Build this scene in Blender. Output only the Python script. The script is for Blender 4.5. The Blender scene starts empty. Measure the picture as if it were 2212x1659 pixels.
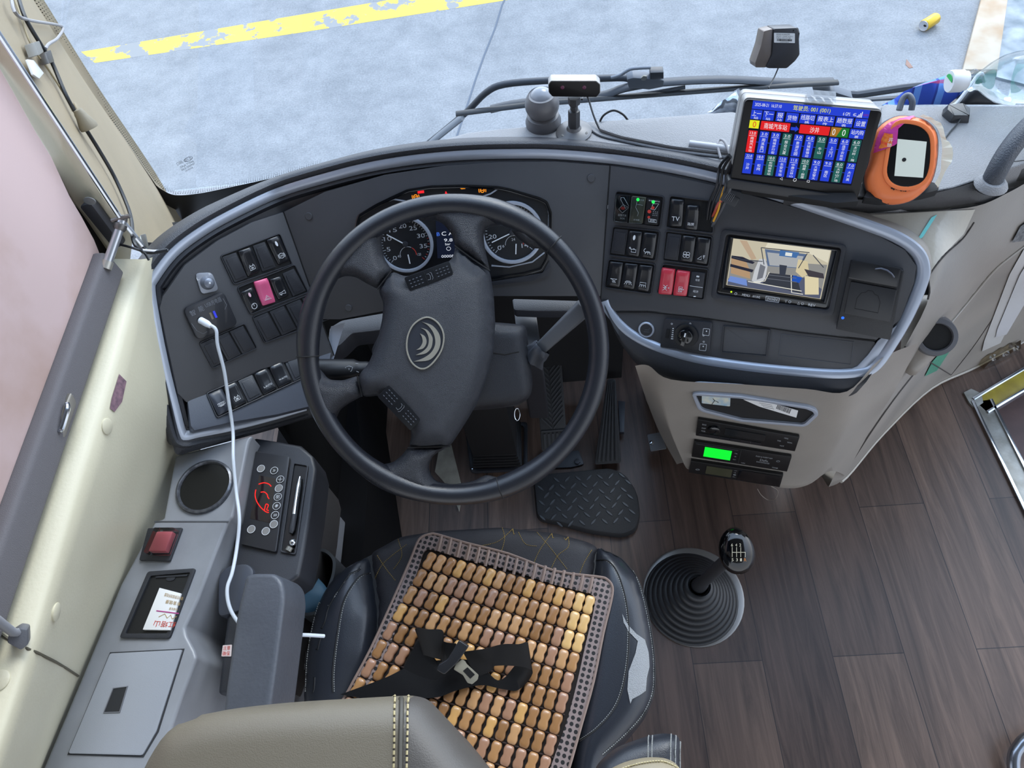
import bpy, bmesh, math, random
from mathutils import Vector, Matrix
from mathutils.geometry import delaunay_2d_cdt
from mathutils.bvhtree import BVHTree
random.seed(7)
SC = bpy.context.scene
COL = SC.collection
R = math.radians
# ------------------------------------------------------------------ camera
CAM_H, FPX, CX, CY = 1.72, 1534.0, 1106.0, 829.5
PITCH, YAW, ROLL = R(57.9), R(-7.5), R(11.0)
FW = Vector((math.sin(YAW)*math.cos(PITCH), math.cos(YAW)*math.cos(PITCH), -math.sin(PITCH)))
_r = Vector((math.cos(YAW), -math.sin(YAW), 0)); _d = FW.cross(_r)
RT = math.cos(ROLL)*_r + math.sin(ROLL)*_d
DN = -math.sin(ROLL)*_r + math.cos(ROLL)*_d
CAMP = Vector((0, 0, CAM_H))
cd = bpy.data.cameras.new('camera'); cam = bpy.data.objects.new('camera', cd); COL.objects.link(cam)
cd.sensor_width = 36.0; cd.lens = 36.0*FPX/2212.0; cd.clip_start = 0.02; cd.clip_end = 200
cam.matrix_world = Matrix(((RT.x, -DN.x, -FW.x, 0), (RT.y, -DN.y, -FW.y, 0), (RT.z, -DN.z, -FW.z, CAM_H), (0, 0, 0, 1)))
SC.camera = cam
# ------------------------------------------------------------------ light
w = bpy.data.worlds.new('sky'); SC.world = w; w.use_nodes = True
nt = w.node_tree; nt.nodes.clear()
o = nt.nodes.new('ShaderNodeOutputWorld'); bg = nt.nodes.new('ShaderNodeBackground')
tc = nt.nodes.new('ShaderNodeTexCoord'); sp = nt.nodes.new('ShaderNodeSeparateXYZ'); rp = nt.nodes.new('ShaderNodeValToRGB')
nt.links.new(tc.outputs['Generated'], sp.inputs[0]); nt.links.new(sp.outputs['Z'], rp.inputs[0])
rp.color_ramp.elements[0].position = 0.0; rp.color_ramp.elements[0].color = (0.90, 0.94, 1.0, 1)
rp.color_ramp.elements[1].position = 1.0; rp.color_ramp.elements[1].color = (0.54, 0.72, 1.0, 1)
# brighter haze towards the front of the bus, where the light of the afternoon comes from
dt = nt.nodes.new('ShaderNodeVectorMath'); dt.operation = 'DOT_PRODUCT'; dt.inputs[1].default_value = Vector((0.25, 0.80, 0.55)).normalized()
nt.links.new(tc.outputs['Generated'], dt.inputs[0])
mr = nt.nodes.new('ShaderNodeMapRange'); mr.inputs['From Min'].default_value = 0.0; mr.inputs['From Max'].default_value = 1.0; mr.inputs['To Min'].default_value = 0.9; mr.inputs['To Max'].default_value = 2.6
nt.links.new(dt.outputs['Value'], mr.inputs['Value']); nt.links.new(mr.outputs[0], bg.inputs[1])
nt.links.new(rp.outputs[0], bg.inputs[0]); nt.links.new(bg.outputs[0], o.inputs[0])
sd = bpy.data.lights.new('sun', 'SUN'); sd.energy = 1.2; sd.angle = R(25); sd.color = (1.0, 0.94, 0.84)
sun = bpy.data.objects.new('sun', sd); COL.objects.link(sun)
sun.rotation_euler = Vector((-0.25, -0.75, 0.9)).normalized().to_track_quat('Z', 'Y').to_euler()
sun.rotation_euler = Vector((0.35, 0.75, 0.85)).normalized().to_track_quat('Z', 'Y').to_euler()
vs = SC.view_settings; vs.view_transform = 'Standard'; vs.look = 'None'; vs.gamma = 1.0; vs.exposure = 0.78; vs.use_curve_mapping = False
SC.display_settings.display_device = 'sRGB'
# ------------------------------------------------------------------ unprojection onto the real planes of the cab
def ray(px, py): return FW + RT*((px-CX)/FPX) + DN*((py-CY)/FPX)
class Plane:
    def __init__(s, p, n): s.p = Vector(p); s.n = Vector(n).normalized()
def Z(v): return Plane((0, 0, v), (0, 0, 1))
def X(v): return Plane((v, 0, 0), (1, 0, 0))
def Y(v): return Plane((0, v, 0), (0, 1, 0))
def at(px, py, pl):
    d = ray(px, py)
    if isinstance(pl, (int, float)): return CAMP + d*pl          # a depth along the view
    return CAMP + d*((pl.p-CAMP).dot(pl.n)/d.dot(pl.n))
def plane3(a, b, c):
    n = (b-a).cross(c-a).normalized()
    if n.dot(CAMP-a) < 0: n = -n
    return Plane(a, n)
class Frame(Plane):
    """a flat face: u to the right, v up the face, n out of it"""
    def __init__(s, p, n, up=(0, 0, 1)):
        Plane.__init__(s, p, n); up = Vector(up)
        s.v = (up - s.n*up.dot(s.n)).normalized(); s.u = s.v.cross(s.n)
    def q(s, px, py, lift=0.0):
        h = at(px, py, Plane(s.p+s.n*lift, s.n)) - s.p
        return (h.dot(s.u), h.dot(s.v))
    def qs(s, l, lift=0.0): return [s.q(a, b, lift) for a, b in l]
    def w(s, a, h=0.0): return s.p + s.u*a[0] + s.v*a[1] + s.n*h
    def off(s, h): return Frame(s.p+s.n*h, s.n, s.v)
def frame_of(pl, up=(0, 0, 1)): return Frame(pl.p, pl.n, up)
class Quad:
    """a unit square laid over four corners (TL, TR, BR, BL) of a frame; t runs downward"""
    def __init__(s, F, px4, lift=0.0, local=False): s.F = F; s.c = list(px4) if local else F.qs(px4, lift)
    def p(s, a, b):
        tl, tr, br, bl = s.c
        return tuple((tl[i]*(1-a)+tr[i]*a)*(1-b) + (bl[i]*(1-a)+br[i]*a)*b for i in (0, 1))
    def rect(s, a0, b0, a1, b1): return [s.p(a0, b0), s.p(a1, b0), s.p(a1, b1), s.p(a0, b1)]
    def sub(s, a0, b0, a1, b1): return Quad(s.F, s.rect(a0, b0, a1, b1), local=True)
def catmull(pts, n=6, closed=False):
    P = [Vector(p) for p in pts]; out = []; m = len(P)
    rng = range(m if closed else m-1)
    for i in rng:
        if closed: p0, p1, p2, p3 = P[i-1], P[i], P[(i+1) % m], P[(i+2) % m]
        else: p0, p1, p2, p3 = P[max(i-1, 0)], P[i], P[i+1], P[min(i+2, m-1)]
        for k in range(n):
            t = k/n
            out.append(0.5*((2*p1)+(p2-p0)*t+(2*p0-5*p1+4*p2-p3)*t*t+(3*p1-p0-3*p2+p3)*t**3))
    if not closed: out.append(P[-1])
    return out
def cat2(pts, n=5, closed=True): return [(v.x, v.y) for v in catmull([(a, b, 0) for a, b in pts], n, closed)]
def roundpoly(pts, r, seg=4):
    out = []; m = len(pts)
    for i in range(m):
        p = Vector(pts[i]); a = Vector(pts[i-1])-p; b = Vector(pts[(i+1) % m])-p
        rr = min(r, a.length*0.45, b.length*0.45)
        if rr < 1e-6: out.append(tuple(p)); continue
        a = p+a.normalized()*rr; b = p+b.normalized()*rr
        for k in range(seg+1):
            t = k/seg; v = a*(1-t)**2 + p*2*t*(1-t) + b*t*t
            out.append((v.x, v.y))
    return out
def inset(pts, d):
    area = sum(pts[i-1][0]*pts[i][1]-pts[i][0]*pts[i-1][1] for i in range(len(pts)))
    s = 1 if area > 0 else -1; out = []
    for i in range(len(pts)):
        a = Vector(pts[i-1]); p = Vector(pts[i]); b = Vector(pts[(i+1) % len(pts)])
        e1 = (p-a).normalized(); e2 = (b-p).normalized()
        n = (Vector((-e1.y, e1.x))+Vector((-e2.y, e2.x)))*s
        n = n.normalized() if n.length > 1e-6 else Vector((0, 0))
        out.append(tuple(p+n*d))
    return out
def ell(c, a, b, n=24, rot=0.0):
    return [(c[0]+a*math.cos(t)*math.cos(rot)-b*math.sin(t)*math.sin(rot), c[1]+a*math.cos(t)*math.sin(rot)+b*math.sin(t)*math.cos(rot)) for t in [2*math.pi*i/n for i in range(n)]]
# ------------------------------------------------------------------ materials
def lin(c):
    c = c/255.0
    return c/12.92 if c <= 0.04045 else ((c+0.055)/1.055)**2.4
def rgb(c): return (lin(c[0]), lin(c[1]), lin(c[2]), 1)
MATS = {}
def mat(name, c=(128, 128, 128), rough=0.5, metal=0.0, bump=None, var=None, emit=None, coat=0.0, spec=0.5, sheen=0.0, vr=None):
    if name in MATS: return MATS[name]
    m = bpy.data.materials.new(name); m.use_nodes = True; t = m.node_tree; b = t.nodes['Principled BSDF']
    b.inputs['Base Color'].default_value = rgb(c); b.inputs['Roughness'].default_value = rough; b.inputs['Metallic'].default_value = metal
    b.inputs['Coat Weight'].default_value = coat; b.inputs['Specular IOR Level'].default_value = spec; b.inputs['Sheen Weight'].default_value = sheen
    co = t.nodes.new('ShaderNodeTexCoord')
    if var:
        n = t.nodes.new('ShaderNodeTexNoise'); n.inputs['Scale'].default_value = var[0]; n.inputs['Detail'].default_value = 5
        t.links.new(co.outputs['Object'], n.inputs['Vector'])
        r = t.nodes.new('ShaderNodeValToRGB'); r.color_ramp.elements[0].position = 0.3; r.color_ramp.elements[1].position = 0.7
        c2 = var[1]; r.color_ramp.elements[0].color = rgb(c2); r.color_ramp.elements[1].color = rgb(c)
        t.links.new(n.outputs['Fac'], r.inputs['Fac']); t.links.new(r.outputs['Color'], b.inputs['Base Color'])
        if vr:
            q = t.nodes.new('ShaderNodeMapRange'); q.inputs['To Min'].default_value = vr[0]; q.inputs['To Max'].default_value = vr[1]
            t.links.new(n.outputs['Fac'], q.inputs['Value']); t.links.new(q.outputs[0], b.inputs['Roughness'])
    if bump:
        n = t.nodes.new('ShaderNodeTexVoronoi' if len(bump) > 2 else 'ShaderNodeTexNoise'); n.inputs['Scale'].default_value = bump[0]
        t.links.new(co.outputs['Object'], n.inputs['Vector'])
        k = t.nodes.new('ShaderNodeBump'); k.inputs['Strength'].default_value = bump[1]; k.inputs['Distance'].default_value = 0.002
        t.links.new(n.outputs[0], k.inputs['Height']); t.links.new(k.outputs[0], b.inputs['Normal'])
    if emit:
        b.inputs['Emission Color'].default_value = rgb(emit[0]); b.inputs['Emission Strength'].default_value = emit[1]
    MATS[name] = m
    return m
def glow(name, c, s=1.0): return mat(name, (3, 3, 4), 0.6, emit=(c, s*0.56), spec=0.05)
def glassmat(name, tint=(255, 255, 255), refl=0.5, rough=0.02):
    m = bpy.data.materials.new(name); m.use_nodes = True; t = m.node_tree; t.nodes.clear()
    o = t.nodes.new('ShaderNodeOutputMaterial'); a = t.nodes.new('ShaderNodeBsdfTransparent'); g = t.nodes.new('ShaderNodeBsdfGlossy')
    a.inputs[0].default_value = rgb(tint); g.inputs['Roughness'].default_value = rough
    f = t.nodes.new('ShaderNodeFresnel'); f.inputs[0].default_value = 1.5; k = t.nodes.new('ShaderNodeMath'); k.operation = 'MULTIPLY'; k.inputs[1].default_value = refl
    x = t.nodes.new('ShaderNodeMixShader'); t.links.new(f.outputs[0], k.inputs[0]); t.links.new(k.outputs[0], x.inputs[0])
    t.links.new(a.outputs[0], x.inputs[1]); t.links.new(g.outputs[0], x.inputs[2]); t.links.new(x.outputs[0], o.inputs[0])
    MATS[name] = m
    return m
# ------------------------------------------------------------------ objects
def wloc(o):
    v = Vector((0, 0, 0))
    while o: v += o.location; o = o.parent
    return v
def tag(o, label=None, cat=None, group=None, kind=None):
    if label: o['label'] = label
    if cat: o['category'] = cat
    if group: o['group'] = group
    if kind: o['kind'] = kind
    return o
def thing(name, label, cat, loc, group=None):
    o = bpy.data.objects.new(name, None); COL.objects.link(o); o.location = Vector(loc); o.empty_display_size = 0.02
    return tag(o, label, cat, group)
class MB:
    def __init__(s): s.v = []; s.f = []; s.m = []; s.cm = 0
    def add(s, vs, fs):
        k = len(s.v); s.v += [Vector(p) for p in vs]
        for f in fs: s.f.append([i+k for i in f]); s.m.append(s.cm)
        return s
    def poly(s, pts): return s.add(pts, [list(range(len(pts)))])
    def prism(s, F, p2, h0, h1, taper=0.0):
        n = len(p2); a = [F.w(p, h0) for p in p2]; t2 = inset(p2, taper) if taper else p2; b = [F.w(p, h1) for p in t2]
        return s.add(a+b, [list(range(n-1, -1, -1)), list(range(n, 2*n))]+[[i, (i+1) % n, n+(i+1) % n, n+i] for i in range(n)])
    def ring(s, F, outer, inner, h0, h1):
        n = len(outer); a = [F.w(p, h0) for p in outer]; b = [F.w(p, h1) for p in outer]; c = [F.w(p, h1) for p in inner]; d = [F.w(p, h0) for p in inner]
        fs = []
        for i in range(n):
            j = (i+1) % n
            for k in range(4): fs.append([k*n+i, k*n+j, ((k+1) % 4)*n+j, ((k+1) % 4)*n+i])
        return s.add(a+b+c+d, fs)
    def tube(s, pts, r, n=8, closed=False, flat=1.0, up=None):
        P = [Vector(p) for p in pts]; m = len(P); vs = []; prev = None
        for i in range(m):
            if closed: t = (P[(i+1) % m]-P[i-1])
            else: t = P[min(i+1, m-1)]-P[max(i-1, 0)]
            t = t.normalized() if t.length > 1e-9 else Vector((0, 0, 1))
            if prev is None:
                a = Vector(up) if up else (Vector((0, 0, 1)) if abs(t.z) < 0.9 else Vector((1, 0, 0)))
            else: a = prev
            a = (a-t*a.dot(t)).normalized(); prev = a; b = t.cross(a)
            rr = r[i] if isinstance(r, (list, tuple)) else r
            vs += [P[i]+a*(rr*flat*math.cos(q))+b*(rr*math.sin(q)) for q in [2*math.pi*k/n for k in range(n)]]
        fs = []
        for i in range(m if closed else m-1):
            j = (i+1) % m
            fs += [[i*n+k, i*n+(k+1) % n, j*n+(k+1) % n, j*n+k] for k in range(n)]
        if not closed: fs += [list(range(n-1, -1, -1)), list(range((m-1)*n, m*n))]
        return s.add(vs, fs)
    def sweep(s, pts, outs, ns, prof, closed=False):
        """profile points (outward, normal) carried along a path"""
        m = len(pts); n = len(prof); vs = []
        for i in range(m): vs += [pts[i]+outs[i]*a+ns[i]*b for a, b in prof]
        fs = []
        for i in range(m if closed else m-1):
            j = (i+1) % m
            fs += [[i*n+k, i*n+k+1, j*n+k+1, j*n+k] for k in range(n-1)]
        return s.add(vs, fs)
    def lathe(s, c, ax, prof, n=24, e=1.0):
        c = Vector(c); ax = Vector(ax).normalized(); a = ax.orthogonal().normalized(); b = ax.cross(a); vs = []
        for r, h in prof: vs += [c+ax*h+a*(r*math.cos(q))+b*(r*e*math.sin(q)) for q in [2*math.pi*k/n for k in range(n)]]
        m = len(prof); fs = []
        for i in range(m-1): fs += [[i*n+k, i*n+(k+1) % n, (i+1)*n+(k+1) % n, (i+1)*n+k] for k in range(n)]
        if prof[0][0] > 1e-5: fs.append(list(range(n-1, -1, -1)))
        if prof[-1][0] > 1e-5: fs.append(list(range((m-1)*n, m*n)))
        return s.add(vs, fs)
    def grid(s, rows):
        m = len(rows); n = len(rows[0]); vs = [p for r in rows for p in r]
        return s.add(vs, [[i*n+j, i*n+j+1, (i+1)*n+j+1, (i+1)*n+j] for i in range(m-1) for j in range(n-1)])
    def box(s, F, c, w, l, h0, h1, rot=0.0):
        ca, sa = math.cos(rot), math.sin(rot)
        p = [(c[0]+a*ca-b*sa, c[1]+a*sa+b*ca) for a, b in ((-w/2, -l/2), (w/2, -l/2), (w/2, l/2), (-w/2, l/2))]
        return s.prism(F, p, h0, h1)
    def pillow(s, F, p2, hf, res=0.01, skirt=None, sub=True):
        """a smooth raised pad over the outline p2; hf(x, y, distance to the edge) is its height"""
        pts = []
        for i in range(len(p2)):
            a = Vector(p2[i]); b = Vector(p2[(i+1) % len(p2)]); k = max(1, int((b-a).length/res))
            pts += [a+(b-a)*(j/k) for j in range(k)]
        n = len(pts); B = [(p.x, p.y) for p in pts]
        def inside(x, y):
            c = False
            for i in range(n):
                x1, y1 = B[i-1]; x2, y2 = B[i]
                if (y1 > y) != (y2 > y) and x < (x2-x1)*(y-y1)/(y2-y1)+x1: c = not c
            return c
        def dist(x, y):
            best = 1e9
            for i in range(n):
                ax, ay = B[i-1]; bx, by = B[i]; dx, dy = bx-ax, by-ay; L = dx*dx+dy*dy
                t = 0 if L < 1e-14 else max(0, min(1, ((x-ax)*dx+(y-ay)*dy)/L))
                q = (x-ax-t*dx)**2+(y-ay-t*dy)**2
                if q < best: best = q
            return math.sqrt(best)
        x0 = min(p[0] for p in B); x1 = max(p[0] for p in B); y0 = min(p[1] for p in B); y1 = max(p[1] for p in B)
        V = [Vector(p) for p in B]; D = [0.0]*n; y = y0+res/2; odd = 0
        fine = [res*0.35]
        while y < y1:
            x = x0+res/2+(res/2 if odd else 0)
            while x < x1:
                if inside(x, y):
                    d = dist(x, y)
                    if d > res*0.4: V.append(Vector((x, y))); D.append(d)
                x += res
            y += res*0.87; odd ^= 1
        r = delaunay_2d_cdt(V, [(i, (i+1) % n) for i in range(n)], [list(range(n))], 1, 1e-7)
        ov, faces, orig = r[0], r[2], r[3]
        vs = []
        for i, q in enumerate(ov):
            d = dist(q.x, q.y)
            vs.append(F.w((q.x, q.y), hf(q.x, q.y, d)))
        ori = [];
        for f in faces:
            a, b, c = [ov[k] for k in f[:3]]
            f = list(f)
            if (b-a).cross(c-a) < 0: f.reverse()
            ori.append(f)
        s.add(vs, ori)
        if skirt is not None:
            s.add([F.w(p, hf(p[0], p[1], 0)) for p in B]+[F.w(p, skirt) for p in B], [[i, n+i, n+(i+1) % n, (i+1) % n] for i in range(n)])
        return s
    def stroke(s, F, p2, w, h=0.0004, closed=False):
        P = [Vector(p) for p in p2]; m = len(P); L = []; Rr = []
        for i in range(m):
            t = (P[(i+1) % m]-P[i-1]) if closed else (P[min(i+1, m-1)]-P[max(i-1, 0)])
            t = t.normalized() if t.length > 1e-9 else Vector((1, 0)); q = Vector((-t.y, t.x))*w/2
            L.append(P[i]+q); Rr.append(P[i]-q)
        for i in range(m if closed else m-1):
            j = (i+1) % m; s.prism(F, [tuple(Rr[i]), tuple(Rr[j]), tuple(L[j]), tuple(L[i])], -0.0002, h)
        return s
    def build(s, name, ms, parent=None, bevel=0.0, seg=2, smooth=True, ang=35, sub=0, label=None, recalc=True, sharp=None):
        if parent is None: off = sum(s.v, Vector())/max(1, len(s.v)); off.z = min(p.z for p in s.v)
        else: off = wloc(parent)
        me = bpy.data.meshes.new(name)
        me.from_pydata([p-off for p in s.v], [], s.f)
        if not isinstance(ms, (list, tuple)): ms = [ms]
        for k in ms: me.materials.append(k)
        if len(ms) > 1: me.polygons.foreach_set('material_index', s.m)
        bm = bmesh.new(); bm.from_mesh(me)
        bmesh.ops.remove_doubles(bm, verts=bm.verts, dist=1e-6)
        if recalc: bmesh.ops.recalc_face_normals(bm, faces=bm.faces)
        if bevel:
            es = [e for e in bm.edges if len(e.link_faces) == 2 and e.calc_face_angle(0) > R(ang)]
            bmesh.ops.bevel(bm, geom=es, offset=bevel, segments=seg, profile=0.6, affect='EDGES', clamp_overlap=True)
        bm.normal_update()
        bm.to_mesh(me); bm.free()
        if smooth:
            me.polygons.foreach_set('use_smooth', [True]*len(me.polygons))
            me.set_sharp_from_angle(angle=R(sharp or 40))
        ob = bpy.data.objects.new(name, me); COL.objects.link(ob)
        if parent is None: ob.location = off
        else: ob.parent = parent
        if label: ob['label'] = label
        if sub:
            md = ob.modifiers.new('smooth', 'SUBSURF'); md.levels = sub; md.render_levels = sub
        return ob
def frame_ring(F, raw, r, wd, h0, h1, ri=None, seg=3):
    o = roundpoly(raw, r, seg); i = roundpoly(inset(raw, wd), r*0.6 if ri is None else ri, seg)
    return MB().ring(F, o, i, h0, h1)
def struct(name, mb, m, label=None, **k):
    o = mb.build(name, m, **k); o['kind'] = 'structure'
    if label: o['label'] = label
    return o
def part(name, m, parent, fn, **k):
    b = MB(); fn(b); return b.build(name, m, parent, **k)
def pris(name, m, parent, F, p2, h0, h1, r=0.0, bevel=0.0, taper=0.0, **k):
    if r: p2 = roundpoly(p2, r)
    return MB().prism(F, p2, h0, h1, taper).build(name, m, parent, bevel=bevel, **k)
_TX = {}
def glyphs(body):
    """outline geometry of a word, normalised to its own bounding box"""
    if body in _TX: return _TX[body]
    c = bpy.data.curves.new('word', 'FONT'); c.body = body; c.resolution_u = 3; c.fill_mode = 'FRONT'
    ob = bpy.data.objects.new('word', c); COL.objects.link(ob)
    dg = bpy.context.evaluated_depsgraph_get(); dg.update()
    me = ob.evaluated_get(dg).to_mesh()
    vs = [(v.co.x, v.co.y) for v in me.vertices]; fs = [list(p.vertices) for p in me.polygons]
    ob.evaluated_get(dg).to_mesh_clear(); bpy.data.objects.remove(ob); bpy.data.curves.remove(c)
    x0 = min(v[0] for v in vs); x1 = max(v[0] for v in vs); y0 = min(v[1] for v in vs); y1 = max(v[1] for v in vs)
    vs = [((v[0]-x0)/max(1e-6, x1-x0), 1-(v[1]-y0)/max(1e-6, y1-y0)) for v in vs]
    _TX[body] = (vs, fs, (x1-x0)/max(1e-6, y1-y0)); return _TX[body]
def put_text(b, Q, body, h=0.0004, keep=False):
    vs, fs, asp = glyphs(body)
    b.add([Q.F.w(Q.p(x, y), h) for x, y in vs], [f for f in fs]); return b
def put_text_mid(b, Q, body, hfrac=0.7, h=0.0004, aspect=1.0):
    """word centred in a quad at its natural proportions"""
    tl, tr, br, bl = [Vector(c) for c in Q.c]; W = (tr-tl).length; H = (bl-tl).length
    vs, fs, asp = glyphs(body); hh = H*hfrac; ww = hh*asp*aspect
    if ww > W*0.96: hh *= W*0.96/ww; ww = W*0.96
    a = ww/W; c = hh/H
    b.add([Q.F.w(Q.p(0.5+(x-0.5)*a, 0.5+(y-0.5)*c), h) for x, y in vs], fs); return b
def bvh_of(*obs):
    vs = []; fs = []
    for o in obs:
        k = len(vs); L = wloc(o); vs += [v.co+L for v in o.data.vertices]; fs += [[i+k for i in p.vertices] for p in o.data.polygons]
    return BVHTree.FromPolygons(vs, fs)
def hit(bv, px, py, lift=0.0):
    d = ray(px, py).normalized(); l, n, i, t = bv.ray_cast(CAMP, d)
    if l is None: l, n, i, t = bv.find_nearest(CAMP+d*1.2)
    if n.dot(d) > 0: n = -n
    return l+n*lift
def decal(b, bv, p2, lift=0.0012, res=8):
    """a thin sheet that lies on a curved surface: outline in photo pixels, vertices dropped on the surface"""
    F = Frame((0, 0, 0), (0, 0, 1), (0, 1, 0)); t = MB(); t.pillow(F, p2, lambda x, y, d: 0, res=res)
    return b.add([hit(bv, v.x, v.y, lift) for v in t.v], t.f)
# ------------------------------------------------------------------ palette
BLK = mat('black plastic', (44, 46, 52), 0.42, bump=(900, 0.15))
PANEL = mat('dark grey dash plastic', (72, 73, 77), 0.5, bump=(1400, 0.1), var=(9, (66, 67, 71)))
PAD = mat('soft black grained vinyl', (54, 56, 62), 0.5, bump=(700, 0.4))
DECK = mat('grey grained dash top', (142, 142, 144), 0.55, bump=(600, 0.5), var=(5, (130, 130, 132)))
SILV = mat('satin silver paint', (176, 184, 198), 0.32, metal=0.35)
CREAM = mat('cream wall vinyl', (206, 201, 178), 0.42, bump=(260, 0.12), var=(4, (194, 188, 165)))
TAN = mat('shaded pillar vinyl', (158, 144, 120), 0.6, bump=(500, 0.2), var=(6, (148, 136, 113)))  # pillar vinyl with the shade of this face put into its tone
GREYC = mat('grey console plastic', (150, 153, 160), 0.34, bump=(900, 0.06), var=(7, (120, 122, 127)))
WARMG = mat('warm grey console paint', (150, 143, 135), 0.42, bump=(300, 0.08), var=(5, (132, 127, 121)))
GLOSSB = mat('gloss black', (14, 15, 18), 0.12, coat=0.4)
MATTB = mat('matt black', (16, 16, 18), 0.75)
SATB = mat('satin black switch', (26, 28, 33), 0.28, coat=0.25)
RUB = mat('black rubber', (34, 35, 38), 0.6, bump=(400, 0.2))
WHITE = mat('white print', (225, 228, 232), 0.5)
CHROME = mat('chrome', (200, 205, 212), 0.15, metal=1.0)
STEEL = mat('brushed steel', (170, 170, 166), 0.4, metal=0.6, bump=(200, 0.1), var=(18, (120, 118, 110)))
RED = mat('red switch plastic', (205, 62, 78), 0.3, coat=0.3)
PINK = mat('pink switch plastic', (222, 96, 140), 0.35, coat=0.3)
LEATH = mat('black leather', (38, 41, 48), 0.30, bump=(900, 0.10), coat=0.1)
WHEELM = mat('worn leather grain rim', (34, 36, 42), 0.26, bump=(1300, 0.22), coat=0.15)
HUBM = mat('grained hub cover', (42, 45, 52), 0.36, bump=(1400, 0.45, 1))
PERF = mat('perforated leather', (40, 42, 48), 0.34, bump=(1100, 0.5, 1))
GREYM = mat('grey moulded plastic', (96, 98, 104), 0.45, bump=(500, 0.15), var=(12, (86, 88, 94)))
PAPER = mat('white paper', (226, 226, 226), 0.8)
REDP = mat('red print', (200, 60, 50), 0.6)
GLASS = glassmat('clear glass', (250, 253, 255), 0.12)
CLEAR = glassmat('clear plastic', (232, 238, 240), 0.9, 0.05)

# ------------------------------------------------------------------ ground outside
def ground_mat():
    m = mat('pale concrete', (176, 182, 190), 0.85); t = m.node_tree; b = t.nodes['Principled BSDF']; N = t.nodes.new; L = t.links.new
    co = N('ShaderNodeTexCoord')
    mp = N('ShaderNodeMapping'); mp.inputs['Rotation'].default_value = (0, 0, R(-3)); L(co.outputs['Object'], mp.inputs[0])
    wv = N('ShaderNodeTexWave'); wv.bands_direction = 'Y'; wv.inputs['Scale'].default_value = 34; wv.inputs['Distortion'].default_value = 3.0; wv.inputs['Detail Scale'].default_value = 3
    L(mp.outputs[0], wv.inputs['Vector'])
    n1 = N('ShaderNodeTexNoise'); n1.inputs['Scale'].default_value = 5.0; n1.inputs['Detail'].default_value = 12; n1.inputs['Roughness'].default_value = 0.7; L(co.outputs['Object'], n1.inputs['Vector'])
    n2 = N('ShaderNodeTexNoise'); n2.inputs['Scale'].default_value = 90; n2.inputs['Detail'].default_value = 4; L(co.outputs['Object'], n2.inputs['Vector'])
    r = N('ShaderNodeValToRGB'); r.color_ramp.elements[0].position = 0.35; r.color_ramp.elements[0].color = rgb((122, 125, 129)); r.color_ramp.elements[1].position = 0.7; r.color_ramp.elements[1].color = rgb((146, 148, 151))
    L(n1.outputs[0], r.inputs[0])
    mx = N('ShaderNodeMix'); mx.data_type = 'RGBA'; mx.blend_type = 'MULTIPLY'; mx.inputs['Factor'].default_value = 0.8
    ad = N('ShaderNodeMath'); ad.operation = 'MULTIPLY_ADD'; ad.inputs[1].default_value = 0.16; ad.inputs[2].default_value = 0.46; L(wv.outputs['Fac'], ad.inputs[0])
    a2 = N('ShaderNodeMath'); a2.operation = 'ADD'; L(ad.outputs[0], a2.inputs[0]); L(n2.outputs[0], a2.inputs[1])
    L(r.outputs[0], mx.inputs['A']); L(a2.outputs[0], mx.inputs['B']); L(mx.outputs['Result'], b.inputs['Base Color'])
    return m
GROUND = ground_mat()
G = -1.0; FG = Frame((0, 0, G), (0, 0, 1), (0, 1, 0))
struct('ground', MB().prism(FG, [(-14, -4), (14, -4), (14, 22), (-14, 22)], -0.3, 0), GROUND, 'pale ribbed concrete yard outside the windscreen')
def yellow():
    m = mat('worn yellow road paint', (236, 214, 92), 0.7); t = m.node_tree; b = t.nodes['Principled BSDF']; N = t.nodes.new; L = t.links.new
    co = N('ShaderNodeTexCoord'); n = N('ShaderNodeTexNoise'); n.inputs['Scale'].default_value = 4.5; n.inputs['Detail'].default_value = 7; n.inputs['Roughness'].default_value = 0.6; L(co.outputs['Object'], n.inputs['Vector'])
    r = N('ShaderNodeValToRGB'); r.color_ramp.elements[0].position = 0.44; r.color_ramp.elements[0].color = rgb((140, 141, 142)); r.color_ramp.elements[1].position = 0.46; r.color_ramp.elements[1].color = rgb((206, 180, 76))
    L(n.outputs[0], r.inputs[0]); L(r.outputs[0], b.inputs['Base Color'])
    return m
yl = MB().prism(FG, FG.qs([(175, 112), (205, 136), (640, 72), (1110, -2), (1400, -45), (1380, -85), (1050, -35), (600, 40)]), 0, 0.0006)
struct('yellow_road_line', yl, yellow(), 'flaking yellow road line across the concrete')
jt = MB(); J = [(1100, -20), (1085, 10), (1070, 60), (1046, 120), (1028, 170), (1012, 220), (985, 300)]
jt.stroke(FG, FG.qs(J), 0.012, 0.002)
struct('trim_1', jt, mat('joint filler', (96, 104, 116), 0.9), 'dark joint between two concrete slabs')
kb = MB().prism(FG, FG.qs([(2075, 160), (2125, -30), (2178, -30), (2150, 160)]), 0, 0.03)
struct('trim_2', kb, mat('rusty kerb stone', (176, 148, 118), 0.9, var=(6, (196, 186, 170))), 'rust stained kerb strip at the right', bevel=0.006)
dk = MB().prism(FG, FG.qs([(2150, 170), (2178, -30), (2500, -30), (2500, 260)]), 0, 0.012)
struct('trim_3', dk, mat('mottled dark ground', (104, 116, 124), 0.5, var=(9, (150, 160, 168)), vr=(0.2, 0.9)), 'dark mottled strip beyond the kerb')  # dark ground mottled by noise, roughness varied with it
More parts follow.
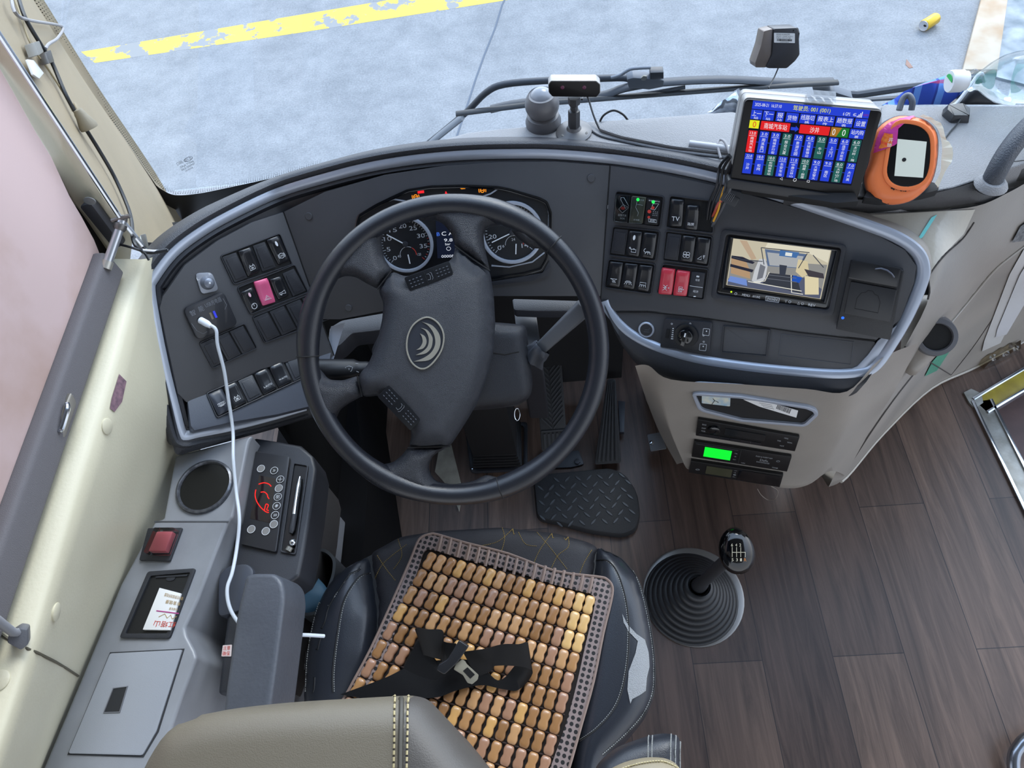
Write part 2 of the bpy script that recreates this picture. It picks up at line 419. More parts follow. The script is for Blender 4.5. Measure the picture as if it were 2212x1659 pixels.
# drink can lying on the concrete
p = at(2009, 47, Z(G+0.035)); ax = (at(2036, 36, Z(G+0.035))-at(1998, 60, Z(G+0.035))).normalized()
can = thing('drink_can', 'crushed gold drink can lying on the concrete outside by the kerb', 'can', (p.x, p.y, G))
MB().lathe(p-ax*0.055, ax, [(0.030, 0), (0.033, 0.006), (0.033, 0.10), (0.028, 0.11)], 20).build('can_body', mat('gold can paint', (214, 176, 52), 0.3, metal=0.5), can)
MB().lathe(p-ax*0.057, -ax, [(0.029, -0.001), (0.029, 0.002), (0.026, 0.0005), (0.0, 0.0005)], 20).build('can_lid', mat('can aluminium', (206, 206, 210), 0.35, metal=0.7), can)
Fc = Frame(p-ax*0.0575, -ax, (0, 0, 1))
pris('can_opening', MATTB, can, Fc, ell((0.008, 0.004), 0.009, 0.006, 14), 0, 0.0012)
lf = MB().pillow(FG, FG.qs([(1958, 128), (1966, 138), (1972, 146), (1964, 148), (1956, 140)]), lambda x, y, d: 0.002+d*0.5, res=0.02, skirt=0)
tag(lf.build('dry_leaf', mat('brown leaf', (150, 118, 104), 0.8)), 'small brown dry leaf on the concrete left of the drink can', 'leaf')

# ------------------------------------------------------------------ cab floor and walls
def floor_mat():
    m = mat('wood look vinyl', (90, 80, 78), 0.38, spec=0.4); t = m.node_tree; b = t.nodes['Principled BSDF']; N = t.nodes.new; L = t.links.new
    co = N('ShaderNodeTexCoord'); mp = N('ShaderNodeMapping'); mp.inputs['Rotation'].default_value = (0, 0, R(90)); L(co.outputs['Object'], mp.inputs[0])
    br = N('ShaderNodeTexBrick'); br.inputs['Scale'].default_value = 1.0; br.inputs['Brick Width'].default_value = 0.92; br.inputs['Row Height'].default_value = 0.153
    br.inputs['Mortar Size'].default_value = 0.0012; br.inputs['Mortar Smooth'].default_value = 0.5; br.offset = 0.37; br.offset_frequency = 2
    br.inputs['Color1'].default_value = rgb((118, 98, 86)); br.inputs['Color2'].default_value = rgb((80, 65, 59)); br.inputs['Mortar'].default_value = rgb((44, 38, 38)); br.inputs['Bias'].default_value = 0.1
    L(mp.outputs[0], br.inputs['Vector'])
    m2 = N('ShaderNodeMapping'); m2.inputs['Scale'].default_value = (34, 2.2, 1); L(co.outputs['Object'], m2.inputs[0])
    n = N('ShaderNodeTexNoise'); n.inputs['Scale'].default_value = 1.0; n.inputs['Detail'].default_value = 8; n.inputs['Roughness'].default_value = 0.65; n.inputs['Distortion'].default_value = 1.2; L(m2.outputs[0], n.inputs['Vector'])
    r = N('ShaderNodeValToRGB'); r.color_ramp.elements[0].position = 0.32; r.color_ramp.elements[0].color = (0.42, 0.40, 0.40, 1); r.color_ramp.elements[1].position = 0.72; r.color_ramp.elements[1].color = (1.25, 1.2, 1.15, 1); L(n.outputs[0], r.inputs[0])
    x = N('ShaderNodeMix'); x.data_type = 'RGBA'; x.blend_type = 'MULTIPLY'; x.inputs['Factor'].default_value = 1.0; L(br.outputs['Color'], x.inputs['A']); L(r.outputs[0], x.inputs['B']); L(x.outputs['Result'], b.inputs['Base Color'])
    k = N('ShaderNodeBump'); k.inputs['Strength'].default_value = 0.25; k.inputs['Distance'].default_value = 0.002; L(n.outputs[0], k.inputs['Height']); L(k.outputs[0], b.inputs['Normal'])
    return m
FLOORM = floor_mat(); F0 = Frame((0, 0, 0), (0, 0, 1), (0, 1, 0))
wc = F0.q(2104, 868); wa = F0.q(2240, 1150); wb = F0.q(2260, 775)       # corner of the step well and its two edges
def ext(a, b, k): return (a[0]+(b[0]-a[0])*k, a[1]+(b[1]-a[1])*k)
wa2, wb2 = ext(wc, wa, 4.0), ext(wc, wb, 3.0)
fl = MB().prism(F0, [(-0.95, -1.0), (wa2[0], -1.0), wa2, wc, wb2, (wb2[0], 1.22), (-0.95, 1.22)], -0.04, 0)
struct('floor', fl, FLOORM, 'dark brown wood look vinyl plank floor', smooth=False)
st = MB().prism(F0, [ext(wc, (wc[0]-0.05, wc[1]), 1), (wa2[0]-0.05, wa2[1]), (2.2, -1.0), (2.2, 1.4), (wb2[0], wb2[1]+0.1), (wc[0]-0.05, wc[1]+0.06)], -0.27, -0.22)
struct('trim_4', st, mat('red brown step vinyl', (96, 72, 68), 0.45, var=(14, (74, 56, 54))), 'lower red brown step of the door well', smooth=False)
for nm, A, B, m, lb in (('trim_5', wc, ext(wc, wa, 2.0), STEEL, 'scratched metal nosing down the side of the door well'), ('trim_6', wc, ext(wc, wb, 2.0), mat('brass yellow strip', (176, 158, 44), 0.5, var=(20, (140, 122, 30))), 'metal nosing with a yellow strip at the front of the door well')):
    a, b2 = Vector(A), Vector(B); d = (b2-a).normalized(); q = Vector((-d.y, d.x))
    if nm == 'trim_6': q = -q
    q2 = q if nm == 'trim_5' else q
    s_ = MB(); W = 0.045
    inner = -1 if nm == 'trim_5' else -1
    def strip(o0, o1, h): s_.prism(F0, [tuple(a+q*o0-d*0.0), tuple(b2+q*o0), tuple(b2+q*o1), tuple(a+q*o1)], -0.001, h)
    sg = -1 if nm == 'trim_5' else 1
    o_ = MB()
    strip(-0.004*1, 0.038, 0.004)
    struct(nm, s_, m, lb, bevel=0.001)
    e_ = MB()
    for o0, o1 in ((-0.010, -0.002), (0.036, 0.044)): e_.prism(F0, [tuple(a+q*o0), tuple(b2+q*o0), tuple(b2+q*o1), tuple(a+q*o1)], -0.03, 0.008)
    struct(nm.replace('5', '7').replace('6', '8'), e_, CHROME, 'bright edge ribs of the ' + ('side' if nm == 'trim_5' else 'front') + ' step nosing', bevel=0.001)
cp_ = MB(); cp_.prism(F0, F0.qs([(2080, 850), (2096, 842), (2118, 852), (2122, 872), (2104, 884), (2092, 872)]), -0.01, 0.0055); struct('trim_21', cp_, STEEL, 'metal corner piece where the step nosings meet')
rs = MB(); 
for A, B in ((wc, wa2), (wc, wb2)): rs.add([F0.w(A, -0.002), F0.w(B, -0.002), F0.w(B, -0.26), F0.w(A, -0.26)], [[0, 1, 2, 3]])
struct('trim_9', rs, mat('riser', (60, 50, 50), 0.6), 'dark risers of the door well', smooth=False)
# fire wall under the dash and dark kick panels
fw = MB(); FY = Frame((0, 1.16, 0), (0, -1, 0), (0, 0, 1)); fw.prism(FY, [(-0.95, -0.02), (1.9, -0.02), (1.9, 0.62), (-0.95, 0.62)], -0.03, 0)
struct('wall_front', fw, mat('dark bulkhead', (26, 27, 30), 0.7), 'black bulkhead behind the pedals', smooth=False)
# outer left wall: cream sill and lower panel down to the driver's console
crease = [(316, 560, 1.0), (290, 640, 0.99), (245, 800, 0.99), (190, 980, 0.99), (125, 1200, 0.99), (60, 1420, 0.99), (-30, 1700, 0.99)]
bot = [(420, 520, 0.80), (420, 700, 0.76), (415, 900, 0.73), (372, 1000, 0.72), (262, 1262, 0.72), (176, 1460, 0.72), (60, 1740, 0.72)]
C3 = [at(a, b, Z(c)) for a, b, c in crease]; B3 = [at(a, b, Z(c)) for a, b, c in bot]
C3 = catmull(C3, 5); B3 = catmull(B3, 5)
rows = []
for c, b in zip(C3, B3):
    far = Vector((-0.86, c.y+0.02, c.z+0.012)); r_ = []
    r_ += [far, far*0.5+c*0.5+Vector((0, 0, 0.004)), c+(far-c).normalized()*0.03+Vector((0, 0, 0.001))]
    dn = (b-c); 
    r_ += [c+(far-c).normalized()*0.008, c+dn*0.03, c+dn*0.12+Vector((0.004, 0, 0)), c+dn*0.5+Vector((0.006, 0, 0)), b+Vector((0, 0, 0.002)), b-Vector((0, 0, 0.05))]
    rows.append(r_)
wl = MB().grid(rows); wall_left = struct('wall_left', wl, CREAM, 'cream vinyl side wall and window sill left of the driver', sharp=80)
BW = bvh_of(wall_left)
# ------------------------------------------------------------------ windscreen, pillar, blind
TL_ = R(12)
GL = Frame((0, 1.29, 0.75), (0, -math.cos(TL_), -math.sin(TL_)))
gp = GL.qs([(73, 0), (200, 200), (334, 395), (420, 520)])
glo = [GL.q(-60, -180), GL.q(334, 395), (GL.q(334, 395)[0], -0.16), (1.9, -0.16), (1.9, 1.3), (GL.q(-60, -180)[0], 1.3)]
win = struct('window_1', MB().prism(GL, glo, -0.004, 0.0), GLASS, 'large windscreen glass over the dash', smooth=False)
# printed black border of the windscreen (bottom left corner)
cl = GL.qs([(338, 400), (352, 411), (380, 423), (430, 420), (500, 406), (600, 384), (700, 358), (850, 330), (1000, 300)])
lo = GL.qs([(338, 560), (352, 560), (380, 560), (430, 560), (500, 540), (600, 520), (700, 500), (850, 480), (1000, 450)])
cl = [(a, b+0.005) for a, b in cat2(cl, 5, False)]; lo = cat2(lo, 5, False)
fr = MB().add([GL.w(p, 0.0012) for p in cl+lo], [[i, i+1, len(cl)+i+1, len(cl)+i] for i in range(len(cl)-1)])
lf_ = GL.qs([(60, -20), (122, 78), (200, 200), (338, 400)]); ld = [(a-0.05, b) for a, b in lf_]
fr.add([GL.w(p, 0.0012) for p in lf_+ld], [[i, i+1, 4+i+1, 4+i] for i in range(3)])
# dotted fade along the clear edge
edge = [Vector(p) for p in GL.qs([(73, 0), (122, 78), (200, 200), (334, 390), (352, 408), (380, 419), (430, 416), (500, 402), (600, 380), (700, 354)])]
acc = 0
for i in range(len(edge)-1):
    a, b = edge[i], edge[i+1]; d = (b-a); L_ = d.length; d.normalize(); q = Vector((d.y, -d.x)) if False else Vector((-d.y, d.x))
    s = 0
    while s < L_:
        for k in range(4):
            c = a+d*(s+(k % 2)*0.003)+q*(0.002+k*0.0045); rr = 0.0016*(1-k*0.2)
            fr.add([GL.w(tuple(c+Vector((rr*math.cos(t), rr*math.sin(t)))), 0.0013) for t in (0.4, 1.97, 3.54, 5.11)], [[0, 1, 2, 3]])
        s += 0.006
fo = struct('trim_10', fr, mat('black ceramic print', (20, 20, 26), 0.35), 'black printed border with dotted fade in the corner of the windscreen', smooth=False)
mk = MB(); Qk = Quad(GL, [(414, 336), (380, 352), (396, 374), (426, 358)], lift=0.001)
for k, (tx, a0, b0, a1, b1) in enumerate([('FUYAO', 0.0, 0.0, 0.6, 0.3), ('SAFETY GLASS', 0.05, 0.38, 0.95, 0.55), ('TEMPERED GLASS', 0.05, 0.62, 0.98, 0.78), ('E31M101', 0.3, 0.86, 0.8, 1.0)]):
    if k == 0:
        tx = '(EEC)'; put_text(mk, Qk.sub(0.62, 0.0, 1.0, 0.3), tx, 0.0016)
        mk.stroke(GL.off(0.0012), [Qk.p(0.0+0.28+0.27*math.cos(t), 0.15+0.16*math.sin(t)) for t in [i*0.52 for i in range(12)]], 0.0008, closed=True)
        put_text(mk, Qk.sub(0.1, 0.05, 0.5, 0.25), 'G-V38', 0.0016)
    else: put_text(mk, Qk.sub(a0, b0, a1, b1), tx, 0.0016)
struct('trim_11', mk, mat('etched mark', (60, 66, 76), 0.6), 'small etched glass mark low on the windscreen', smooth=False)

# A pillar: face towards the glass tinted tan for its shade, cream face towards the side window
def lineX(px, x): return [at(a, b, X(x)) for a, b in px]
ca_, cb_ = lineX([(0, 76), (263, 478)], -0.60); CR = [ca_+(cb_-ca_)*t for t in (-0.4, 0, .25, .5, .75, 1.0, 1.12)]
PG = plane3(ca_, cb_, at(200, 200, Plane(GL.p+GL.n*0.014, GL.n)))
GE = [at(a, b, PG) for a, b in [(60, -20), (73, 0), (122, 78), (200, 200), (334, 395), (380, 480), (420, 520)]]
PCR = plane3(ca_, cb_, at(152, 426, X(-0.66)))
LFT = [at(a, b, PCR) for a, b in [(-60, 60), (0, 149), (36, 212), (75, 282), (111, 340), (152, 426), (190, 474), (238, 545), (268, 590)]]
def resamp(p, n):
    c = catmull(p, 8); L = [0]
    for i in range(1, len(c)): L.append(L[-1]+(c[i]-c[i-1]).length)
    out = []
    for k in range(n):
        t = L[-1]*k/(n-1); i = max(j for j in range(len(L)) if L[j] <= t+1e-9); i = min(i, len(c)-2)
        f = (t-L[i])/max(1e-9, L[i+1]-L[i]); out.append(c[i]*(1-f)+c[i+1]*f)
    return out
n_ = 24; CRr, GEr, LFr = resamp(CR, n_), resamp(GE, n_), resamp(LFT, n_)
tan = MB(); rows = []
for c, g in zip(CRr, GEr):
    q = g-c; rows.append([c, c+q*0.03+Vector((0.002, -0.006, 0)), c+q*0.4+Vector((0.012, -0.012, 0)), c+q*0.8+Vector((0.014, -0.014, 0)), c+q*0.97+Vector((0.006, -0.008, 0)), g, g+Vector((0.004, 0.02, 0))])
tan.grid(rows); pil1 = struct('trim_12', tan, TAN, 'vinyl pillar face beside the windscreen, its shade painted in beige', sharp=80)
cr = MB(); rows = []
for c, l in zip(CRr, LFr):
    q = l-c; rows.append([c+Vector((0, 0.004, 0)), c+q*0.05+Vector((0.0, -0.003, 0)), c+q*0.5+Vector((0.004, -0.004, 0)), c+q*0.93+Vector((0.002, -0.004, 0)), l, l+Vector((-0.03, 0.03, 0))])
cr.grid(rows); pil2 = struct('trim_13', cr, CREAM, 'cream vinyl face of the pillar beside the side window', sharp=80)
BP = bvh_of(pil1, pil2)
# tinted side window; black sheet paints the shade between blind and pillar
struct('window_2', MB().prism(Frame((-0.70, 0.3, 1.0), (1, 0, 0)), [(-1.6, -0.02), (0.36, -0.02), (0.36, 1.3), (-1.6, 1.3)], -0.004, 0), glassmat('tinted side glass', (120, 128, 140), 0.5), 'tinted side window behind the roller blind', smooth=False)
struct('trim_14', MB().add([at(150, 400, X(-0.668)), at(100, 340, X(-0.668)), at(60, 400, X(-0.668)), at(100, 560, X(-0.668)), at(262, 600, X(-0.668)), at(262, 575, X(-0.668))], [[0, 1, 2, 3, 4, 5]]), mat('black gap sheet', (18, 19, 26), 0.6), 'black sheet standing in for the shaded gap at the side window corner', smooth=False)

blind = thing('roller_blind', 'pink fabric roller blind pulled down over the side window', 'blind', at(120, 880, X(-0.625)))
fab = bpy.data.materials.new('pink blind fabric'); fab.use_nodes = True; t_ = fab.node_tree; t_.nodes.clear(); N = t_.nodes.new; L = t_.links.new
oo = N('ShaderNodeOutputMaterial'); df = N('ShaderNodeBsdfDiffuse'); tr = N('ShaderNodeBsdfTranslucent'); mx = N('ShaderNodeMixShader'); mx.inputs[0].default_value = 0.35
co = N('ShaderNodeTexCoord'); no = N('ShaderNodeTexNoise'); no.inputs['Scale'].default_value = 7; no.inputs['Detail'].default_value = 8; L(co.outputs['Object'], no.inputs['Vector'])
sx = N('ShaderNodeSeparateXYZ'); L(co.outputs['Object'], sx.inputs[0])
ma = N('ShaderNodeMath'); ma.operation = 'MULTIPLY_ADD'; ma.inputs[1].default_value = 1.1; ma.inputs[2].default_value = 0.05; L(sx.outputs['Z'], ma.inputs[0])
ab = N('ShaderNodeMath'); ab.operation = 'ADD'; L(ma.outputs[0], ab.inputs[0]); L(no.outputs[0], ab.inputs[1])
rr_ = N('ShaderNodeValToRGB'); rr_.color_ramp.elements[0].position = 0.4; rr_.color_ramp.elements[0].color = rgb((190, 160, 146)); rr_.color_ramp.elements[1].position = 0.72; rr_.color_ramp.elements[1].color = rgb((216, 192, 190)); L(ab.outputs[0], rr_.inputs[0])
L(rr_.outputs[0], df.inputs[0]); L(rr_.outputs[0], tr.inputs[0]); L(df.outputs[0], mx.inputs[1]); L(tr.outputs[0], mx.inputs[2]); L(mx.outputs[0], oo.inputs[0])
bx = [(0, 149), (36, 212), (75, 282), (111, 340), (150, 424), (176, 468), (203, 518), (222, 566), (230, 576), (120, 880), (0, 1240), (-140, 1640), (-500, 1900), (-900, -400), (-200, -300)]
MB().add([at(a, b, X(-0.625)) for a, b in bx], [list(range(len(bx)))]).build('fabric', fab, blind, smooth=False)
b0 = at(243, 578, X(-0.615)); b1 = at(-5, 1290, X(-0.615)); b2 = b1+(b1-b0)*0.8; dd = (b2-b0).normalized()
sl = MB(); FB = Frame(b0, (1, 0, 0)); 
sl.prism(Frame(b0, dd, (0, 0, 1)), roundpoly([(-0.014, -0.016), (0.009, -0.016), (0.009, 0.030), (-0.014, 0.030)], 0.008), 0, (b2-b0).length)
sl.build('bottom_bar', mat('grey blind cloth', (96, 94, 98), 0.8, bump=(900, 0.3)), blind)
h0, h1 = at(150, 862, X(-0.606)), at(128, 945, X(-0.606))
hd = MB(); FH = Frame(h0, (1, -0.2, 0.3), (0, 0, 1)); hq = FH.qs([(146, 845), (160, 870), (134, 948), (113, 944), (122, 905)])
hd.prism(FH, roundpoly(hq, 0.006), -0.004, 0.006); hdo = hd.build('handle', mat('grey metal pull plate', (150, 146, 138), 0.35, metal=0.6), blind, bevel=0.0015)
hs = MB(); hh = [at(145, 872, FH.off(0.008)), at(146, 885, FH.off(0.012)), at(134, 925, FH.off(0.012)), at(128, 930, FH.off(0.008))]
hs.tube(catmull(hh, 6), 0.003, 8); hs.build('pull_ring', CHROME, hdo)

# steel guide rod, joint and lower tube of the blind
gr = thing('blind_guide_rod', 'thin steel guide rod along the pillar with a joint above the blind bar', 'rod', at(263, 478, X(-0.59)))
jn = at(264, 477, X(-0.585)); tp = at(-30, 32, X(-0.585)); dwn = at(233, 566, X(-0.605))
MB().tube([tp, jn], 0.0032, 8).build('long_rod', CHROME, gr)
MB().tube([jn, dwn], 0.0062, 12).build('lower_tube', mat('aluminium tube', (196, 200, 206), 0.3, metal=0.8), gr)
MB().tube([dwn+(jn-dwn)*0.02, dwn-(jn-dwn)*0.16], 0.0075, 12).build('tube_socket', mat('zinc socket', (186, 184, 176), 0.4, metal=0.7), gr)
nk = MB(); ax = (jn-dwn).normalized()
nk.lathe(jn-ax*0.014, ax, [(0.007, 0), (0.0085, 0.003), (0.0085, 0.008), (0.006, 0.010), (0.006, 0.018), (0.003, 0.022), (0, 0.022)], 14)
nk.tube([jn+Vector((-0.012, -0.002, 0.004)), jn+Vector((0.014, 0.002, 0.006))], 0.003, 8); nk.build('joint_nut', mat('dull steel', (120, 118, 116), 0.4, metal=0.8), gr)
lo2 = at(312, 535, X(-0.575)); MB().tube([jn, lo2], 0.0035, 8).build('short_rod', CHROME, gr)
Fb = Frame(lo2, (0.3, -0.6, 0.6)); bk = pris('rod_bracket', STEEL, gr, Fb, Fb.qs([(303, 508), (314, 505), (322, 540), (312, 548), (300, 530)]), -0.004, 0.002, bevel=0.0008)
sc_ = MB(); sc_.lathe(Fb.w(Fb.q(312, 536), 0.002), Fb.n, [(0.004, 0), (0.004, 0.002), (0, 0.003)], 12); sc_.build('screw', CHROME, bk)
# second bracket at the left rim of the picture
b3 = at(35, 1378, X(-0.59)); br2 = thing('blind_end_bracket', 'grey plastic end bracket with rod stub at the rear end of the blind', 'bracket', b3)
Fq = Frame(b3, (0.5, -0.5, 0.7)); pris('bracket_block', GREYM, br2, Fq, Fq.qs([(20, 1368), (45, 1352), (62, 1355), (63, 1388), (48, 1400), (18, 1384)]), -0.012, 0.008, bevel=0.0025)
MB().tube([at(-20, 1328, X(-0.585)), at(28, 1366, X(-0.585)), at(42, 1366, X(-0.585))], 0.0045, 10).build('rod_stub', mat('grey rod', (128, 130, 136), 0.4), br2)

# black grip bar on the cream pillar
gbx = [(183, 432), (207, 428), (274, 520), (262, 530), (250, 524)]
gb = thing('pillar_grip', 'short dark grey plastic grip strip on the cream pillar face', 'handle', hit(BP, 225, 480))
FGp = Frame(hit(BP, 225, 480, 0.001), plane3(hit(BP, 195, 440), hit(BP, 262, 500), hit(BP, 240, 515)).n)
pris('grip_body', mat('dark grey grip', (62, 62, 66), 0.55), gb, FGp, roundpoly(FGp.qs([(181, 434), (207, 428), (274, 520), (256, 527)]), 0.006), 0, 0.012, bevel=0.003)
pris('end_cap', mat('grey end disc', (120, 122, 122), 0.5), gb, FGp, ell(FGp.q(194, 434, 0.012), 0.010, 0.006, 16, 0.2), 0.0115, 0.0128)

# cables and cord on the pillar
def pil(px, lift=0.006): return [hit(BP, a, b, lift) for a, b in px]
def cable(name, pts, r, m, label, cat='cable', n=8, k=6):
    return tag(MB().tube(catmull(pts, k), r, n).build(name, m), label, cat)
BC = mat('black cable', (28, 30, 34), 0.4); WC = mat('white cable', (206, 210, 216), 0.4); GCB = mat('grey cable', (150, 148, 150), 0.5)
cable('black_cable', pil([(22, -20), (40, 40), (78, 105), (100, 140), (130, 210), (160, 262), (200, 325), (235, 385), (262, 445), (272, 480)], 0.008)+[at(290, 525, X(-0.575)), at(318, 545, X(-0.565)), at(362, 540, X(-0.54))], 0.0028, BC, 'thick black cable running down the beige pillar')
cable('blind_cord', pil([(14, -20), (34, 30), (52, 84), (72, 120), (98, 155), (130, 205), (150, 243)], 0.005), 0.0013, mat('beige cord', (150, 138, 110), 0.7), 'thin beige pull cord hanging beside the black cable', 'cord')
cable('grey_cable', pil([(92, -20), (112, 20), (121, 55), (112, 85), (90, 100), (82, 110)], 0.010), 0.0022, GCB, 'grey cable looping from the windscreen edge onto the pillar')
cable('thin_black_wire', pil([(262, 522)], 0.006)+[at(285, 535, X(-0.575)), at(310, 545, X(-0.565)), at(322, 562, X(-0.56))], 0.0018, BC, 'thin black wire from the pillar grip to the dash corner', 'wire')
cable('white_wire', [at(308, 540, X(-0.565)), at(335, 542, X(-0.555)), at(362, 540, X(-0.545))], 0.0016, WC, 'short white wire at the foot of the beige pillar', 'wire')
tp_ = hit(BP, 148, 243, 0.012); bt_ = hit(BP, 172, 284, 0.014)
wt = MB(); wt.lathe(tp_, bt_-tp_, [(0.0, -0.001), (0.006, 0), (0.008, 0.006), (0.0085, 0.010), (0.013, (bt_-tp_).length*0.85), (0.0125, (bt_-tp_).length), (0, (bt_-tp_).length+0.002)], 16)
tag(wt.build('cord_pull', mat('grey beige bell', (138, 130, 112), 0.45)), 'bell shaped pull weight at the end of the blind cord', 'cord pull')
for o_ in [x for x in COL.objects if x.name in ('blind_cord', 'cord_pull')]:
    o_.location -= blind.location; o_.parent = blind; del o_['label']; del o_['category']
cl_ = MB(); Fk = Frame(hit(BP, 62, 105, 0.004), plane3(hit(BP, 50, 80), hit(BP, 90, 100), hit(BP, 80, 130)).n)
cl_.prism(Fk, roundpoly(Fk.qs([(52, 98), (64, 94), (74, 118), (62, 126)]), 0.002), 0, 0.012)
tag(cl_.build('cable_clamp', mat('grey clamp', (120, 118, 112), 0.4), bevel=0.001), 'grey screw clamp holding the cord on the pillar', 'clamp')
c2_ = MB(); c2_.prism(Fk, Fk.qs([(82, 118), (94, 112), (102, 138), (90, 142)]), 0, 0.010)
tag(c2_.build('cable_clip', mat('dark clip', (56, 52, 48), 0.4), bevel=0.0015), 'dark brown clip on the black cable below the grey clamp', 'clip')
c3_ = MB(); c3_.prism(Fk, roundpoly(Fk.qs([(52, 130), (66, 132), (88, 160), (78, 172), (66, 164)]), 0.002), 0.001, 0.004)
tag(c3_.build('white_plug', mat('white tag', (206, 206, 206), 0.5), bevel=0.0008), 'small white plastic tab on the beige pillar', 'tab')
bt2 = MB(); P_ = hit(BP, 168, 240, 0.0005); nn = plane3(hit(BP, 150, 220), hit(BP, 190, 240), hit(BP, 168, 270)).n
bt2.lathe(P_, nn, [(0.012, 0), (0.012, 0.0015), (0.010, 0.0025), (0, 0.0028)], 20); bt2.build('trim_15', TAN)['kind'] = 'structure'
# cover buttons, sticker and seam on the lower cream wall
for i, (a, b) in enumerate(((230, 921), (120, 1322), (0, 1470))):
    P_ = hit(BW, a, b, 0.0); nn = plane3(hit(BW, a-8, b), hit(BW, a+8, b), hit(BW, a, b+10)).n
    q = MB(); q.lathe(P_, nn, [(0.0105, -0.001), (0.0105, 0.0015), (0.009, 0.0025), (0, 0.0028)], 24)
    q.build('trim_%d' % (16+i), CREAM, bevel=0)['kind'] = 'structure'
stk = MB(); decal(stk, BW, [(256, 808), (272, 824), (262, 868), (246, 890), (236, 882), (240, 860)], 0.001)
tag(stk.build('torn_sticker', mat('torn purple grey label', (96, 76, 88), 0.7, var=(160, (140, 110, 120))), smooth=False), 'torn purple grey sticker remnant on the cream wall', 'sticker')
sm = MB(); sm.tube([hit(BW, a, b, 0.0006) for a, b in [(2, 1369), (20, 1381), (40, 1393), (60, 1402), (80, 1410), (100, 1420), (120, 1430), (145, 1445), (168, 1460)]], 0.0016, 6); sm.build('trim_20', mat('wall seam', (88, 84, 70), 0.8))['kind'] = 'structure'  # wall seam drawn as a thin dark tube
# ------------------------------------------------------------------ dashboard
E35 = R(35)
PC = Frame(at(1100, 640, Z(.77)), (0, -math.cos(E35), math.sin(E35)))
PL = frame_of(plane3(at(612, 458, PC), at(722, 770, PC), at(330, 640, 1.06)))
PR = frame_of(plane3(at(1318, 358, PC), at(1298, 622, PC), at(1985, 560, 1.0)))
dash = thing('dashboard', 'dark grey wrap-around bus dashboard with silver trim line', 'dashboard', (0, 0.9, 0.0))
def facet(px, py): return PL if px < 612+(py-458)*0.3526 else (PR if px > 1318-(py-358)*0.0758 else PC)
def fp(px, py, h=0.0):
    F = facet(px, py); return at(px, py, F)+F.n*h
# face panels
pris('left_panel', PANEL, dash, PL, PL.qs([(612, 458), (722, 770), (660, 770), (560, 800), (470, 842), (404, 870), (384, 850), (360, 740), (345, 665), (352, 640), (400, 572), (470, 520), (545, 480)]), -0.012, 0.0, bevel=0.0015)
pris('centre_panel', PANEL, dash, PC, PC.qs([(612.5, 458), (700, 415), (830, 378), (960, 358), (1080, 350), (1200, 349), (1317, 358), (1297.5, 640), (1200, 640), (1090, 640), (1000, 640), (830, 672), (735, 690), (695, 690)]), -0.012, 0.0, bevel=0.001)
pris('right_panel', PANEL, dash, PR, PR.qs([(1319, 358), (1430, 376), (1540, 400), (1690, 440), (1790, 470), (1890, 505), (1955, 540), (1980, 575), (1975, 610), (1945, 690), (1893, 735), (1720, 715), (1500, 682), (1400, 672), (1330, 672), (1298, 650)]), -0.012, 0.0, bevel=0.001)
FS = PR.off(-0.004)
pris('lower_strip_panel', PANEL, dash, FS, roundpoly(FS.qs([(1331, 674), (1400, 674), (1500, 684), (1720, 717), (1892, 737), (1868, 790), (1840, 805), (1700, 792), (1560, 775), (1420, 745), (1360, 715)]), 0.004), -0.012, 0.002, bevel=0.001)
# lower left switch shelf, tilted up a little
PLS = frame_of(plane3(at(400, 868, PL), at(690, 770, PL), at(440, 930, PL)+Vector((0.02, -0.02, 0.012))))
pris('left_lower_panel', mat('dash shelf plastic', (74, 79, 90), 0.45, bump=(900, 0.1)), dash, PLS, PLS.qs([(405, 868), (470, 825), (560, 785), (640, 757), (720, 735), (712, 780), (700, 870), (600, 895), (500, 912), (420, 930), (412, 920)]), -0.02, 0.0, bevel=0.0015)
# edge mouldings: path around the face, profile rolled outwards
def mould(name, m, px, prof, closed=False, k=5, flip=1, **kw):
    P = []; Nn = []
    c = [(v.x, v.y) for v in catmull([(a, b, 0) for a, b in px], k, closed)]
    for a, b in c: P.append(fp(a, b)); Nn.append(facet(a, b).n)
    n = len(P); sm_ = []
    for i in range(n):
        v = Vector()
        for j in range(-5, 6): v += Nn[max(0, min(n-1, i+j))]
        sm_.append(v.normalized())
    outs = []
    for i in range(n):
        t = P[min(i+1, n-1)]-P[max(i-1, 0)]; t.normalize(); outs.append((t.cross(sm_[i])*-flip).normalized())
    return MB().sweep(P, outs, sm_, prof).build(name, m, dash, sharp=50, **kw)
arch = [(660, 882), (580, 905), (500, 925), (430, 938), (402, 944), (390, 935), (372, 870), (350, 780), (332, 690), (322, 625), (330, 600), (372, 545), (430, 500), (500, 460), (600, 413), (700, 382), (800, 357), (900, 341), (1000, 332), (1100, 329), (1200, 330), (1320, 340), (1430, 356), (1520, 374), (1600, 395), (1680, 420), (1760, 447), (1860, 481), (1940, 512), (1985, 545), (1998, 582), (1990, 622), (1960, 690), (1918, 760), (1890, 795), (1862, 806), (1800, 810), (1700, 803), (1600, 792), (1500, 776), (1420, 752), (1370, 728), (1335, 700), (1312, 670), (1304, 650)]
mould('silver_trim', SILV, arch, [(-0.012, -0.010), (-0.0085, 0.0), (-0.005, 0.003), (0.0, 0.0045), (0.005, 0.003), (0.007, -0.003)])
padpx = arch[:24]
mould('padded_rim', PAD, [(a, b) for a, b in arch[:26]], [(0.004, -0.006), (0.006, 0.001), (0.009, 0.006), (0.013, 0.0075), (0.017, 0.005), (0.0195, -0.001), (0.0205, -0.012), (0.020, -0.05)])
mould('inner_lip', BLK, arch, [(-0.060, -0.0135), (-0.022, -0.0135), (-0.016, -0.002), (-0.011, -0.004), (-0.010, -0.012)])
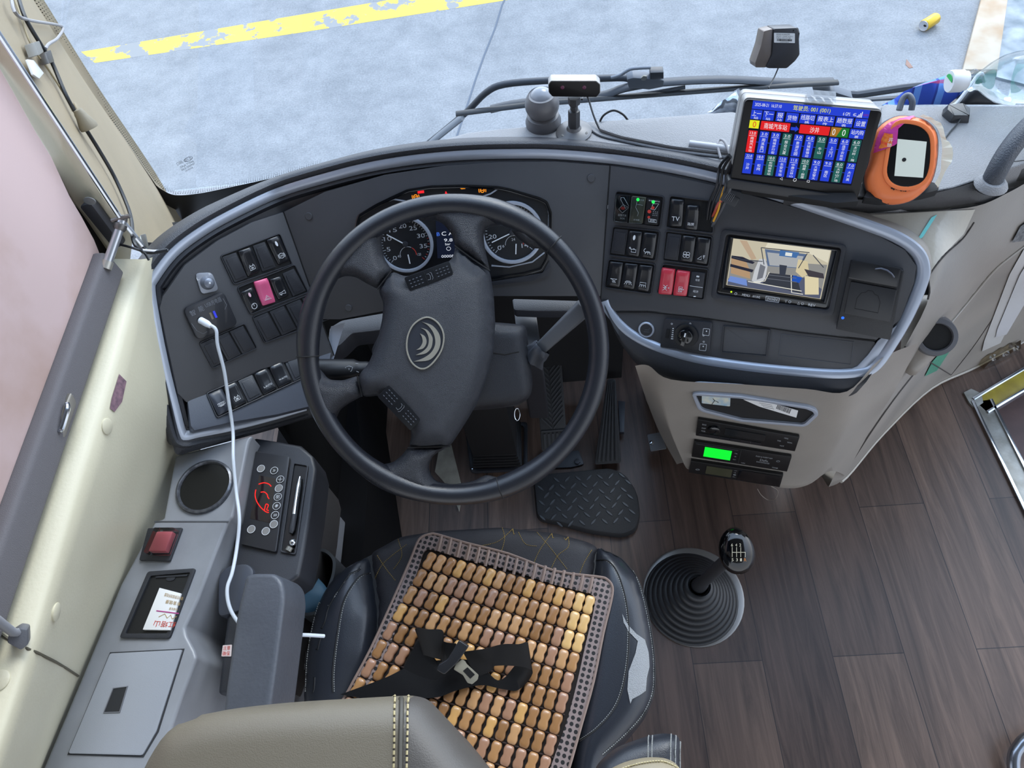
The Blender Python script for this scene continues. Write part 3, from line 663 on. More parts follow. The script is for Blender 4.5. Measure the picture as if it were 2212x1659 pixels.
# lower lip of the right pod, a broad dark skirt
sk0 = [(1304, 648), (1335, 700), (1370, 728), (1420, 752), (1500, 776), (1600, 792), (1700, 803), (1800, 810), (1862, 806), (1890, 797)]
sk1 = [(1325, 690), (1345, 745), (1385, 795), (1440, 820), (1520, 840), (1600, 852), (1680, 862), (1750, 866), (1800, 868), (1838, 856), (1880, 815)]
a_ = catmull([fp(x, y, 0.001) for x, y in sk0], 5)
b_ = catmull([at(x, y, PR.off(-0.012)) for x, y in sk1], 5)
c_ = [p+Vector((-0.0, 0.06, -0.035)) for p in b_]
g_ = MB().grid([a_, [p*0.65+q*0.35+PR.n*0.012 for p, q in zip(a_, b_)], [p*0.25+q*0.75+PR.n*0.012 for p, q in zip(a_, b_)], b_, c_])
g_.build('lower_skirt', mat('dark grey skirt', (52, 53, 57), 0.5, bump=(900, 0.15)), dash, sharp=70)
ar_ = [(1600, 395), (1680, 420), (1760, 447), (1860, 481), (1940, 512), (1985, 545), (1998, 582), (1990, 622), (1960, 690), (1918, 760), (1892, 793), (1880, 803)]
mould('pod_side', WARMG, ar_, [(0.004, -0.004), (0.008, -0.012), (0.012, -0.035), (0.014, -0.10)])
# under surface of the left pod
sk0 = [(322, 625), (332, 690), (350, 780), (372, 870), (390, 935), (402, 944), (430, 938), (500, 925), (580, 905), (660, 882), (720, 868)]
sk1 = [(308, 625), (318, 690), (336, 780), (358, 870), (372, 955), (384, 982), (420, 974), (500, 952), (580, 930), (660, 906), (720, 892)]
a_ = catmull([fp(x, y, 0.002) for x, y in sk0], 5); b_ = catmull([at(x, y, PL.off(-0.004)) for x, y in sk1], 5)
c_ = [p+Vector((-0.0, 0.05, -0.05)) for p in b_]
MB().grid([a_, [p*0.5+q*0.5+PL.n*0.007 for p, q in zip(a_, b_)], b_, c_]).build('left_skirt', PAD, dash, sharp=70)
# deck behind the arch
far = [(900, 318), (960, 300), (1010, 286), (1080, 278), (1160, 271), (1230, 264), (1290, 261), (1400, 255), (1500, 249), (1600, 243), (1720, 236), (1900, 229), (2060, 228), (2230, 228)]
near = [(880, 326), (960, 314), (1040, 309), (1120, 308), (1200, 309), (1280, 315), (1360, 325), (1440, 339), (1520, 357), (1600, 380), (1700, 408), (1830, 425), (1960, 424), (2060, 405), (2240, 345)]
ZD = 0.955; FD = Frame((0, 0, ZD), (0, 0, 1), (0, 1, 0))
nq, fq = FD.qs(near), FD.qs(far)
nq.append((1.25, nq[-1][1]-0.03)); fq.append((1.25, fq[-1][1]+0.0))
dk = MB().prism(FD, nq+fq[::-1], -0.05, 0); deck = dk.build('dash_top', DECK, dash, bevel=0.006, seg=3)
# raised lid and groove on the deck
lid = pris('top_lid', DECK, dash, FD, roundpoly(FD.qs([(1304, 268), (1590, 247), (1640, 330), (1560, 335), (1450, 322), (1340, 300), (1290, 283)]), 0.01), 0, 0.006, bevel=0.003)
g = MB(); g.tube(catmull([FD.w(FD.q(a, b), 0.001) for a, b in [(1265, 268), (1290, 292), (1340, 306), (1450, 328), (1560, 342), (1600, 348)]], 5), 0.0016, 6); g.build('groove', BLK, dash)
rl = pris('right_raised_deck', DECK, dash, FD, roundpoly(FD.qs([(1900, 232), (1975, 238), (2010, 256), (2024, 300), (2010, 330), (1900, 320)]), 0.012), 0, 0.008, bevel=0.004)
h = MB()
for a, b in ((1397, 303), (1401, 310), (1462, 318), (1471, 320), (1480, 321)): h.lathe(FD.w(FD.q(a, b), 0.0), (0, 0, 1), [(0.0014, 0), (0.0014, 0.0004), (0, 0.0005)], 8)
h.build('screw_holes', MATTB, dash)
# black front band of the right deck
n1 = [(1690, 420), (1830, 432), (1960, 428), (2060, 408), (2150, 378), (2250, 342)]; n2 = [(1690, 452), (1850, 462), (1990, 456), (2110, 442), (2170, 420), (2250, 385)]
e1_ = [FD.w(FD.q(a, b), 0.001) for a, b in n1]; e2_ = [at(a, b, Z(ZD-0.035)) for a, b in n2]
e1_.append(Vector((1.25, e1_[-1].y-0.03, e1_[-1].z))); e2_.append(Vector((1.25, e2_[-1].y-0.03, e2_[-1].z)))
A1 = catmull(e1_, 5); A2 = catmull(e2_, 5)
MB().grid([A1, [p*0.55+q*0.45+Vector((0, -0.004, 0.004)) for p, q in zip(A1, A2)], A2, [p+Vector((0, 0.05, -0.02)) for p in A2]]).build('deck_front_band', mat('dark band', (58, 58, 60), 0.5, bump=(600, 0.3)), dash, sharp=70)
# bright strip at the left rear of the deck edge
# round screw covers
for i, (a, b) in enumerate(((667, 467), (1277, 385), (753, 665))):
    F = facet(a, b); c = MB(); c.lathe(F.w(F.q(a, b), 0), F.n, [(0.0062, -0.001), (0.0062, 0.0012), (0.0055, 0.0018), (0, 0.0018)], 20); c.build('screw_cover', PANEL, dash)
for l_ in ([(613, 458), (668, 614), (722, 768)], [(1318, 358), (1308, 490), (1298, 645)]):
    sm_ = MB(); sm_.stroke(PC, PC.qs(l_), 0.0014, 0.0006); sm_.build('panel_seam', MATTB, dash, smooth=False)
sm_ = MB(); sm_.stroke(PR, PR.qs([(1330, 673), (1400, 673), (1500, 683), (1720, 716), (1892, 736)]), 0.0014, 0.0006)
sm_.build('panel_seam', MATTB, dash, smooth=False)

# ---- rocker switches
def rocker(F, px4, m, icon=None, up=1, h=0.008, name='rocker_switch', led=None, label=None, grow=0.0, tilt=1):
    Q = Quad(F, px4); b = MB(); nx, ny = 6, 10; rows = []
    for j in range(ny+1):
        t = j/ny; r_ = []
        hh = h*(0.55+0.45*((1-t) if tilt > 0 else t)) - h*0.28*math.sin(math.pi*t)*0.6 if tilt else h*(0.7+0.3*math.sin(math.pi*t))
        for i in range(nx+1):
            s_ = i/nx; e = min(1.0, 0.62+0.38*math.sqrt(max(0, 1-(2*s_-1)**6)))
            e2 = 1-0.30*(abs(2*t-1)**8); inx = 0.06*abs(2*t-1)**6
            r_.append(F.w(Q.p(0.5+(s_-0.5)*(1-inx), t), hh*e*e2))
        rows.append(r_)
    b.grid(rows)
    rim = [rows[0][i] for i in range(nx+1)]+[rows[j][nx] for j in range(1, ny+1)]+[rows[ny][i] for i in range(nx-1, -1, -1)]+[rows[j][0] for j in range(ny-1, 0, -1)]
    low = [p-F.n*((p-F.p).dot(F.n)+0.002) for p in rim]; n = len(rim)
    b.add(rim+low, [[i, n+i, n+(i+1) % n, (i+1) % n] for i in range(n)])
    o = b.build(name, m, dash, bevel=0.0012, seg=2, ang=50, sharp=60, label=label)
    def hgt(t): return h*(0.55+0.45*((1-t) if tilt > 0 else t)) - h*0.28*math.sin(math.pi*t)*0.6 if tilt else h*(0.7+0.3*math.sin(math.pi*t))
    if icon:
        k = MB(); c0, c1 = icon[1] if len(icon) > 1 else (0.78, 0.17); Fi = F.off(max(hgt(c0-c1*0.6), hgt(c0+c1*0.6))+0.0001)
        draw_icon(k, Quad(Fi, [F.w(p, 0) and p for p in Q.rect(0.2, c0-c1*0.62, 0.8, c0+c1*0.62)], local=True), icon[0])
        k.build('switch_symbol', WHITE, o, smooth=False)
    if led:
        k = MB(); Fi = F.off(hgt(0.2)+0.0006); q = Quad(Fi, Q.rect(0.38, 0.14, 0.62, 0.34), local=True)
        k.prism(Fi, [q.p(0.5+0.5*math.cos(t)*0.7, 0.5+0.5*math.sin(t)) for t in [i*0.523 for i in range(12)]], -0.001, 0.0006); k.build('indicator_lens', mat('lens '+str(led), led, 0.3), o)
    return o
def draw_icon(b, Q, kind):
    F = Q.F; wd = 0.0007; ar = abs((Vector(Q.c[1])-Vector(Q.c[0])).length/(Vector(Q.c[3])-Vector(Q.c[0])).length)
    def L(pts, closed=False, w=wd): b.stroke(F, [Q.p(x, y) for x, y in pts], w, 0.0003, closed)
    def circ(cx, cy, r, n=12, a0=0, a1=2*math.pi): L([(cx+r*math.cos(a0+(a1-a0)*i/n), cy+r*ar*math.sin(a0+(a1-a0)*i/n)) for i in range(n if a1-a0 > 6.2 else n+1)], a1-a0 > 6.2)
    if kind == 'fan':
        for cx, cy in ((.32, .32), (.68, .32), (.32, .68), (.68, .68)): circ(cx, cy, .2)
    elif kind == 'lamp':
        L([(.1, .45), (.9, .45), (.72, .25), (.28, .25)], True)
        for x0, x1 in ((.2, .05), (.38, .32), (.62, .68), (.8, .95)): L([(x0, .55), (x1, .85)])
    elif kind == 'spot':
        L([(.1, .2), (.9, .2), (.6, .5)], True)
        for x in (.35, .5, .65): L([(x, .55), (x+.12, .85)])
    elif kind == 'box':
        L([(.15, .15), (.85, .15), (.85, .55), (.15, .55)], True)
        for x0, x1 in ((.2, .1), (.4, .36), (.6, .64), (.8, .9)): L([(x0, .62), (x1, .92)])
    elif kind == 'night':
        circ(.3, .3, .22, 8, 1.0, 4.6); L([(.3, .6), (.9, .6), (.75, .45), (.45, .45)], True)
        for x0, x1 in ((.35, .25), (.6, .6), (.8, .92)): L([(x0, .7), (x1, .92)])
    elif kind == 'door':
        L([(.3, .1), (.7, .1), (.7, .9), (.3, .9)], True); L([(.3, .5), (.7, .5)]); L([(.4, .35), (.62, .35)]); circ(.85, .5, .05, 6); L([(.4, .65), (.6, .8)])
    elif kind == 'door2':
        L([(.2, .1), (.42, .3), (.42, .7), (.2, .9)]); L([(.7, .1), (.5, .3), (.5, .7), (.7, .9)]); L([(.2, .5), (.7, .5)]); circ(.88, .5, .05, 6)
    elif kind == 'brake':
        circ(.5, .5, .3); circ(.5, .5, .42, 6, -.7, .7); circ(.5, .5, .42, 6, 2.44, 3.84); put_text(b, Q.sub(.3, .38, .7, .62), 'ABS', 0.0003)
    elif kind == 'horn':
        L([(.1, .35), (.5, .35), (.9, .15), (.9, .8), (.5, .62), (.1, .62)], True); L([(.2, .62), (.2, .8), (.4, .8)])
    elif kind == 'wheelhot':
        circ(.5, .5, .35, 10, -2.2, 4.2); L([(.5, .1), (.5, .5)])
    elif kind == 'hazard': L([(.5, .15), (.9, .85), (.1, .85)], True); L([(.5, .38), (.7, .74), (.3, .74)], True)
    elif kind == 'bin':
        L([(.15, .3), (.7, .3), (.7, .9), (.15, .9)], True); L([(.25, .55), (.6, .55)]); L([(.7, .2), (.9, .1), (.9, .9), (.75, .9)]); L([(.33, .55), (.33, .85)]); L([(.5, .55), (.5, .85)])
    elif kind == 'lock':
        L([(.35, .4), (.9, .4), (.9, .9), (.35, .9)], True); L([(.5, .4), (.62, .22), (.75, .4)]); circ(.15, .2, .08, 6); L([(.2, .35), (.35, .42)])
    elif kind == 'wash':
        L([(.1, .9), (.55, .25), (.55, .9)], True); L([(.7, .15), (.95, .15)]); L([(.82, .15), (.82, .7)]); L([(.7, .35), (.95, .35)])
    elif kind == 'window':
        L([(.2, .35), (.8, .35), (.8, .95), (.2, .95)], True); L([(.35, .35), (.3, .1)]); L([(.65, .35), (.7, .1)]); L([(.35, .6), (.65, .6)]); L([(.35, .75), (.65, .75)])
    elif kind == 'battery':
        L([(.1, .3), (.9, .3), (.9, .7), (.1, .7)], True); L([(.2, .5), (.4, .5)]); L([(.6, .5), (.8, .5)]); L([(.5, .4), (.5, .6)]); L([(.25, .85), (.75, .85)])
    else: put_text_mid(b, Q, kind, 0.72, 0.0003)
def blank(F, px4, nm='blank_cover'):
    q = Quad(F, px4); b = MB(); b.prism(F, roundpoly(q.rect(0, 0, 1, 1), 0.0015), 0, 0.0022); o = b.build(nm, BLK, dash, bevel=0.0008)
    pris('cover_face', BLK, o, F, roundpoly(q.rect(.16, .12, .9, .9), 0.001), 0.0022, 0.0034, bevel=0.0005)
def bezel(F, px4, nm='switch_bezel', r=0.005, h=0.003):
    q = F.qs(px4); o = roundpoly(q, r, 4); i_ = roundpoly(inset(q, 0.0025), r*0.6, 4)
    if len(o) == len(i_): MB().ring(F, o, i_, -0.004, h).build(nm, BLK, dash, bevel=0.0008)
    pris('switch_well', MATTB, dash, F, inset(q, 0.002), -0.002, 0.0004)
# left bank, three rows
bezel(PL, [(474, 552), (604, 503), (632, 572), (504, 616)])
blank(PL, [(479, 555), (509, 545), (534, 600), (506, 611)])
rocker(PL, [(512, 543), (541, 533), (562, 584), (534, 598)], SATB, ('window', (.72, .2)))
blank(PL, [(545, 531), (571, 522), (595, 577), (566, 587)])
rocker(PL, [(573, 519), (601, 508), (626, 562), (600, 572)], SATB, ('brake', (.72, .2)), led=(225, 228, 235))
bezel(PL, [(510, 621), (636, 570), (666, 632), (540, 680)])
rocker(PL, [(517, 632), (544, 619), (564, 663), (540, 678)], SATB, ('wheelhot', (.78, .2)), led=(240, 200, 215))
rocker(PL, [(546, 609), (576, 600), (595, 652), (566, 661)], PINK, ('hazard', (.72, .2)), label='pink hazard light switch')
rocker(PL, [(580, 604), (606, 595), (624, 637), (600, 648)], SATB, ('horn', (.76, .2)))
blank(PL, [(609, 591), (634, 580), (660, 628), (632, 640)])
bezel(PL, [(543, 684), (688, 626), (715, 688), (570, 742)])
for k in range(4):
    a = k/4; blank(PL, [(546+35*k, 687-14*k), (577+35*k, 674-14*k), (604+35*k, 724-13.5*k), (573+35*k, 738-13.5*k)])
bezel(PL, [(428, 740), (528, 697), (556, 752), (458, 797)])
for k in range(3): blank(PL, [(431+32*k, 743-13.5*k), (460+32*k, 730-13.5*k), (487+32*k, 779-14*k), (459+32*k, 793-14*k)])
# lower left row on the shelf
bezel(PLS, [(444, 850), (664, 756), (684, 805), (468, 905)])
def shelf(i): return [(447+33.2*i, 853-14.6*i), (478+33.2*i, 839-14.6*i), (500+32.6*i, 884-15*i), (471+32.6*i, 900-15*i)]
rocker(PLS, shelf(0), mat('flat dark switch', (50, 54, 64), 0.3), ('battery', (.62, .2)), tilt=0, h=0.006)
rocker(PLS, shelf(1), SATB, ('window', (.65, .2)))
blank(PLS, shelf(2))
rocker(PLS, shelf(3), SATB, ('L.AUTO', (.72, .16))); rocker(PLS, shelf(4), SATB, ('W.AUTO', (.70, .16)))
blank(PLS, shelf(5)); blank(PLS, [(a+1, b) for a, b in shelf(6)])
# right banks
def col3(c, x0=None): return c
bezel(PR, [(1331, 411), (1436, 423), (1427, 491), (1324, 478)])
bezel(PR, [(1324, 487), (1427, 498), (1418, 564), (1315, 552)])
bezel(PR, [(1315, 558), (1417, 569), (1408, 636), (1305, 621)])
bezel(PR, [(1447, 421), (1546, 433), (1542, 505), (1438, 492)])
bezel(PR, [(1438, 497), (1541, 509), (1532, 577), (1431, 563)])
bezel(PR, [(1431, 568), (1532, 580), (1522, 648), (1418, 633)])
def bank(tl, tr, br, bl, i, n=3, pad=.03):
    f = lambda p, q, t: (p[0]+(q[0]-p[0])*t, p[1]+(q[1]-p[1])*t)
    a, b = (i+pad)/n, (i+1-pad)/n
    return [f(tl, tr, a), f(tl, tr, b), f(bl, br, b), f(bl, br, a)]
B1 = ((1327, 493), (1422, 504), (1413, 559), (1319, 546)); B2 = ((1317, 563), (1413, 574), (1403, 630), (1309, 616))
B3_ = ((1442, 503), (1538, 515), (1529, 571), (1434, 558)); B4 = ((1433, 575), (1522, 588), (1513, 640), (1424, 634))
blank(PR, bank(*B1, 0)); rocker(PR, bank(*B1, 1), SATB, ('lock', (.74, .18)), led=(235, 238, 240)); rocker(PR, bank(*B1, 2), SATB, ('night', (.74, .18)))
for i, k in enumerate(('spot', 'lamp', 'box')): rocker(PR, bank(*B2, i), SATB, (k, (.74, .18)))
blank(PR, bank(*B3_, 0)); rocker(PR, bank(*B3_, 1), SATB, ('fan', (.72, .2))); rocker(PR, bank(*B3_, 2), SATB, ('wash', (.74, .18)))
rocker(PR, [(1431, 577), (1460, 581), (1452, 636), (1422, 634)], RED, ('door2', (.72, .2)), label='red front door switch', h=0.011)
rocker(PR, [(1463, 582), (1492, 586), (1484, 639), (1454, 637)], RED, ('door', (.72, .2)), label='red rear door switch beside the first', h=0.011)
rocker(PR, [(1450, 428), (1480, 431), (1474, 489), (1445, 489)], SATB, ('TV', (.70, .18)), h=0.010)
rocker(PR, [(1484, 441), (1513, 444), (1507, 497), (1477, 494)], SATB, ('路牌', (.76, .14)), h=0.010)
pris('open_socket', mat('black hole', (4, 4, 5), 0.9), dash, PR, PR.qs([(1516, 436), (1542, 439), (1538, 500), (1510, 497)]), 0.0003, 0.0009)
tg = pris('toggle_switch', BLK, dash, PR, roundpoly(PR.qs([(1495, 586), (1524, 589), (1517, 643), (1487, 639)]), 0.001), 0, 0.004, bevel=0.0008)
k = MB(); put_text(k, Quad(PR.off(0.0041), [(1503, 602), (1512, 603), (1511, 608), (1502, 607)]), '标准', 0.0002); put_text(k, Quad(PR.off(0.0041), [(1498, 626), (1509, 628), (1508, 633), (1497, 631)]), '经济', 0.0002)
k.prism(PR, PR.qs([(1506, 594), (1512, 595), (1511, 598), (1505, 597)]), 0.004, 0.0045); k.prism(PR, PR.qs([(1499, 638), (1504, 638), (1504, 640), (1499, 640)]), 0.004, 0.0045)
k.stroke(PR.off(0.004), PR.qs([(1491, 616), (1519, 620)]), 0.0006); k.build('switch_text', WHITE, tg, smooth=False)
# guarded emergency switches
for i, (px4, c, nm, lb) in enumerate((([(1333, 419), (1363, 422), (1357, 480), (1329, 477)], (30, 32, 36), 'guarded_switch', 'clear covered SOS alarm switch'), ([(1367, 423), (1397, 426), (1389, 482), (1361, 480)], (104, 104, 90), 'guarded_switch', 'olive covered switch with green lamp'), ([(1399, 427), (1429, 431), (1422, 485), (1394, 483)], (24, 25, 29), 'buzzer_switch', 'black alarm panel with small red symbols'))):
    b = pris(nm, mat('guard base %d' % i, c, 0.35), dash, PR, roundpoly(PR.qs(px4), 0.0012), 0, 0.006, bevel=0.0008, label=lb); q = Quad(PR.off(0.0062), px4)
    k = MB()
    if i == 0:
        put_text(k, q.sub(.18, .72, .82, .81), '报警开关', 0.0002); put_text(k, q.sub(.36, .85, .7, .91), 'SOS', 0.0002)
        for l in ([(.3, .12), (.5, .1), (.92, .4), (.7, .5), (.3, .2)], [(.2, .55), (.5, .36), (.92, .46), (.5, .68)]): k.stroke(PR.off(0.0062), [q.p(*x) for x in l], 0.0007, closed=True)
        r = MB(); r.prism(PR, [q.p(.5+.16*math.cos(t), .5+.06*math.sin(t)) for t in [j*.52 for j in range(12)]], 0.006, 0.0067); r.build('red_symbol', REDP, b, smooth=False)
    elif i == 1:
        put_text(k, q.sub(.25, .86, .7, .92), '缓速器', 0.0002); k.stroke(PR.off(0.0062), [q.p(*x) for x in [(.35, .2), (.3, .42), (.55, .62), (.5, .75)]], 0.0006); k.stroke(PR.off(0.0062), [q.p(*x) for x in [(.35, .3), (.8, .32)]], 0.0005)
        put_text(k, q.sub(.3, .1, .85, .16), '安全开关', 0.0002)
    else:
        put_text(k, q.sub(.1, .07, .9, .12), '紧急断电开关', 0.0002); k.stroke(PR.off(0.0062), [q.p(*x) for x in [(.3, .42), (.45, .2), (.85, .18), (.6, .44)]], 0.0005, closed=True)
        k.stroke(PR.off(0.0062), [q.p(*x) for x in [(.2, .8), (.8, .82), (.85, .93), (.25, .92)]], 0.0005, closed=True); put_text(k, q.sub(.35, .83, .7, .9), 'ENG', 0.0002)
        for x in (.5, .64, .78):
            for y in (.5, .57, .64): k.prism(PR, [q.p(x, y), q.p(x+.04, y), q.p(x+.04, y+.02), q.p(x, y+.02)], 0.006, 0.0063)
        r = MB()
        for (x, y, rr) in ((.22, .52, .14), (.22, .74, .10), (.45, .36, .12)): r.prism(PR, [q.p(x+rr*math.cos(t), y+rr*.5*math.sin(t)) for t in [j*.52 for j in range(12)]], 0.006, 0.0067)
        r.build('red_symbols', REDP, b, smooth=False)
    k.build('switch_print', WHITE, b, smooth=False)
    if i: MB().lathe(PR.w(PR.q(*((1380, 430), (1413, 435))[i-1]), 0.006), PR.n, [(0.0026, 0), (0.002, 0.001), (0, 0.0014)], 12).build('green_lamp', glow('green lamp', (40, 235, 90), 1.6), b)
    if i < 2:
        gq = inset(roundpoly(PR.qs(px4), 0.0012), 0.0004); MB().prism(PR, gq, 0.006, 0.0105).build('clear_cover', CLEAR, b, bevel=0.0012)
# ---- instrument cluster
def oval(F, c, rx, ry, n=48, lift=0.0):
    """ellipse centred on photo pixel c, radii in photo pixels along the face axes"""
    o = F.q(c[0], c[1], lift); ex = F.q(c[0]+rx, c[1], lift); ey = F.q(c[0], c[1]-ry, lift)
    a = math.hypot(ex[0]-o[0], ex[1]-o[1]); b = math.hypot(ey[0]-o[0], ey[1]-o[1])
    return o, a, b
KC = [(768, 480), (773, 463), (812, 440), (845, 424), (880, 408), (930, 400), (1000, 398), (1075, 401), (1100, 406), (1165, 425), (1183, 434), (1193, 460), (1192, 520), (1186, 560), (1172, 585), (1130, 596), (1065, 605), (960, 607), (860, 600), (800, 580), (775, 540), (765, 505)]
kq = roundpoly(PC.qs(KC), 0.004, 3)
cl = MB().ring(PC, kq, inset(kq, 0.006), -0.03, 0.004).build('cluster_hood', GLOSSB, dash, bevel=0.0012)
pris('cluster_back', mat('cluster face', (20, 22, 27), 0.35, coat=0.3), dash, PC, inset(kq, 0.003), -0.012, 0.0006)
b = MB(); LN = [[(771, 480), (776, 466), (812, 445), (850, 430), (858, 431), (885, 436), (900, 441)], [(1040, 425), (1060, 418), (1078, 406), (1100, 408), (1165, 428), (1178, 436), (1186, 462), (1184, 520)], [(1062, 573), (1100, 576), (1150, 565), (1176, 545)]]
for l in LN: b = MB(); b.stroke(PC, PC.qs(l), 0.0022, 0.0028); b.build('cluster_trim_line', SILV, dash, smooth=False)
for nm, c, rx, ry in (('tachometer', (876, 527), 59, 60), ('speedometer', (1106, 502), 66, 66)):
    o, a, b_ = oval(PC, c, rx, ry); r0 = (a+b_)/2
    g = MB(); g.ring(PC, ell(o, r0*1.03, r0*1.03, 48), ell(o, r0*0.92, r0*0.92, 48), 0, 0.007); gg = g.build('%s_ring' % nm, SILV, dash, bevel=0.0012)
    pris('dial_face', mat('dial face', (22, 25, 30), 0.4), gg, PC, ell(o, r0*0.93, r0*0.93, 40), 0, 0.0012)
    t = MB(); tr = MB(); Fd = PC.off(0.0012)
    for k in range(41):
        an = R(225-270*k/40); L_ = 0.12 if k % 5 == 0 else 0.06
        m_ = tr if (nm == 'tachometer' and k > 30 and k % 2 == 0) else t
        m_.stroke(Fd, [(o[0]+r0*(.88-L_)*math.cos(an), o[1]+r0*(.88-L_)*math.sin(an)), (o[0]+r0*.88*math.cos(an), o[1]+r0*.88*math.sin(an))], 0.0008)
    nums = ['0', '5', '10', '15', '20', '25', '30', '35'] if nm == 'tachometer' else ['0', '20', '40', '60', '80', '100', '120', '140']
    for k, s_ in enumerate(nums):
        an = R(225-(270*k/8 if nm == 'tachometer' else 270*k/7)); q = (o[0]+r0*.66*math.cos(an), o[1]+r0*.66*math.sin(an)); W = 0.0045*len(s_)/1.4; H = 0.0035
        put_text(t, Quad(Fd, [(q[0]-W, q[1]+H), (q[0]+W, q[1]+H), (q[0]+W, q[1]-H), (q[0]-W, q[1]-H)], local=True), s_, 0.0003)
    # sub gauge
    so = (o[0]+0.002, o[1]-r0*0.40); t.stroke(Fd, [(so[0]+r0*.3*math.cos(R(x)), so[1]+r0*.3*math.sin(R(x))) for x in range(60, 190, 12)], 0.0008)
    tr.stroke(Fd, [(so[0]+r0*.3*math.cos(R(x)), so[1]+r0*.3*math.sin(R(x))) for x in range(-5, 60, 12)], 0.001)
    for s_, dx in (('40', -.34), ('120', .4)) if nm == 'tachometer' else (('16', -.4), ('32', .38), ('24', -.02)):
        q = (so[0]+r0*dx, so[1]+(-.02 if s_ != '24' else .17)*r0); put_text(t, Quad(Fd, [(q[0]-.003, q[1]+.0022), (q[0]+.003, q[1]+.0022), (q[0]+.003, q[1]-.0022), (q[0]-.003, q[1]-.0022)], local=True), s_, 0.0003)
    if nm == 'speedometer': t.stroke(Fd, [(so[0]+r0*(.5+x), so[1]+r0*(-.05+y)) for x, y in ((-.08, -.05), (.08, -.05), (.08, .05), (-.08, .05))], 0.0005, closed=True)
    t.build('dial_print', mat('dial print', (190, 194, 200), 0.5), gg, smooth=False); tr.build('red_scale', REDP, gg, smooth=False)
    n_ = MB(); an = R(146 if nm == 'tachometer' else 200); n_.stroke(PC.off(0.003), [(o[0], o[1]), (o[0]+r0*.74*math.cos(an), o[1]+r0*.74*math.sin(an))], 0.0016, 0.001); n_.stroke(PC.off(0.003), [(so[0]+0.0008, so[1]-r0*.32), (so[0]+(.0 if nm == 'tachometer' else .003), so[1]+r0*.02)], 0.0018, 0.001)
    n_.build('needles', WHITE, gg, smooth=False)
    hb = MB(); hb.lathe(PC.w(o, 0.001), PC.n, [(0.005, 0), (0.0045, 0.004), (0, 0.005)], 16); hb.build('needle_hub', BLK, gg)
# small display between dials
qd = Quad(PC.off(0.0016), [(941, 474), (988, 471), (990, 556), (945, 558)]); 
db = pris('centre_display', glow('display navy', (20, 26, 44), 1.0), dash, PC, [qd.p(0, 0), qd.p(1, 0), qd.p(1, 1), qd.p(0, 1)], 0, 0.0018)
t = MB(); put_text(t, qd.sub(.38, .72, .8, .8), '9.8', 0.0005) ; put_text(t, qd.sub(.2, .92, .9, .98), '000085', 0.0005); put_text(t, qd.sub(.35, .04, .55, .16), 'Y', 0.0005)
t = MB(); put_text(t, qd.sub(.35, .50, .75, .58), '9.8', 0.0005); put_text(t, qd.sub(.4, .61, .65, .67), 'bar', 0.0005); put_text(t, qd.sub(.2, .92, .9, .99), '000085', 0.0005); put_text(t, qd.sub(.3, .06, .5, .16), 'Y', 0.0005); put_text(t, qd.sub(.25, .32, .9, .42), 'C A1', 0.0005)
cc = qd.p(.55, .76); t.stroke(PC.off(0.0018), ell(cc, .0035, .003, 12), 0.0006, closed=True); t.build('display_text', glow('display white', (225, 232, 245), 1.0), db, smooth=False)
t = MB(); put_text(t, qd.sub(.02, .33, .16, .42), 'B', 0.0005); t.build('display_mark', glow('display blue', (70, 120, 240), 1.0), db, smooth=False)
# warning lamps
def lamp(px, py, col, kind, s=0.0052):
    b = MB(); q = PC.q(px, py); F = PC.off(0.0010)
    if kind == 'engine': b.prism(F, [(q[0]+s*x, q[1]+s*y) for x, y in ((-1, -.5), (-.6, -.7), (.5, -.7), (.7, -.4), (1.1, -.4), (1.1, .3), (.7, .3), (.4, .6), (-.5, .6), (-.7, .2), (-1, .2))], -0.0004, 0.0004)
    elif kind == 'belt': b.prism(F, [(q[0]+s*x*.8, q[1]+s*y) for x, y in ((-.7, -.9), (.7, -.9), (.5, .3), (.25, .5), (.25, .9), (-.25, .9), (-.25, .5), (-.5, .3))], -0.0004, 0.0004)
    elif kind == 'ring':
        b.stroke(F, ell(q, s*.62, s*.62, 14), 0.0012, closed=True); b.stroke(F, [(q[0]-s, q[1]-s*.6), (q[0]-s*1.1, q[1]), (q[0]-s, q[1]+s*.6)], 0.0010); b.stroke(F, [(q[0]+s, q[1]-s*.6), (q[0]+s*1.1, q[1]), (q[0]+s, q[1]+s*.6)], 0.0010); b.stroke(F, [(q[0]-s*.4, q[1]), (q[0]+s*.4, q[1])], 0.0010)
    else:
        b.prism(F, [(q[0]+s*x, q[1]+s*y) for x, y in ((-1, -.6), (1, -.6), (1, .6), (.6, .6), (.6, .8), (.3, .8), (.3, .6), (-.3, .6), (-.3, .8), (-.6, .8), (-.6, .6), (-1, .6))], -0.0004, 0.0004)
    b.build('warning_lamp', col, dash, smooth=False)
AMB = glow('amber lamp', (255, 150, 40), 1.3); RDL = glow('red lamp', (255, 40, 50), 1.2)
lamp(898, 425, AMB, 'ring'); lamp(909, 413, RDL, 'box'); lamp(964, 420, RDL, 'belt'); lamp(1001, 403, AMB, 'engine'); lamp(1042, 411, AMB, 'ring')
pris('cluster_lower_lip', BLK, dash, PC, roundpoly(PC.qs([(960, 609), (1062, 607), (1100, 601), (1172, 588), (1186, 562), (1190, 575), (1182, 596), (1150, 606), (1062, 615), (960, 618)]), 0.001), 0, 0.004, bevel=0.001)

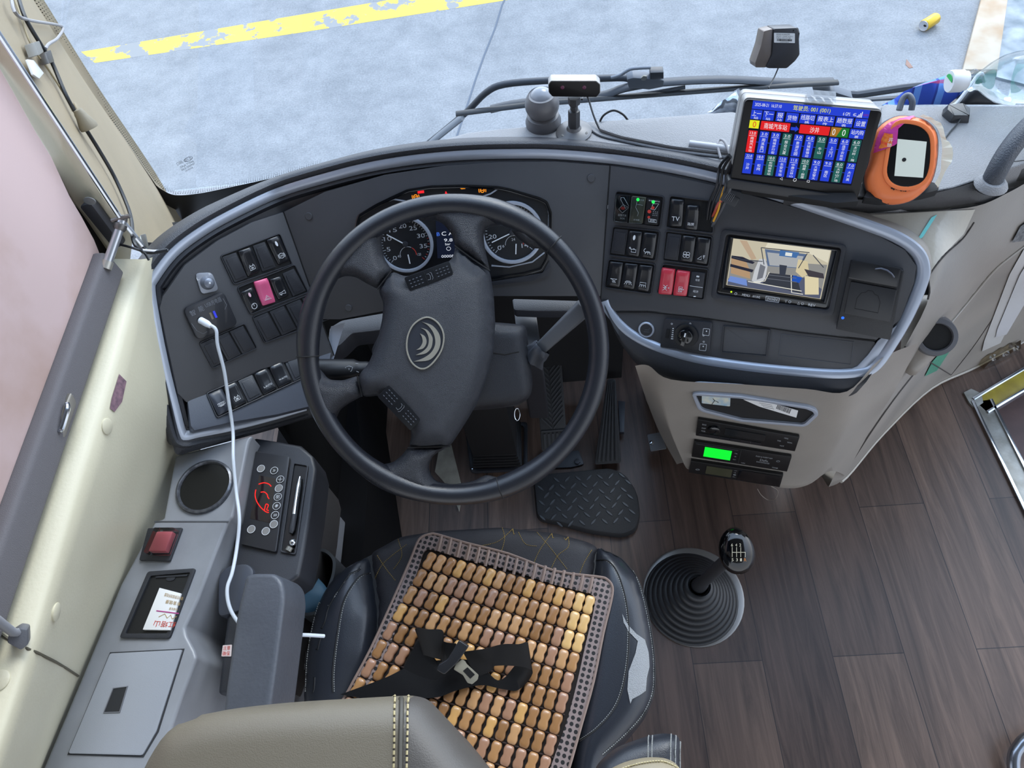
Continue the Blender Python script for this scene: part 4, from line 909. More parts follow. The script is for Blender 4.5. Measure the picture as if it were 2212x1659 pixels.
# ---- mirror joystick, usb hub, cigar lighter, light switch on the dash
q = PL.qs([(420, 590), (457, 588), (472, 627), (434, 636)]); js = pris('mirror_switch_plate', mat('silver switch plate', (150, 155, 165), 0.35, metal=0.5), dash, PL, roundpoly(q, 0.007), 0, 0.003, bevel=0.001, label='silver square mirror adjuster plate')
c = PL.q(446, 611); b = MB(); b.lathe(PL.w(c, 0.003), PL.n, [(0.0105, 0), (0.0105, 0.003), (0.008, 0.006), (0.0075, 0.010), (0.005, 0.012), (0, 0.0125)], 24); b.build('mirror_knob', mat('silver knob', (126, 132, 144), 0.35, metal=0.4), js)
b = MB(); b.lathe(PL.w(c, 0.0155), PL.n, [(0.0015, 0), (0.001, 0.0006), (0, 0.0008)], 10); put_text(b, Quad(PL.off(0.003), [(424, 600), (429, 598), (431, 604), (426, 606)]), 'L', 0.0003); put_text(b, Quad(PL.off(0.003), [(450, 590), (455, 589), (457, 594), (452, 595)]), 'R', 0.0003); b.build('knob_marks', WHITE, js, smooth=False)
UQ = [(392, 666), (480, 628), (512, 700), (424, 735)]; uo = roundpoly(PL.qs(UQ), 0.010, 5)
usb = thing('usb_charger', 'black usb charger socket plate stuck on the left dash', 'usb charger', PL.w(PL.q(450, 680)))
MB().prism(PL, uo, 0.0005, 0.007).build('charger_body', mat('glossy charger', (36, 38, 44), 0.35, coat=0.2), usb, bevel=0.002)
Fu = PL.off(0.0071); Qu = Quad(Fu, UQ); b = MB()
put_text(b, Qu.sub(.12, .16, .24, .32), '智', 0.0002); put_text(b, Qu.sub(.33, .14, .45, .30), '能', 0.0002); put_text(b, Qu.sub(.5, .12, .9, .26), 'USB充电器', 0.0002)
b.stroke(Fu, [Qu.p(.06, .5), Qu.p(.10, .75), Qu.p(.2, .9), Qu.p(.3, .88)], 0.0006); b.stroke(Fu, [Qu.p(.94, .2), Qu.p(.96, .4), Qu.p(.88, .5)], 0.0006); b.build('charger_print', mat('grey print', (110, 114, 122), 0.5), usb, smooth=False)
for (a0, a1, cc) in ((.33, .38, (140, 118, 60)), (.51, .56, (120, 110, 90)), (.60, .65, (60, 70, 240))):
    b = MB(); b.prism(Fu, Qu.rect(a0, .42 if a0 > .4 else .52, a1, .62 if a0 > .4 else .74), -0.0003, 0.0006); b.build('usb_port', mat('port %d' % cc[2], cc, 0.4), usb)
lt = MB(); lc = PR.off(-0.003); c = lc.q(1397, 711); lt.lathe(lc.w(c), PR.n, [(0.0135, 0), (0.0135, 0.004), (0.0125, 0.005), (0.0105, 0.0045), (0.0105, 0.003), (0, 0.003)], 28)
lo_ = lt.build('cigar_lighter_ring', SILV, dash); b = MB(); b.lathe(lc.w(c, 0.003), PR.n, [(0.0100, 0), (0.0098, 0.002), (0, 0.0024)], 24); b.build('lighter_button', BLK, lo_)
b = MB(); qq = Quad(PR.off(0.0025), [(1390, 703), (1405, 704), (1404, 719), (1389, 718)]); b.stroke(qq.F, [qq.p(.1, .9), qq.p(.9, .9)], 0.0006); b.stroke(qq.F, [qq.p(.2, .6), qq.p(.8, .6), qq.p(.9, .3)], 0.0006); b.build('lighter_symbol', mat('grey symbol', (96, 100, 106), 0.5), lo_, smooth=False)
HQ = [(1437, 686), (1540, 695), (1533, 759), (1427, 748)]; hq = Quad(PR, HQ)
hs = pris('light_switch_panel', BLK, dash, PR, roundpoly(hq.rect(0, 0, 1, 1), 0.003), 0, 0.005, bevel=0.001)
Fh = PR.off(0.005); c = hq.p(.5, .5); b = MB(); b.lathe(PR.w(c, 0.005), PR.n, [(0.0205, 0), (0.020, 0.002), (0.0195, 0.004), (0, 0.0042)], 32); b.build('dial_base', SATB, hs)
b = MB(); b.lathe(PR.w(c, 0.009), PR.n, [(0.0135, 0), (0.0125, 0.008), (0.011, 0.009), (0, 0.009)], 28); b.box(PR, c, 0.007, 0.026, 0.012, 0.024, 0.0); b.build('dial_knob', GLOSSB, hs, bevel=0.001)
b = MB(); put_text(b, Quad(PR.off(0.0245), [(c[0]-.0012, c[1]+.010), (c[0]+.0012, c[1]+.010), (c[0]+.0012, c[1]+.003), (c[0]-.0012, c[1]+.003)], local=True), 'I', 0.0003)
for (x, y) in ((.74, .38), (.78, .55), (.30, .3)): b.stroke(PR.off(0.0092 if x > .6 else .0092), ell((c[0]+(x-.5)*.04*0.9, c[1]-(y-.5)*.03), .0012, .0012, 8), 0.0005, closed=True)
for k in range(6): b.prism(Fh, hq.rect(.20, .30+.07*k, .225+.004*k, .33+.07*k), 0, 0.0004)
for (x0, y0) in ((.83, .22), (.80, .74)):
    o_ = roundpoly(hq.rect(x0, y0, x0+.13, y0+.22), 0.001); b.stroke(Fh, o_, 0.0005, closed=True); cc = hq.p(x0+.07, y0+.08); b.prism(Fh, ell(cc, .0011, .0011, 8), 0, 0.0005)
for (x, y) in ((.17, .16), (.55, .10), (.85, .45), (.87, .66)): b.stroke(Fh, ell(hq.p(x, y), .0014, .0012, 8), 0.0005, closed=True)
b.build('switch_print', WHITE, hs, smooth=False); pris('dimmer_wheel', MATTB, hs, PR, hq.rect(.08, .35, .15, .65), 0.005, 0.0065)
pr = PR
Q1 = [(1562, 703), (1664, 712), (1657, 771), (1557, 762)]; bz = roundpoly(PR.qs(Q1), .002); MB().ring(PR, bz, inset(bz, 0.0022), -0.003, 0.001).build('pocket_frame', BLK, dash, bevel=0.0004)
pris('pocket_lid', PANEL, dash, PR, inset(bz, 0.0026), -0.004, -0.0012, smooth=False)
Q2 = [(1688, 722), (1845, 739), (1838, 789), (1682, 769)]; bz = PR.qs(Q2); MB().ring(PR, bz, inset(bz, 0.0009), -0.003, -0.0012).build('blank_panel_frame', mat('scuffed edge', (80, 84, 92), 0.4), dash)

# ---- reversing monitor
MQ = [(1566, 499), (1822, 531), (1800, 662), (1768, 683), (1548, 648), (1540, 637)]
mon = thing('reversing_monitor', 'black built-in monitor screen showing the bus interior', 'monitor', PR.w(PR.q(1690, 590)))
MO = roundpoly(PR.qs([(1560, 494), (1830, 528), (1800, 682), (1536, 643)]), 0.008, 5)
b = MB(); b.ring(PR, MO, roundpoly(PR.qs([(1570, 504), (1818, 534), (1790, 668), (1548, 634)]), 0.006, 5), -0.002, 0.006); b.build('mounting_frame', BLK, mon, bevel=0.0015)
MI = PR.qs([(1573, 508), (1816, 538), (1786, 664), (1550, 630)])
Pm = PR.off(-0.001)
ho = roundpoly(MI, 0.004, 4); SQ = [(1586, 514), (1800, 541), (1779, 652), (1571, 619)]
hi_ = roundpoly(PR.qs([(1582, 514), (1804, 541), (1778, 648), (1568, 618)]), 0.0005, 4)
MB().ring(PR, ho, hi_, -0.010, 0.004).build('monitor_bezel', GLOSSB, mon, bevel=0.001)
SQ = [(1586, 515), (1795, 544), (1772, 650), (1570, 619)]
SQ = [(1587, 516), (1794, 541), (1769, 644), (1570, 618)]
scr = PR.off(0.0012)
Qs = Quad(scr, [(1586, 515), (1794, 540), (1771, 645), (1571, 615)])
base = pris('screen', glow('screen sky', (212, 204, 180), 0.85), mon, scr, Qs.rect(-.01, -.01, 1.01, 1.01), -0.002, 0.0)
lay = [0.00015]
def sp(name, col, pts, s=0.9, n=1):
    b = MB(); lay[0] += 0.00004; b.prism(scr, [Qs.p(*p) for p in pts], lay[0]-0.00003, lay[0]); b.build(name, glow('px%d_%d_%d' % tuple(col), col, s), base, smooth=False)
def sl_(name, col, lines, w, s=0.9):
    b = MB(); lay[0] += 0.00004
    for l in lines: b.stroke(scr.off(lay[0]), [Qs.p(*p) for p in l], w, 0.00003)
    b.build(name, glow('px%d_%d_%d' % tuple(col), col, s), base, smooth=False)
sp('pictured_wall', (150, 150, 148), [(0, .38), (.1, .42), (.36, .38), (1, .3), (1, 1), (0, 1)])
sp('pictured_floor', (92, 98, 120), [(.0, .86), (.28, .84), (.45, .62), (.8, .62), (1, .8), (1, 1), (0, 1)])
sp('pictured_aisle', (60, 64, 74), [(.42, .62), (.72, .60), (.80, .95), (.38, .86)])
sp('pictured_window', (96, 116, 150), [(.34, .14), (.78, .14), (.74, .44), (.40, .48)])
sp('pictured_panel', (178, 182, 186), [(.37, .2), (.75, .19), (.72, .43), (.42, .46)])
sp('pictured_rack', (232, 226, 204), [(.36, .0), (1, 0), (1, .26), (.8, .12), (.34, .12)])
sp('pictured_curtain', (196, 172, 146), [(.06, .02), (.14, .02), (.27, .36), (.22, .40)])
sp('pictured_seat', (188, 156, 122), [(.0, .40), (.14, .36), (.22, .62), (.24, .80), (.02, .74)])
sp('pictured_seat', (44, 46, 62), [(.0, .54), (.26, .60), (.25, .66), (.0, .60)])
sp('pictured_seat', (44, 46, 62), [(.0, .36), (.12, .36), (.26, .44), (.24, .48), (.0, .42)])
sp('pictured_cloth', (120, 150, 220), [(.02, .80), (.2, .82), (.22, .96), (.0, .92)])
sp('pictured_chair', (206, 210, 216), [(.30, .36), (.36, .34), (.40, .48), (.40, .76), (.34, .88), (.26, .84), (.27, .60)])
sp('pictured_chair', (120, 124, 134), [(.32, .46), (.38, .50), (.37, .74), (.31, .80)])
sp('pictured_chair', (222, 208, 170), [(.70, .26), (.80, .28), (.84, .52), (.78, .62), (.70, .52)])
sp('pictured_chair', (232, 220, 182), [(.80, .58), (.94, .56), (.98, .92), (.84, .96)])
sp('pictured_bag', (40, 90, 190), [(.68, .60), (.78, .62), (.76, .74), (.68, .72)])
sp('pictured_doorway', (60, 66, 80), [(.52, .42), (.60, .42), (.60, .62), (.54, .62)])
sp('pictured_shadow', (70, 66, 74), [(.78, .44), (.98, .48), (1, .58), (.84, .58)])
sl_('pictured_rail', (240, 238, 226), [[(.22, .86), (.80, .90)], [(.66, .60), (.70, .96), (.82, .96)], [(.28, .86), (.40, .80), (.43, .60)]], 0.0012)
sl_('pictured_frame', (66, 72, 84), [[(.30, .12), (.36, .46)], [(.30, .12), (.80, .10)], [(.78, .12), (.72, .44)], [(.0, .38), (.12, .42), (.34, .40)], [(.84, .14), (.97, .36)]], 0.0012)
sl_('pictured_steps', (112, 118, 130), [[(.42, .66), (.72, .65)], [(.41, .74), (.73, .73)]], 0.0008)
sp('pictured_sign', (74, 118, 176), [(.50, .12), (.70, .12), (.68, .24), (.50, .24)]); sp('pictured_sign', (236, 240, 236), [(.56, .15), (.63, .15), (.63, .22), (.56, .22)])
Fm = PR.off(0.0042); Qm = Quad(Fm, [(1571, 622), (1778, 652), (1775, 672), (1568, 640)]); b = MB()
for s_, x0, x1 in (('MENU', .17, .25), ('AV1/AV2', .28, .36), ('REV', .86, .93)): put_text(b, Qm.sub(x0, .38, x1, .66), s_, 0.0002)
for x, k in ((.10, 0), (.67, 1), (.80, 2)):
    b.stroke(Fm, ell(Qm.p(x+.0, .52), .0017, .0017, 10), 0.0004, closed=True)
    if k: b.stroke(Fm, [Qm.p(x-.05, .38 if k == 1 else .68), Qm.p(x-.03, .38 if k == 1 else .68), Qm.p(x-.04, .68 if k == 1 else .38)], 0.0004, closed=True)
lg = roundpoly(Qm.rect(.42, .28, .56, .78), 0.0008); b.stroke(Fm, lg, 0.0005, closed=True); put_text(b, Qm.sub(.43, .4, .55, .68), 'LENGSHENG', 0.0002); b.build('monitor_print', WHITE, mon, smooth=False)
b = MB(); b.prism(Fm, ell(Qm.p(.05, .38), .0014, .0014, 10), 0, 0.0006); b.build('power_led', glow('led yellow green', (190, 240, 40), 1.5), mon)

# ---- ticket printer
pt = thing('ticket_printer', 'black ticket printer box with paper hatch on the right of the dash', 'printer', PR.w(PR.q(1880, 650)))
PB = [(1838, 560), (1952, 580), (1922, 728), (1806, 705)]; Qp = Quad(PR, PB)
body = pris('printer_body', mat('printer plastic', (34, 35, 38), 0.4, bump=(900, 0.2)), pt, PR, roundpoly(Qp.rect(0, 0, 1, 1), 0.002), 0, 0.016, bevel=0.002)
Qt = Quad(PR.off(0.016), PB, lift=0.016)
pris('paper_hatch', mat('printer hatch', (38, 39, 42), 0.4), pt, PR, roundpoly(Qt.rect(.10, .34, .98, .82), 0.002), 0.0155, 0.019, bevel=0.001)
pris('printer_top', mat('printer top', (30, 31, 34), 0.3), pt, PR, roundpoly(Qt.rect(.02, .03, .98, .30), 0.003), 0.0155, 0.021, bevel=0.002)
hq_ = [Qt.p(.28+.44*(x), y) for x, y in ((0, .72), (0, .56), (.15, .47), (.3, .46), (.4, .42), (.6, .42), (.7, .46), (.85, .47), (1, .56), (1, .72))]
MB().stroke(PR.off(0.019), hq_, 0.0007, closed=True).build('hatch_outline', MATTB, pt, smooth=False)
b = MB(); b.tube([PR.w(Qt.p(x, y), h_) for x, y, h_ in ((.5, .10, .020), (.6, .07, .0235), (.72, .08, .0245), (.82, .12, .0235), (.88, .17, .020))], 0.0012, 6); b.build('release_lever', mat('lever', (88, 92, 104), 0.3), pt)
b = MB(); b.lathe(PR.w(Qt.p(.10, .90), .016), PR.n, [(0.0022, 0), (0.002, 0.0008), (0, 0.001)], 12); b.build('blue_led', glow('led blue', (50, 110, 240), 1.4), pt)

# broad silver corner of the right pod
cw = PR.off(-0.003); MB().prism(cw, cw.qs([(1990, 625), (1962, 690), (1918, 762), (1890, 797), (1862, 803), (1815, 806), (1852, 790), (1875, 765), (1896, 735), (1950, 690)]), -0.004, 0.003).build('silver_corner_plate', SILV, dash, bevel=0.001)
# ------------------------------------------------------------------ steering wheel
WCEN = at(978, 762, Z(0.868)); WN = Vector((0.07, -0.60, 0.80)).normalized()
FW_ = Frame(WCEN, WN)
def wq(l): return FW_.qs(l)
sw = thing('steering_wheel', 'large black four-spoke steering wheel with crescent emblem on its hub', 'steering wheel', WCEN)
# rim follows the outline seen in the photograph: mean of outer and inner edge
rimc = FW_.q(980, 761); ang = []
r_o = [FW_.q(a, b) for a, b in ((980, 425), (645, 762), (1315, 762), (980, 1097))]
Rw = sum(math.hypot(a-rimc[0], b-rimc[1]) for a, b in r_o)/4 - 0.0145
pts = []; rad = []; n = 120
grips = [(60, 16), (285, 20), (160, 14), (232, 14)]
for k in range(n):
    a = 2*math.pi*k/n; d = math.degrees(a); r_ = 0.0150
    for g_, w_ in grips:
        x = abs((d-g_+180) % 360-180)
        if x < w_*1.3: r_ += 0.0022*math.cos(min(1, x/(w_*1.3))*math.pi/2)**2
    pts.append(FW_.w((rimc[0]+Rw*math.cos(a), rimc[1]+Rw*math.sin(a)))); rad.append(r_)
MB().tube(pts, rad, 20, closed=True, up=WN).build('rim', WHEELM, sw)
# stitched joints on the rim
def angof(px, py):
    q = FW_.q(px, py); return math.atan2(q[1]-rimc[1], q[0]-rimc[0])
for (a, b) in ((1190, 535), (1082, 1060), (650, 770)):
    t = angof(a, b); c = FW_.w((rimc[0]+Rw*math.cos(t), rimc[1]+Rw*math.sin(t))); tn = (-FW_.u*math.sin(t)+FW_.v*math.cos(t)); rr_ = FW_.u*math.cos(t)+FW_.v*math.sin(t)
    MB().tube([c+rr_*(0.0165*math.cos(q))+WN*(0.0165*math.sin(q)) for q in [2*math.pi*k/24 for k in range(24)]], 0.0009, 6, closed=True).build('stitched_joint', MATTB, sw)
def lump(h, w):
    return lambda x, y, d: h*math.sqrt(max(0, 1-(1-min(1, d/w))**2))
def rimblend(h, w):
    """raised pad that dips into the rim tube where it meets it"""
    return lambda x, y, d: h*math.sqrt(max(0, 1-(1-min(1, d/w))**2))
spokes = [
 [(845, 585), (826, 556), (819, 517), (826, 502), (780, 500), (735, 560), (706, 610), (740, 594), (765, 597), (790, 612), (815, 625)],
 [(982, 531), (976, 506), (959, 484), (945, 474), (900, 472), (930, 455), (990, 445), (1070, 452), (1130, 485), (1180, 535), (1150, 534), (1128, 520), (1112, 506), (1103, 491), (1089, 484), (1062, 486), (1048, 491), (1044, 504), (1046, 530), (1058, 585)],
 [(772, 812), (735, 824), (705, 822), (682, 795), (664, 800), (680, 880), (712, 930), (722, 905), (729, 888), (750, 873), (782, 856)],
 [(881, 967), (867, 986), (846, 1003), (817, 1009), (780, 995), (830, 1040), (940, 1075), (1040, 1062), (1090, 1040), (1050, 1030), (1020, 1045), (975, 1052), (940, 1045), (928, 1030), (923, 1010), (935, 985), (973, 964)]]
for s_ in spokes:
    q = cat2(wq(s_), 4) if False else wq(s_)
    q = roundpoly(q, 0.006, 3)
    b = MB(); b.pillow(FW_.off(-0.008), q, lambda x, y, d: 0.018*math.sqrt(max(0, 1-(1-min(1, d/0.016))**2)), res=0.0055, skirt=-0.008); b.build('spoke', PERF, sw, sharp=80)
hub = [(846, 585), (873, 597), (925, 585), (973, 562), (981, 545), (982, 531), (1020, 560), (1058, 585), (1066, 640), (1069, 700), (1064, 770), (1050, 820), (1032, 870), (1005, 915), (973, 964), (930, 968), (881, 967), (888, 945), (886, 928), (860, 893), (816, 855), (798, 858), (782, 857), (776, 838), (772, 812), (795, 785), (813, 740), (824, 690), (827, 655), (815, 625)]
hq = roundpoly(wq(hub), 0.007, 3)
b = MB(); b.pillow(FW_.off(-0.006), hq, lambda x, y, d: 0.024*math.sqrt(max(0, 1-(1-min(1, d/0.028))**2)) + 0.004*min(1, d/0.05) - 1.3*max(0, x-0.015)**2*(1 if d > 0.004 else 0) , res=0.0065, skirt=-0.03)
hubo = b.build('hub_cover', HUBM, sw, sharp=80); BH = bvh_of(hubo)
b = MB()
for l in ([(846, 585), (815, 625)], [(982, 531), (1020, 559), (1058, 585)], [(881, 967), (973, 964)], [(772, 812), (782, 857)]):
    b = MB(); b.tube([at(x, y, FW_.off(0.004)) for x, y in l], 0.0013, 6); b.build('pad_joint', MATTB, sw)
# button pads
def buttonpad(px, mid, divs, horn=True):
    F = FW_.off(0.0165)
    q = roundpoly(F.qs(px), 0.003, 3); o = pris('button_pad', mat('button pad', (24, 26, 30), 0.3), sw, F, q, -0.012, 0.0035, bevel=0.0012)
    Q = Quad(F.off(0.0035), px, lift=0.0035); b = MB()
    for x in divs: b.stroke(F.off(0.0035), [Q.p(x, .02), Q.p(x, .98)], 0.0006)
    b.build('pad_divisions', MATTB, o, smooth=False); b = MB()
    for cx in (.08, .16, .24, .32, .68, .76, .84, .92):
        for cy in (.28, .5, .74):
            c = Q.p(cx, cy); e = .0011; v = Vector(Q.p(cx+.03, cy))-Vector(c); v.normalize(); w_ = Vector((-v.y, v.x))
            b.prism(F.off(0.0035), [tuple(Vector(c)+v*e*1.7), tuple(Vector(c)+w_*e*.7), tuple(Vector(c)-v*e*1.7), tuple(Vector(c)-w_*e*.7)], -0.0002, 0.0004)
    b.build('raised_dots', mat('pad dots', (92, 96, 104), 0.4), o, smooth=False); b = MB()
    b.stroke(F.off(0.0035), [Q.p(x, y) for x, y in ((.44, .7), (.5, .72), (.52, .5), (.5, .3), (.46, .3))], 0.0006); b.stroke(F.off(0.0035), [Q.p(x, y) for x, y in ((.53, .25), (.56, .3), (.56, .7), (.53, .78))], 0.0006)
    b.build('horn_symbol', mat('horn print', (120, 124, 130), 0.5), o, smooth=False)
buttonpad([(873, 600), (970, 564), (980, 592), (886, 630)], (926, 597), (.42, .63))
buttonpad([(842, 830), (909, 905), (887, 930), (816, 856)], (864, 880), (.36, .66))
# emblem: oval badge with three crescents
F = Frame(hit(BH, 919, 740, 0.0), plane3(hit(BH, 895, 735), hit(BH, 943, 735), hit(BH, 919, 775)).n)
eq = F.qs([(927, 684), (948, 697), (960, 722), (957, 752), (943, 777), (924, 795), (906, 797), (888, 783), (878, 757), (879, 728), (890, 703), (908, 688)])
eo = cat2(eq, 4); em = MB(); em.ring(F, eo, inset(eo, 0.0022), -0.002, 0.0032); eb = em.build('emblem_rim', mat('emblem metal', (190, 186, 172), 0.3, metal=0.5), sw, bevel=0.0006)
pris('emblem_plate', mat('emblem plate', (52, 55, 62), 0.35), eb, F, inset(eo, 0.002), -0.002, 0.0014)
for (c0, r0, wdt) in (((899, 736), 43, 13), ((896, 741), 27, 10), ((893, 744), 15, 9)):
    pass
def crescent(tip1, out, tip2, inn, k):
    a = catmull([(x, y, 0) for x, y in [tip1]+out+[tip2]], 5); c = catmull([(x, y, 0) for x, y in [tip2]+inn+[tip1]], 5)
    pp = [(v.x, v.y) for v in a]+[(v.x, v.y) for v in c[1:-1]]
    pris('emblem_crescent', MATS['emblem metal'], eb, F, F.qs(pp), 0.001, 0.0026)
def e1(x, y): return (740+x/3.607, 340+y/3.607)
crescent(e1(620, 1282), [e1(700, 1310), e1(755, 1380), e1(762, 1460), e1(730, 1530), e1(670, 1580)], e1(555, 1590), [e1(630, 1563), e1(695, 1515), e1(724, 1445), e1(708, 1365), e1(665, 1308)], 0)
crescent(e1(610, 1328), [e1(660, 1345), e1(698, 1395), e1(702, 1440), e1(688, 1490), e1(645, 1528)], e1(570, 1540), [e1(625, 1512), e1(662, 1475), e1(673, 1430), e1(668, 1390), e1(645, 1348)], 1)
crescent(e1(605, 1372), [e1(640, 1392), e1(655, 1425), e1(650, 1460), e1(625, 1490)], e1(575, 1500), [e1(605, 1478), e1(625, 1440), e1(620, 1400)], 2)

# ------------------------------------------------------------------ steering column with stalks
FCc = FW_.off(-0.075)
colm = thing('steering_column', 'black steering column shroud below the wheel with its stalks', 'steering column', at(1060, 800, FCc))
cq = roundpoly(FCc.qs([(960, 700), (1070, 696), (1137, 702), (1143, 760), (1151, 830), (1146, 858), (1120, 876), (1060, 884), (960, 890), (850, 840), (800, 760), (830, 700)]), 0.01, 4)
b = MB(); b.pillow(FCc, cq, lambda x, y, d: 0.020*math.sqrt(max(0, 1-(1-min(1, d/0.02))**2)), res=0.009, skirt=-0.06); b.build('shroud', mat('shroud plastic', (44, 46, 52), 0.38, bump=(1300, 0.3, 1)), colm, sharp=80)
b = MB(); BCo = bvh_of(colm.children[0]); b.tube([hit(BCo, x, y, 0.0) for x, y in ((1066, 762), (1090, 766), (1120, 760), (1143, 757))], 0.0012, 6); b.build('shroud_joint', MATTB, colm)
b = MB(); c0 = at(1030, 890, FCc.off(-0.05)); ax = -WN
b.tube([WCEN-WN*0.06, WCEN-WN*0.30+Vector((0, 0.03, 0))], [0.05, 0.035], 16); b.build('column_tube', BLK, colm)
# left stalk (wipers)
F = FW_.off(-0.05)
l0, l1 = at(800, 796, F), at(660, 798, F.off(0.01)); ax = (l1-l0)
b = MB(); b.tube([l0+ax*t for t in (0, .06, .16, .2, .26, .9, 1.0)], [0.011, 0.0125, 0.0125, 0.0135, 0.0165, 0.0175, 0.012], 14, flat=0.75); s_ = b.build('stalk', mat('stalk black', (26, 27, 31), 0.45), colm, label='black wiper stalk on the left', sharp=60)
BS = bvh_of(s_); b = MB(); Fs = Frame(hit(BS, 752, 794, 0.0006), WN); Qi = Quad(Fs, [(746, 790), (762, 790), (762, 802), (746, 802)])
b.stroke(Fs, [Qi.p(x, y) for x, y in ((0, .3), (.5, .05), (1, .3), (.8, 1), (.2, 1))], 0.0007, closed=True); b.stroke(Fs, [Qi.p(.5, .4), Qi.p(.5, .9)], 0.0006)
b.stroke(Fs, [Fs.q(768, 785), Fs.q(774, 785)], 0.0007); b.stroke(Fs, [Fs.q(770, 802), Fs.q(775, 804)], 0.0007); b.build('wiper_symbol', WHITE, s_, smooth=False)
# right stalk (retarder), grey lever in a cloth boot
r0, r1 = at(1168, 752, FW_.off(-0.06)), at(1262, 664, FW_.off(-0.03)); ax = (r1-r0).normalized(); Fr = Frame(r0, WN, ax)
b = MB(); b.prism(Frame(r0, ax, WN), roundpoly([(-0.010, -0.007), (0.010, -0.007), (0.010, 0.006), (-0.010, 0.006)], 0.003), 0, (r1-r0).length, -0.004); s_ = b.build('lever', mat('grey lever plastic', (92, 95, 100), 0.45), colm, bevel=0.001, label='grey retarder lever on the right')
Fl = FW_.off(-0.06); Fl = Frame(r0+WN*0.0085, (WN+ax*0.05), ax)
q = Quad(Fl, [(1197, 704), (1214, 695), (1222, 702), (1206, 722)]); b = MB()
for k in range(3): b.stroke(Fl.off(0.0018), [q.p(.1+.35*k, .1), q.p(.1+.35*k, .9)], 0.0010)
b.stroke(Fl.off(0.0018), [q.p(x, y) for x, y in ((0, .75), (0, 1), (1, 1), (1, .75))], 0.0006)
for k in range(4): b.prism(Fl.off(0.002), ell(Fl.q(1249+k*3.5, 692-3*k), .0006, .0006, 6), 0, 0.0003)
put_text(b, Quad(Fl.off(0.002), [(1244, 694), (1251, 688), (1254, 692), (1247, 698)]), 'OFF', 0.0002); b.build('lever_print', WHITE, s_, smooth=False)
pris('lever_slider', MATTB, s_, Fl, Fl.qs([(1232, 688), (1250, 670), (1257, 677), (1240, 694)]), -0.001, 0.003, bevel=0.0006)
pris('slider_knob', mat('slider mark', (170, 174, 180), 0.4), s_, Fl, Fl.qs([(1242, 680), (1246, 676), (1251, 682), (1247, 686)]), 0.002, 0.0045)
b = MB(); P = [at(1150, 775, FW_.off(-0.085)), at(1158, 766, FW_.off(-0.075)), at(1166, 758, FW_.off(-0.064)), at(1172, 750, FW_.off(-0.058))]
rows = []
for i, p in enumerate(catmull(P, 5)):
    t = i/15; r_ = 0.021-0.008*t; a = ax.orthogonal().normalized(); c = ax.cross(a)
    rows.append([p+(a*math.cos(k/28*2*math.pi)+c*math.sin(k/28*2*math.pi))*(r_*(1+0.14*math.sin(k/28*2*math.pi*5+t*5)+0.06*math.sin(k/28*2*math.pi*9))) for k in range(29)])
b.grid(rows); b.build('cloth_boot', mat('grey leather boot', (70, 74, 82), 0.55), colm, sharp=80)
b = MB(); kp = at(1117, 895, FW_.off(-0.10)); b.tube([kp+RT*(0.0045*math.cos(t))-DN*(0.010*math.sin(t)) for t in [2*math.pi*k/20 for k in range(20)]], 0.0008, 6, closed=True); b.build('key_ring', CHROME, colm)
# ------------------------------------------------------------------ knee panels, footwell
b = MB()
def kneebox(name, px, zt, depth, m, y_off=0.0, r=0.006, **k):
    F = Frame((0, 0, zt), (0, 0, 1), (0, 1, 0)); return pris(name, m, dash, F, roundpoly(F.qs(px), r), -depth, 0, bevel=0.004, **k)
SHELF = mat('blue grey shelf plastic', (46, 49, 57), 0.5, bump=(500, 0.2))
kneebox('knee_shelf', [(712, 708), (738, 692), (830, 676), (1000, 665), (1000, 705), (830, 712), (760, 720), (735, 745), (705, 760)], 0.70, 0.04, SHELF)
kneebox('knee_shelf', [(1106, 645), (1262, 650), (1270, 672), (1160, 672), (1110, 670)], 0.70, 0.02, SHELF)
kneebox('knee_box', [(1108, 650), (1155, 655), (1170, 760), (1120, 760)], 0.66, 0.25, BLK)
MB().prism(Frame((0, 1.00, 0), (0, -1, 0)), [(-0.46, 0.1), (0.16, 0.1), (0.16, 0.72), (-0.46, 0.72)], -0.01, 0).build('lower_dash_panel', mat('black under dash', (24, 25, 29), 0.6), dash)
for x0 in (-0.50,): MB().prism(Frame((x0, 0, 0), (1, 0, 0)), [(0.55, 0.0), (1.15, 0.0), (1.15, 0.70), (0.62, 0.70)], -0.01, 0).build('kick_panel', mat('dark kick', (16, 16, 17), 0.9, spec=0.1), dash)
b = MB(); b.add([at(715, 705, Z(0.735)), at(745, 697, Z(0.735)), at(720, 778, Z(0.70)), at(704, 778, Z(0.70))], [[0, 1, 2, 3]]); b.build('silver_corner', SILV, dash, smooth=False)
# dark lower column box on the floor
FL = lambda z: Frame((0, 0, z), (0, 0, 1), (0, 1, 0))
cb = thing('column_gaiter', 'black folded gaiter box at the foot of the steering column', 'gaiter', at(1070, 990, Z(0)))
b = MB(); q0 = FL(0.03).qs([(1012, 920), (1128, 912), (1130, 1010), (1020, 1014)])
for k in range(5): b.prism(FL(0.03+k*0.012), inset(q0, 0.004+0.003*k), 0, 0.010)
b.prism(FL(0.09), inset(q0, 0.015), 0, 0.28); b.build('gaiter_body', mat('dark gaiter', (22, 23, 26), 0.5), cb, bevel=0.002)
b = MB(); q1 = FL(0).qs([(1005, 925), (1140, 915), (1140, 1018), (1018, 1024)]); b.ring(FL(0), roundpoly(q1, 0.01), roundpoly(inset(q1, 0.014), 0.01), 0, 0.012); b.build('gaiter_frame', BLK, cb, bevel=0.002)
for a, c in ((1021, 1013), (1116, 1004)):
    b = MB(); b.lathe(at(a, c, Z(0.012)), (0, 0, 1), [(0.005, 0), (0.005, 0.003), (0, 0.005)], 10); b.build('frame_bolt', CHROME, cb)
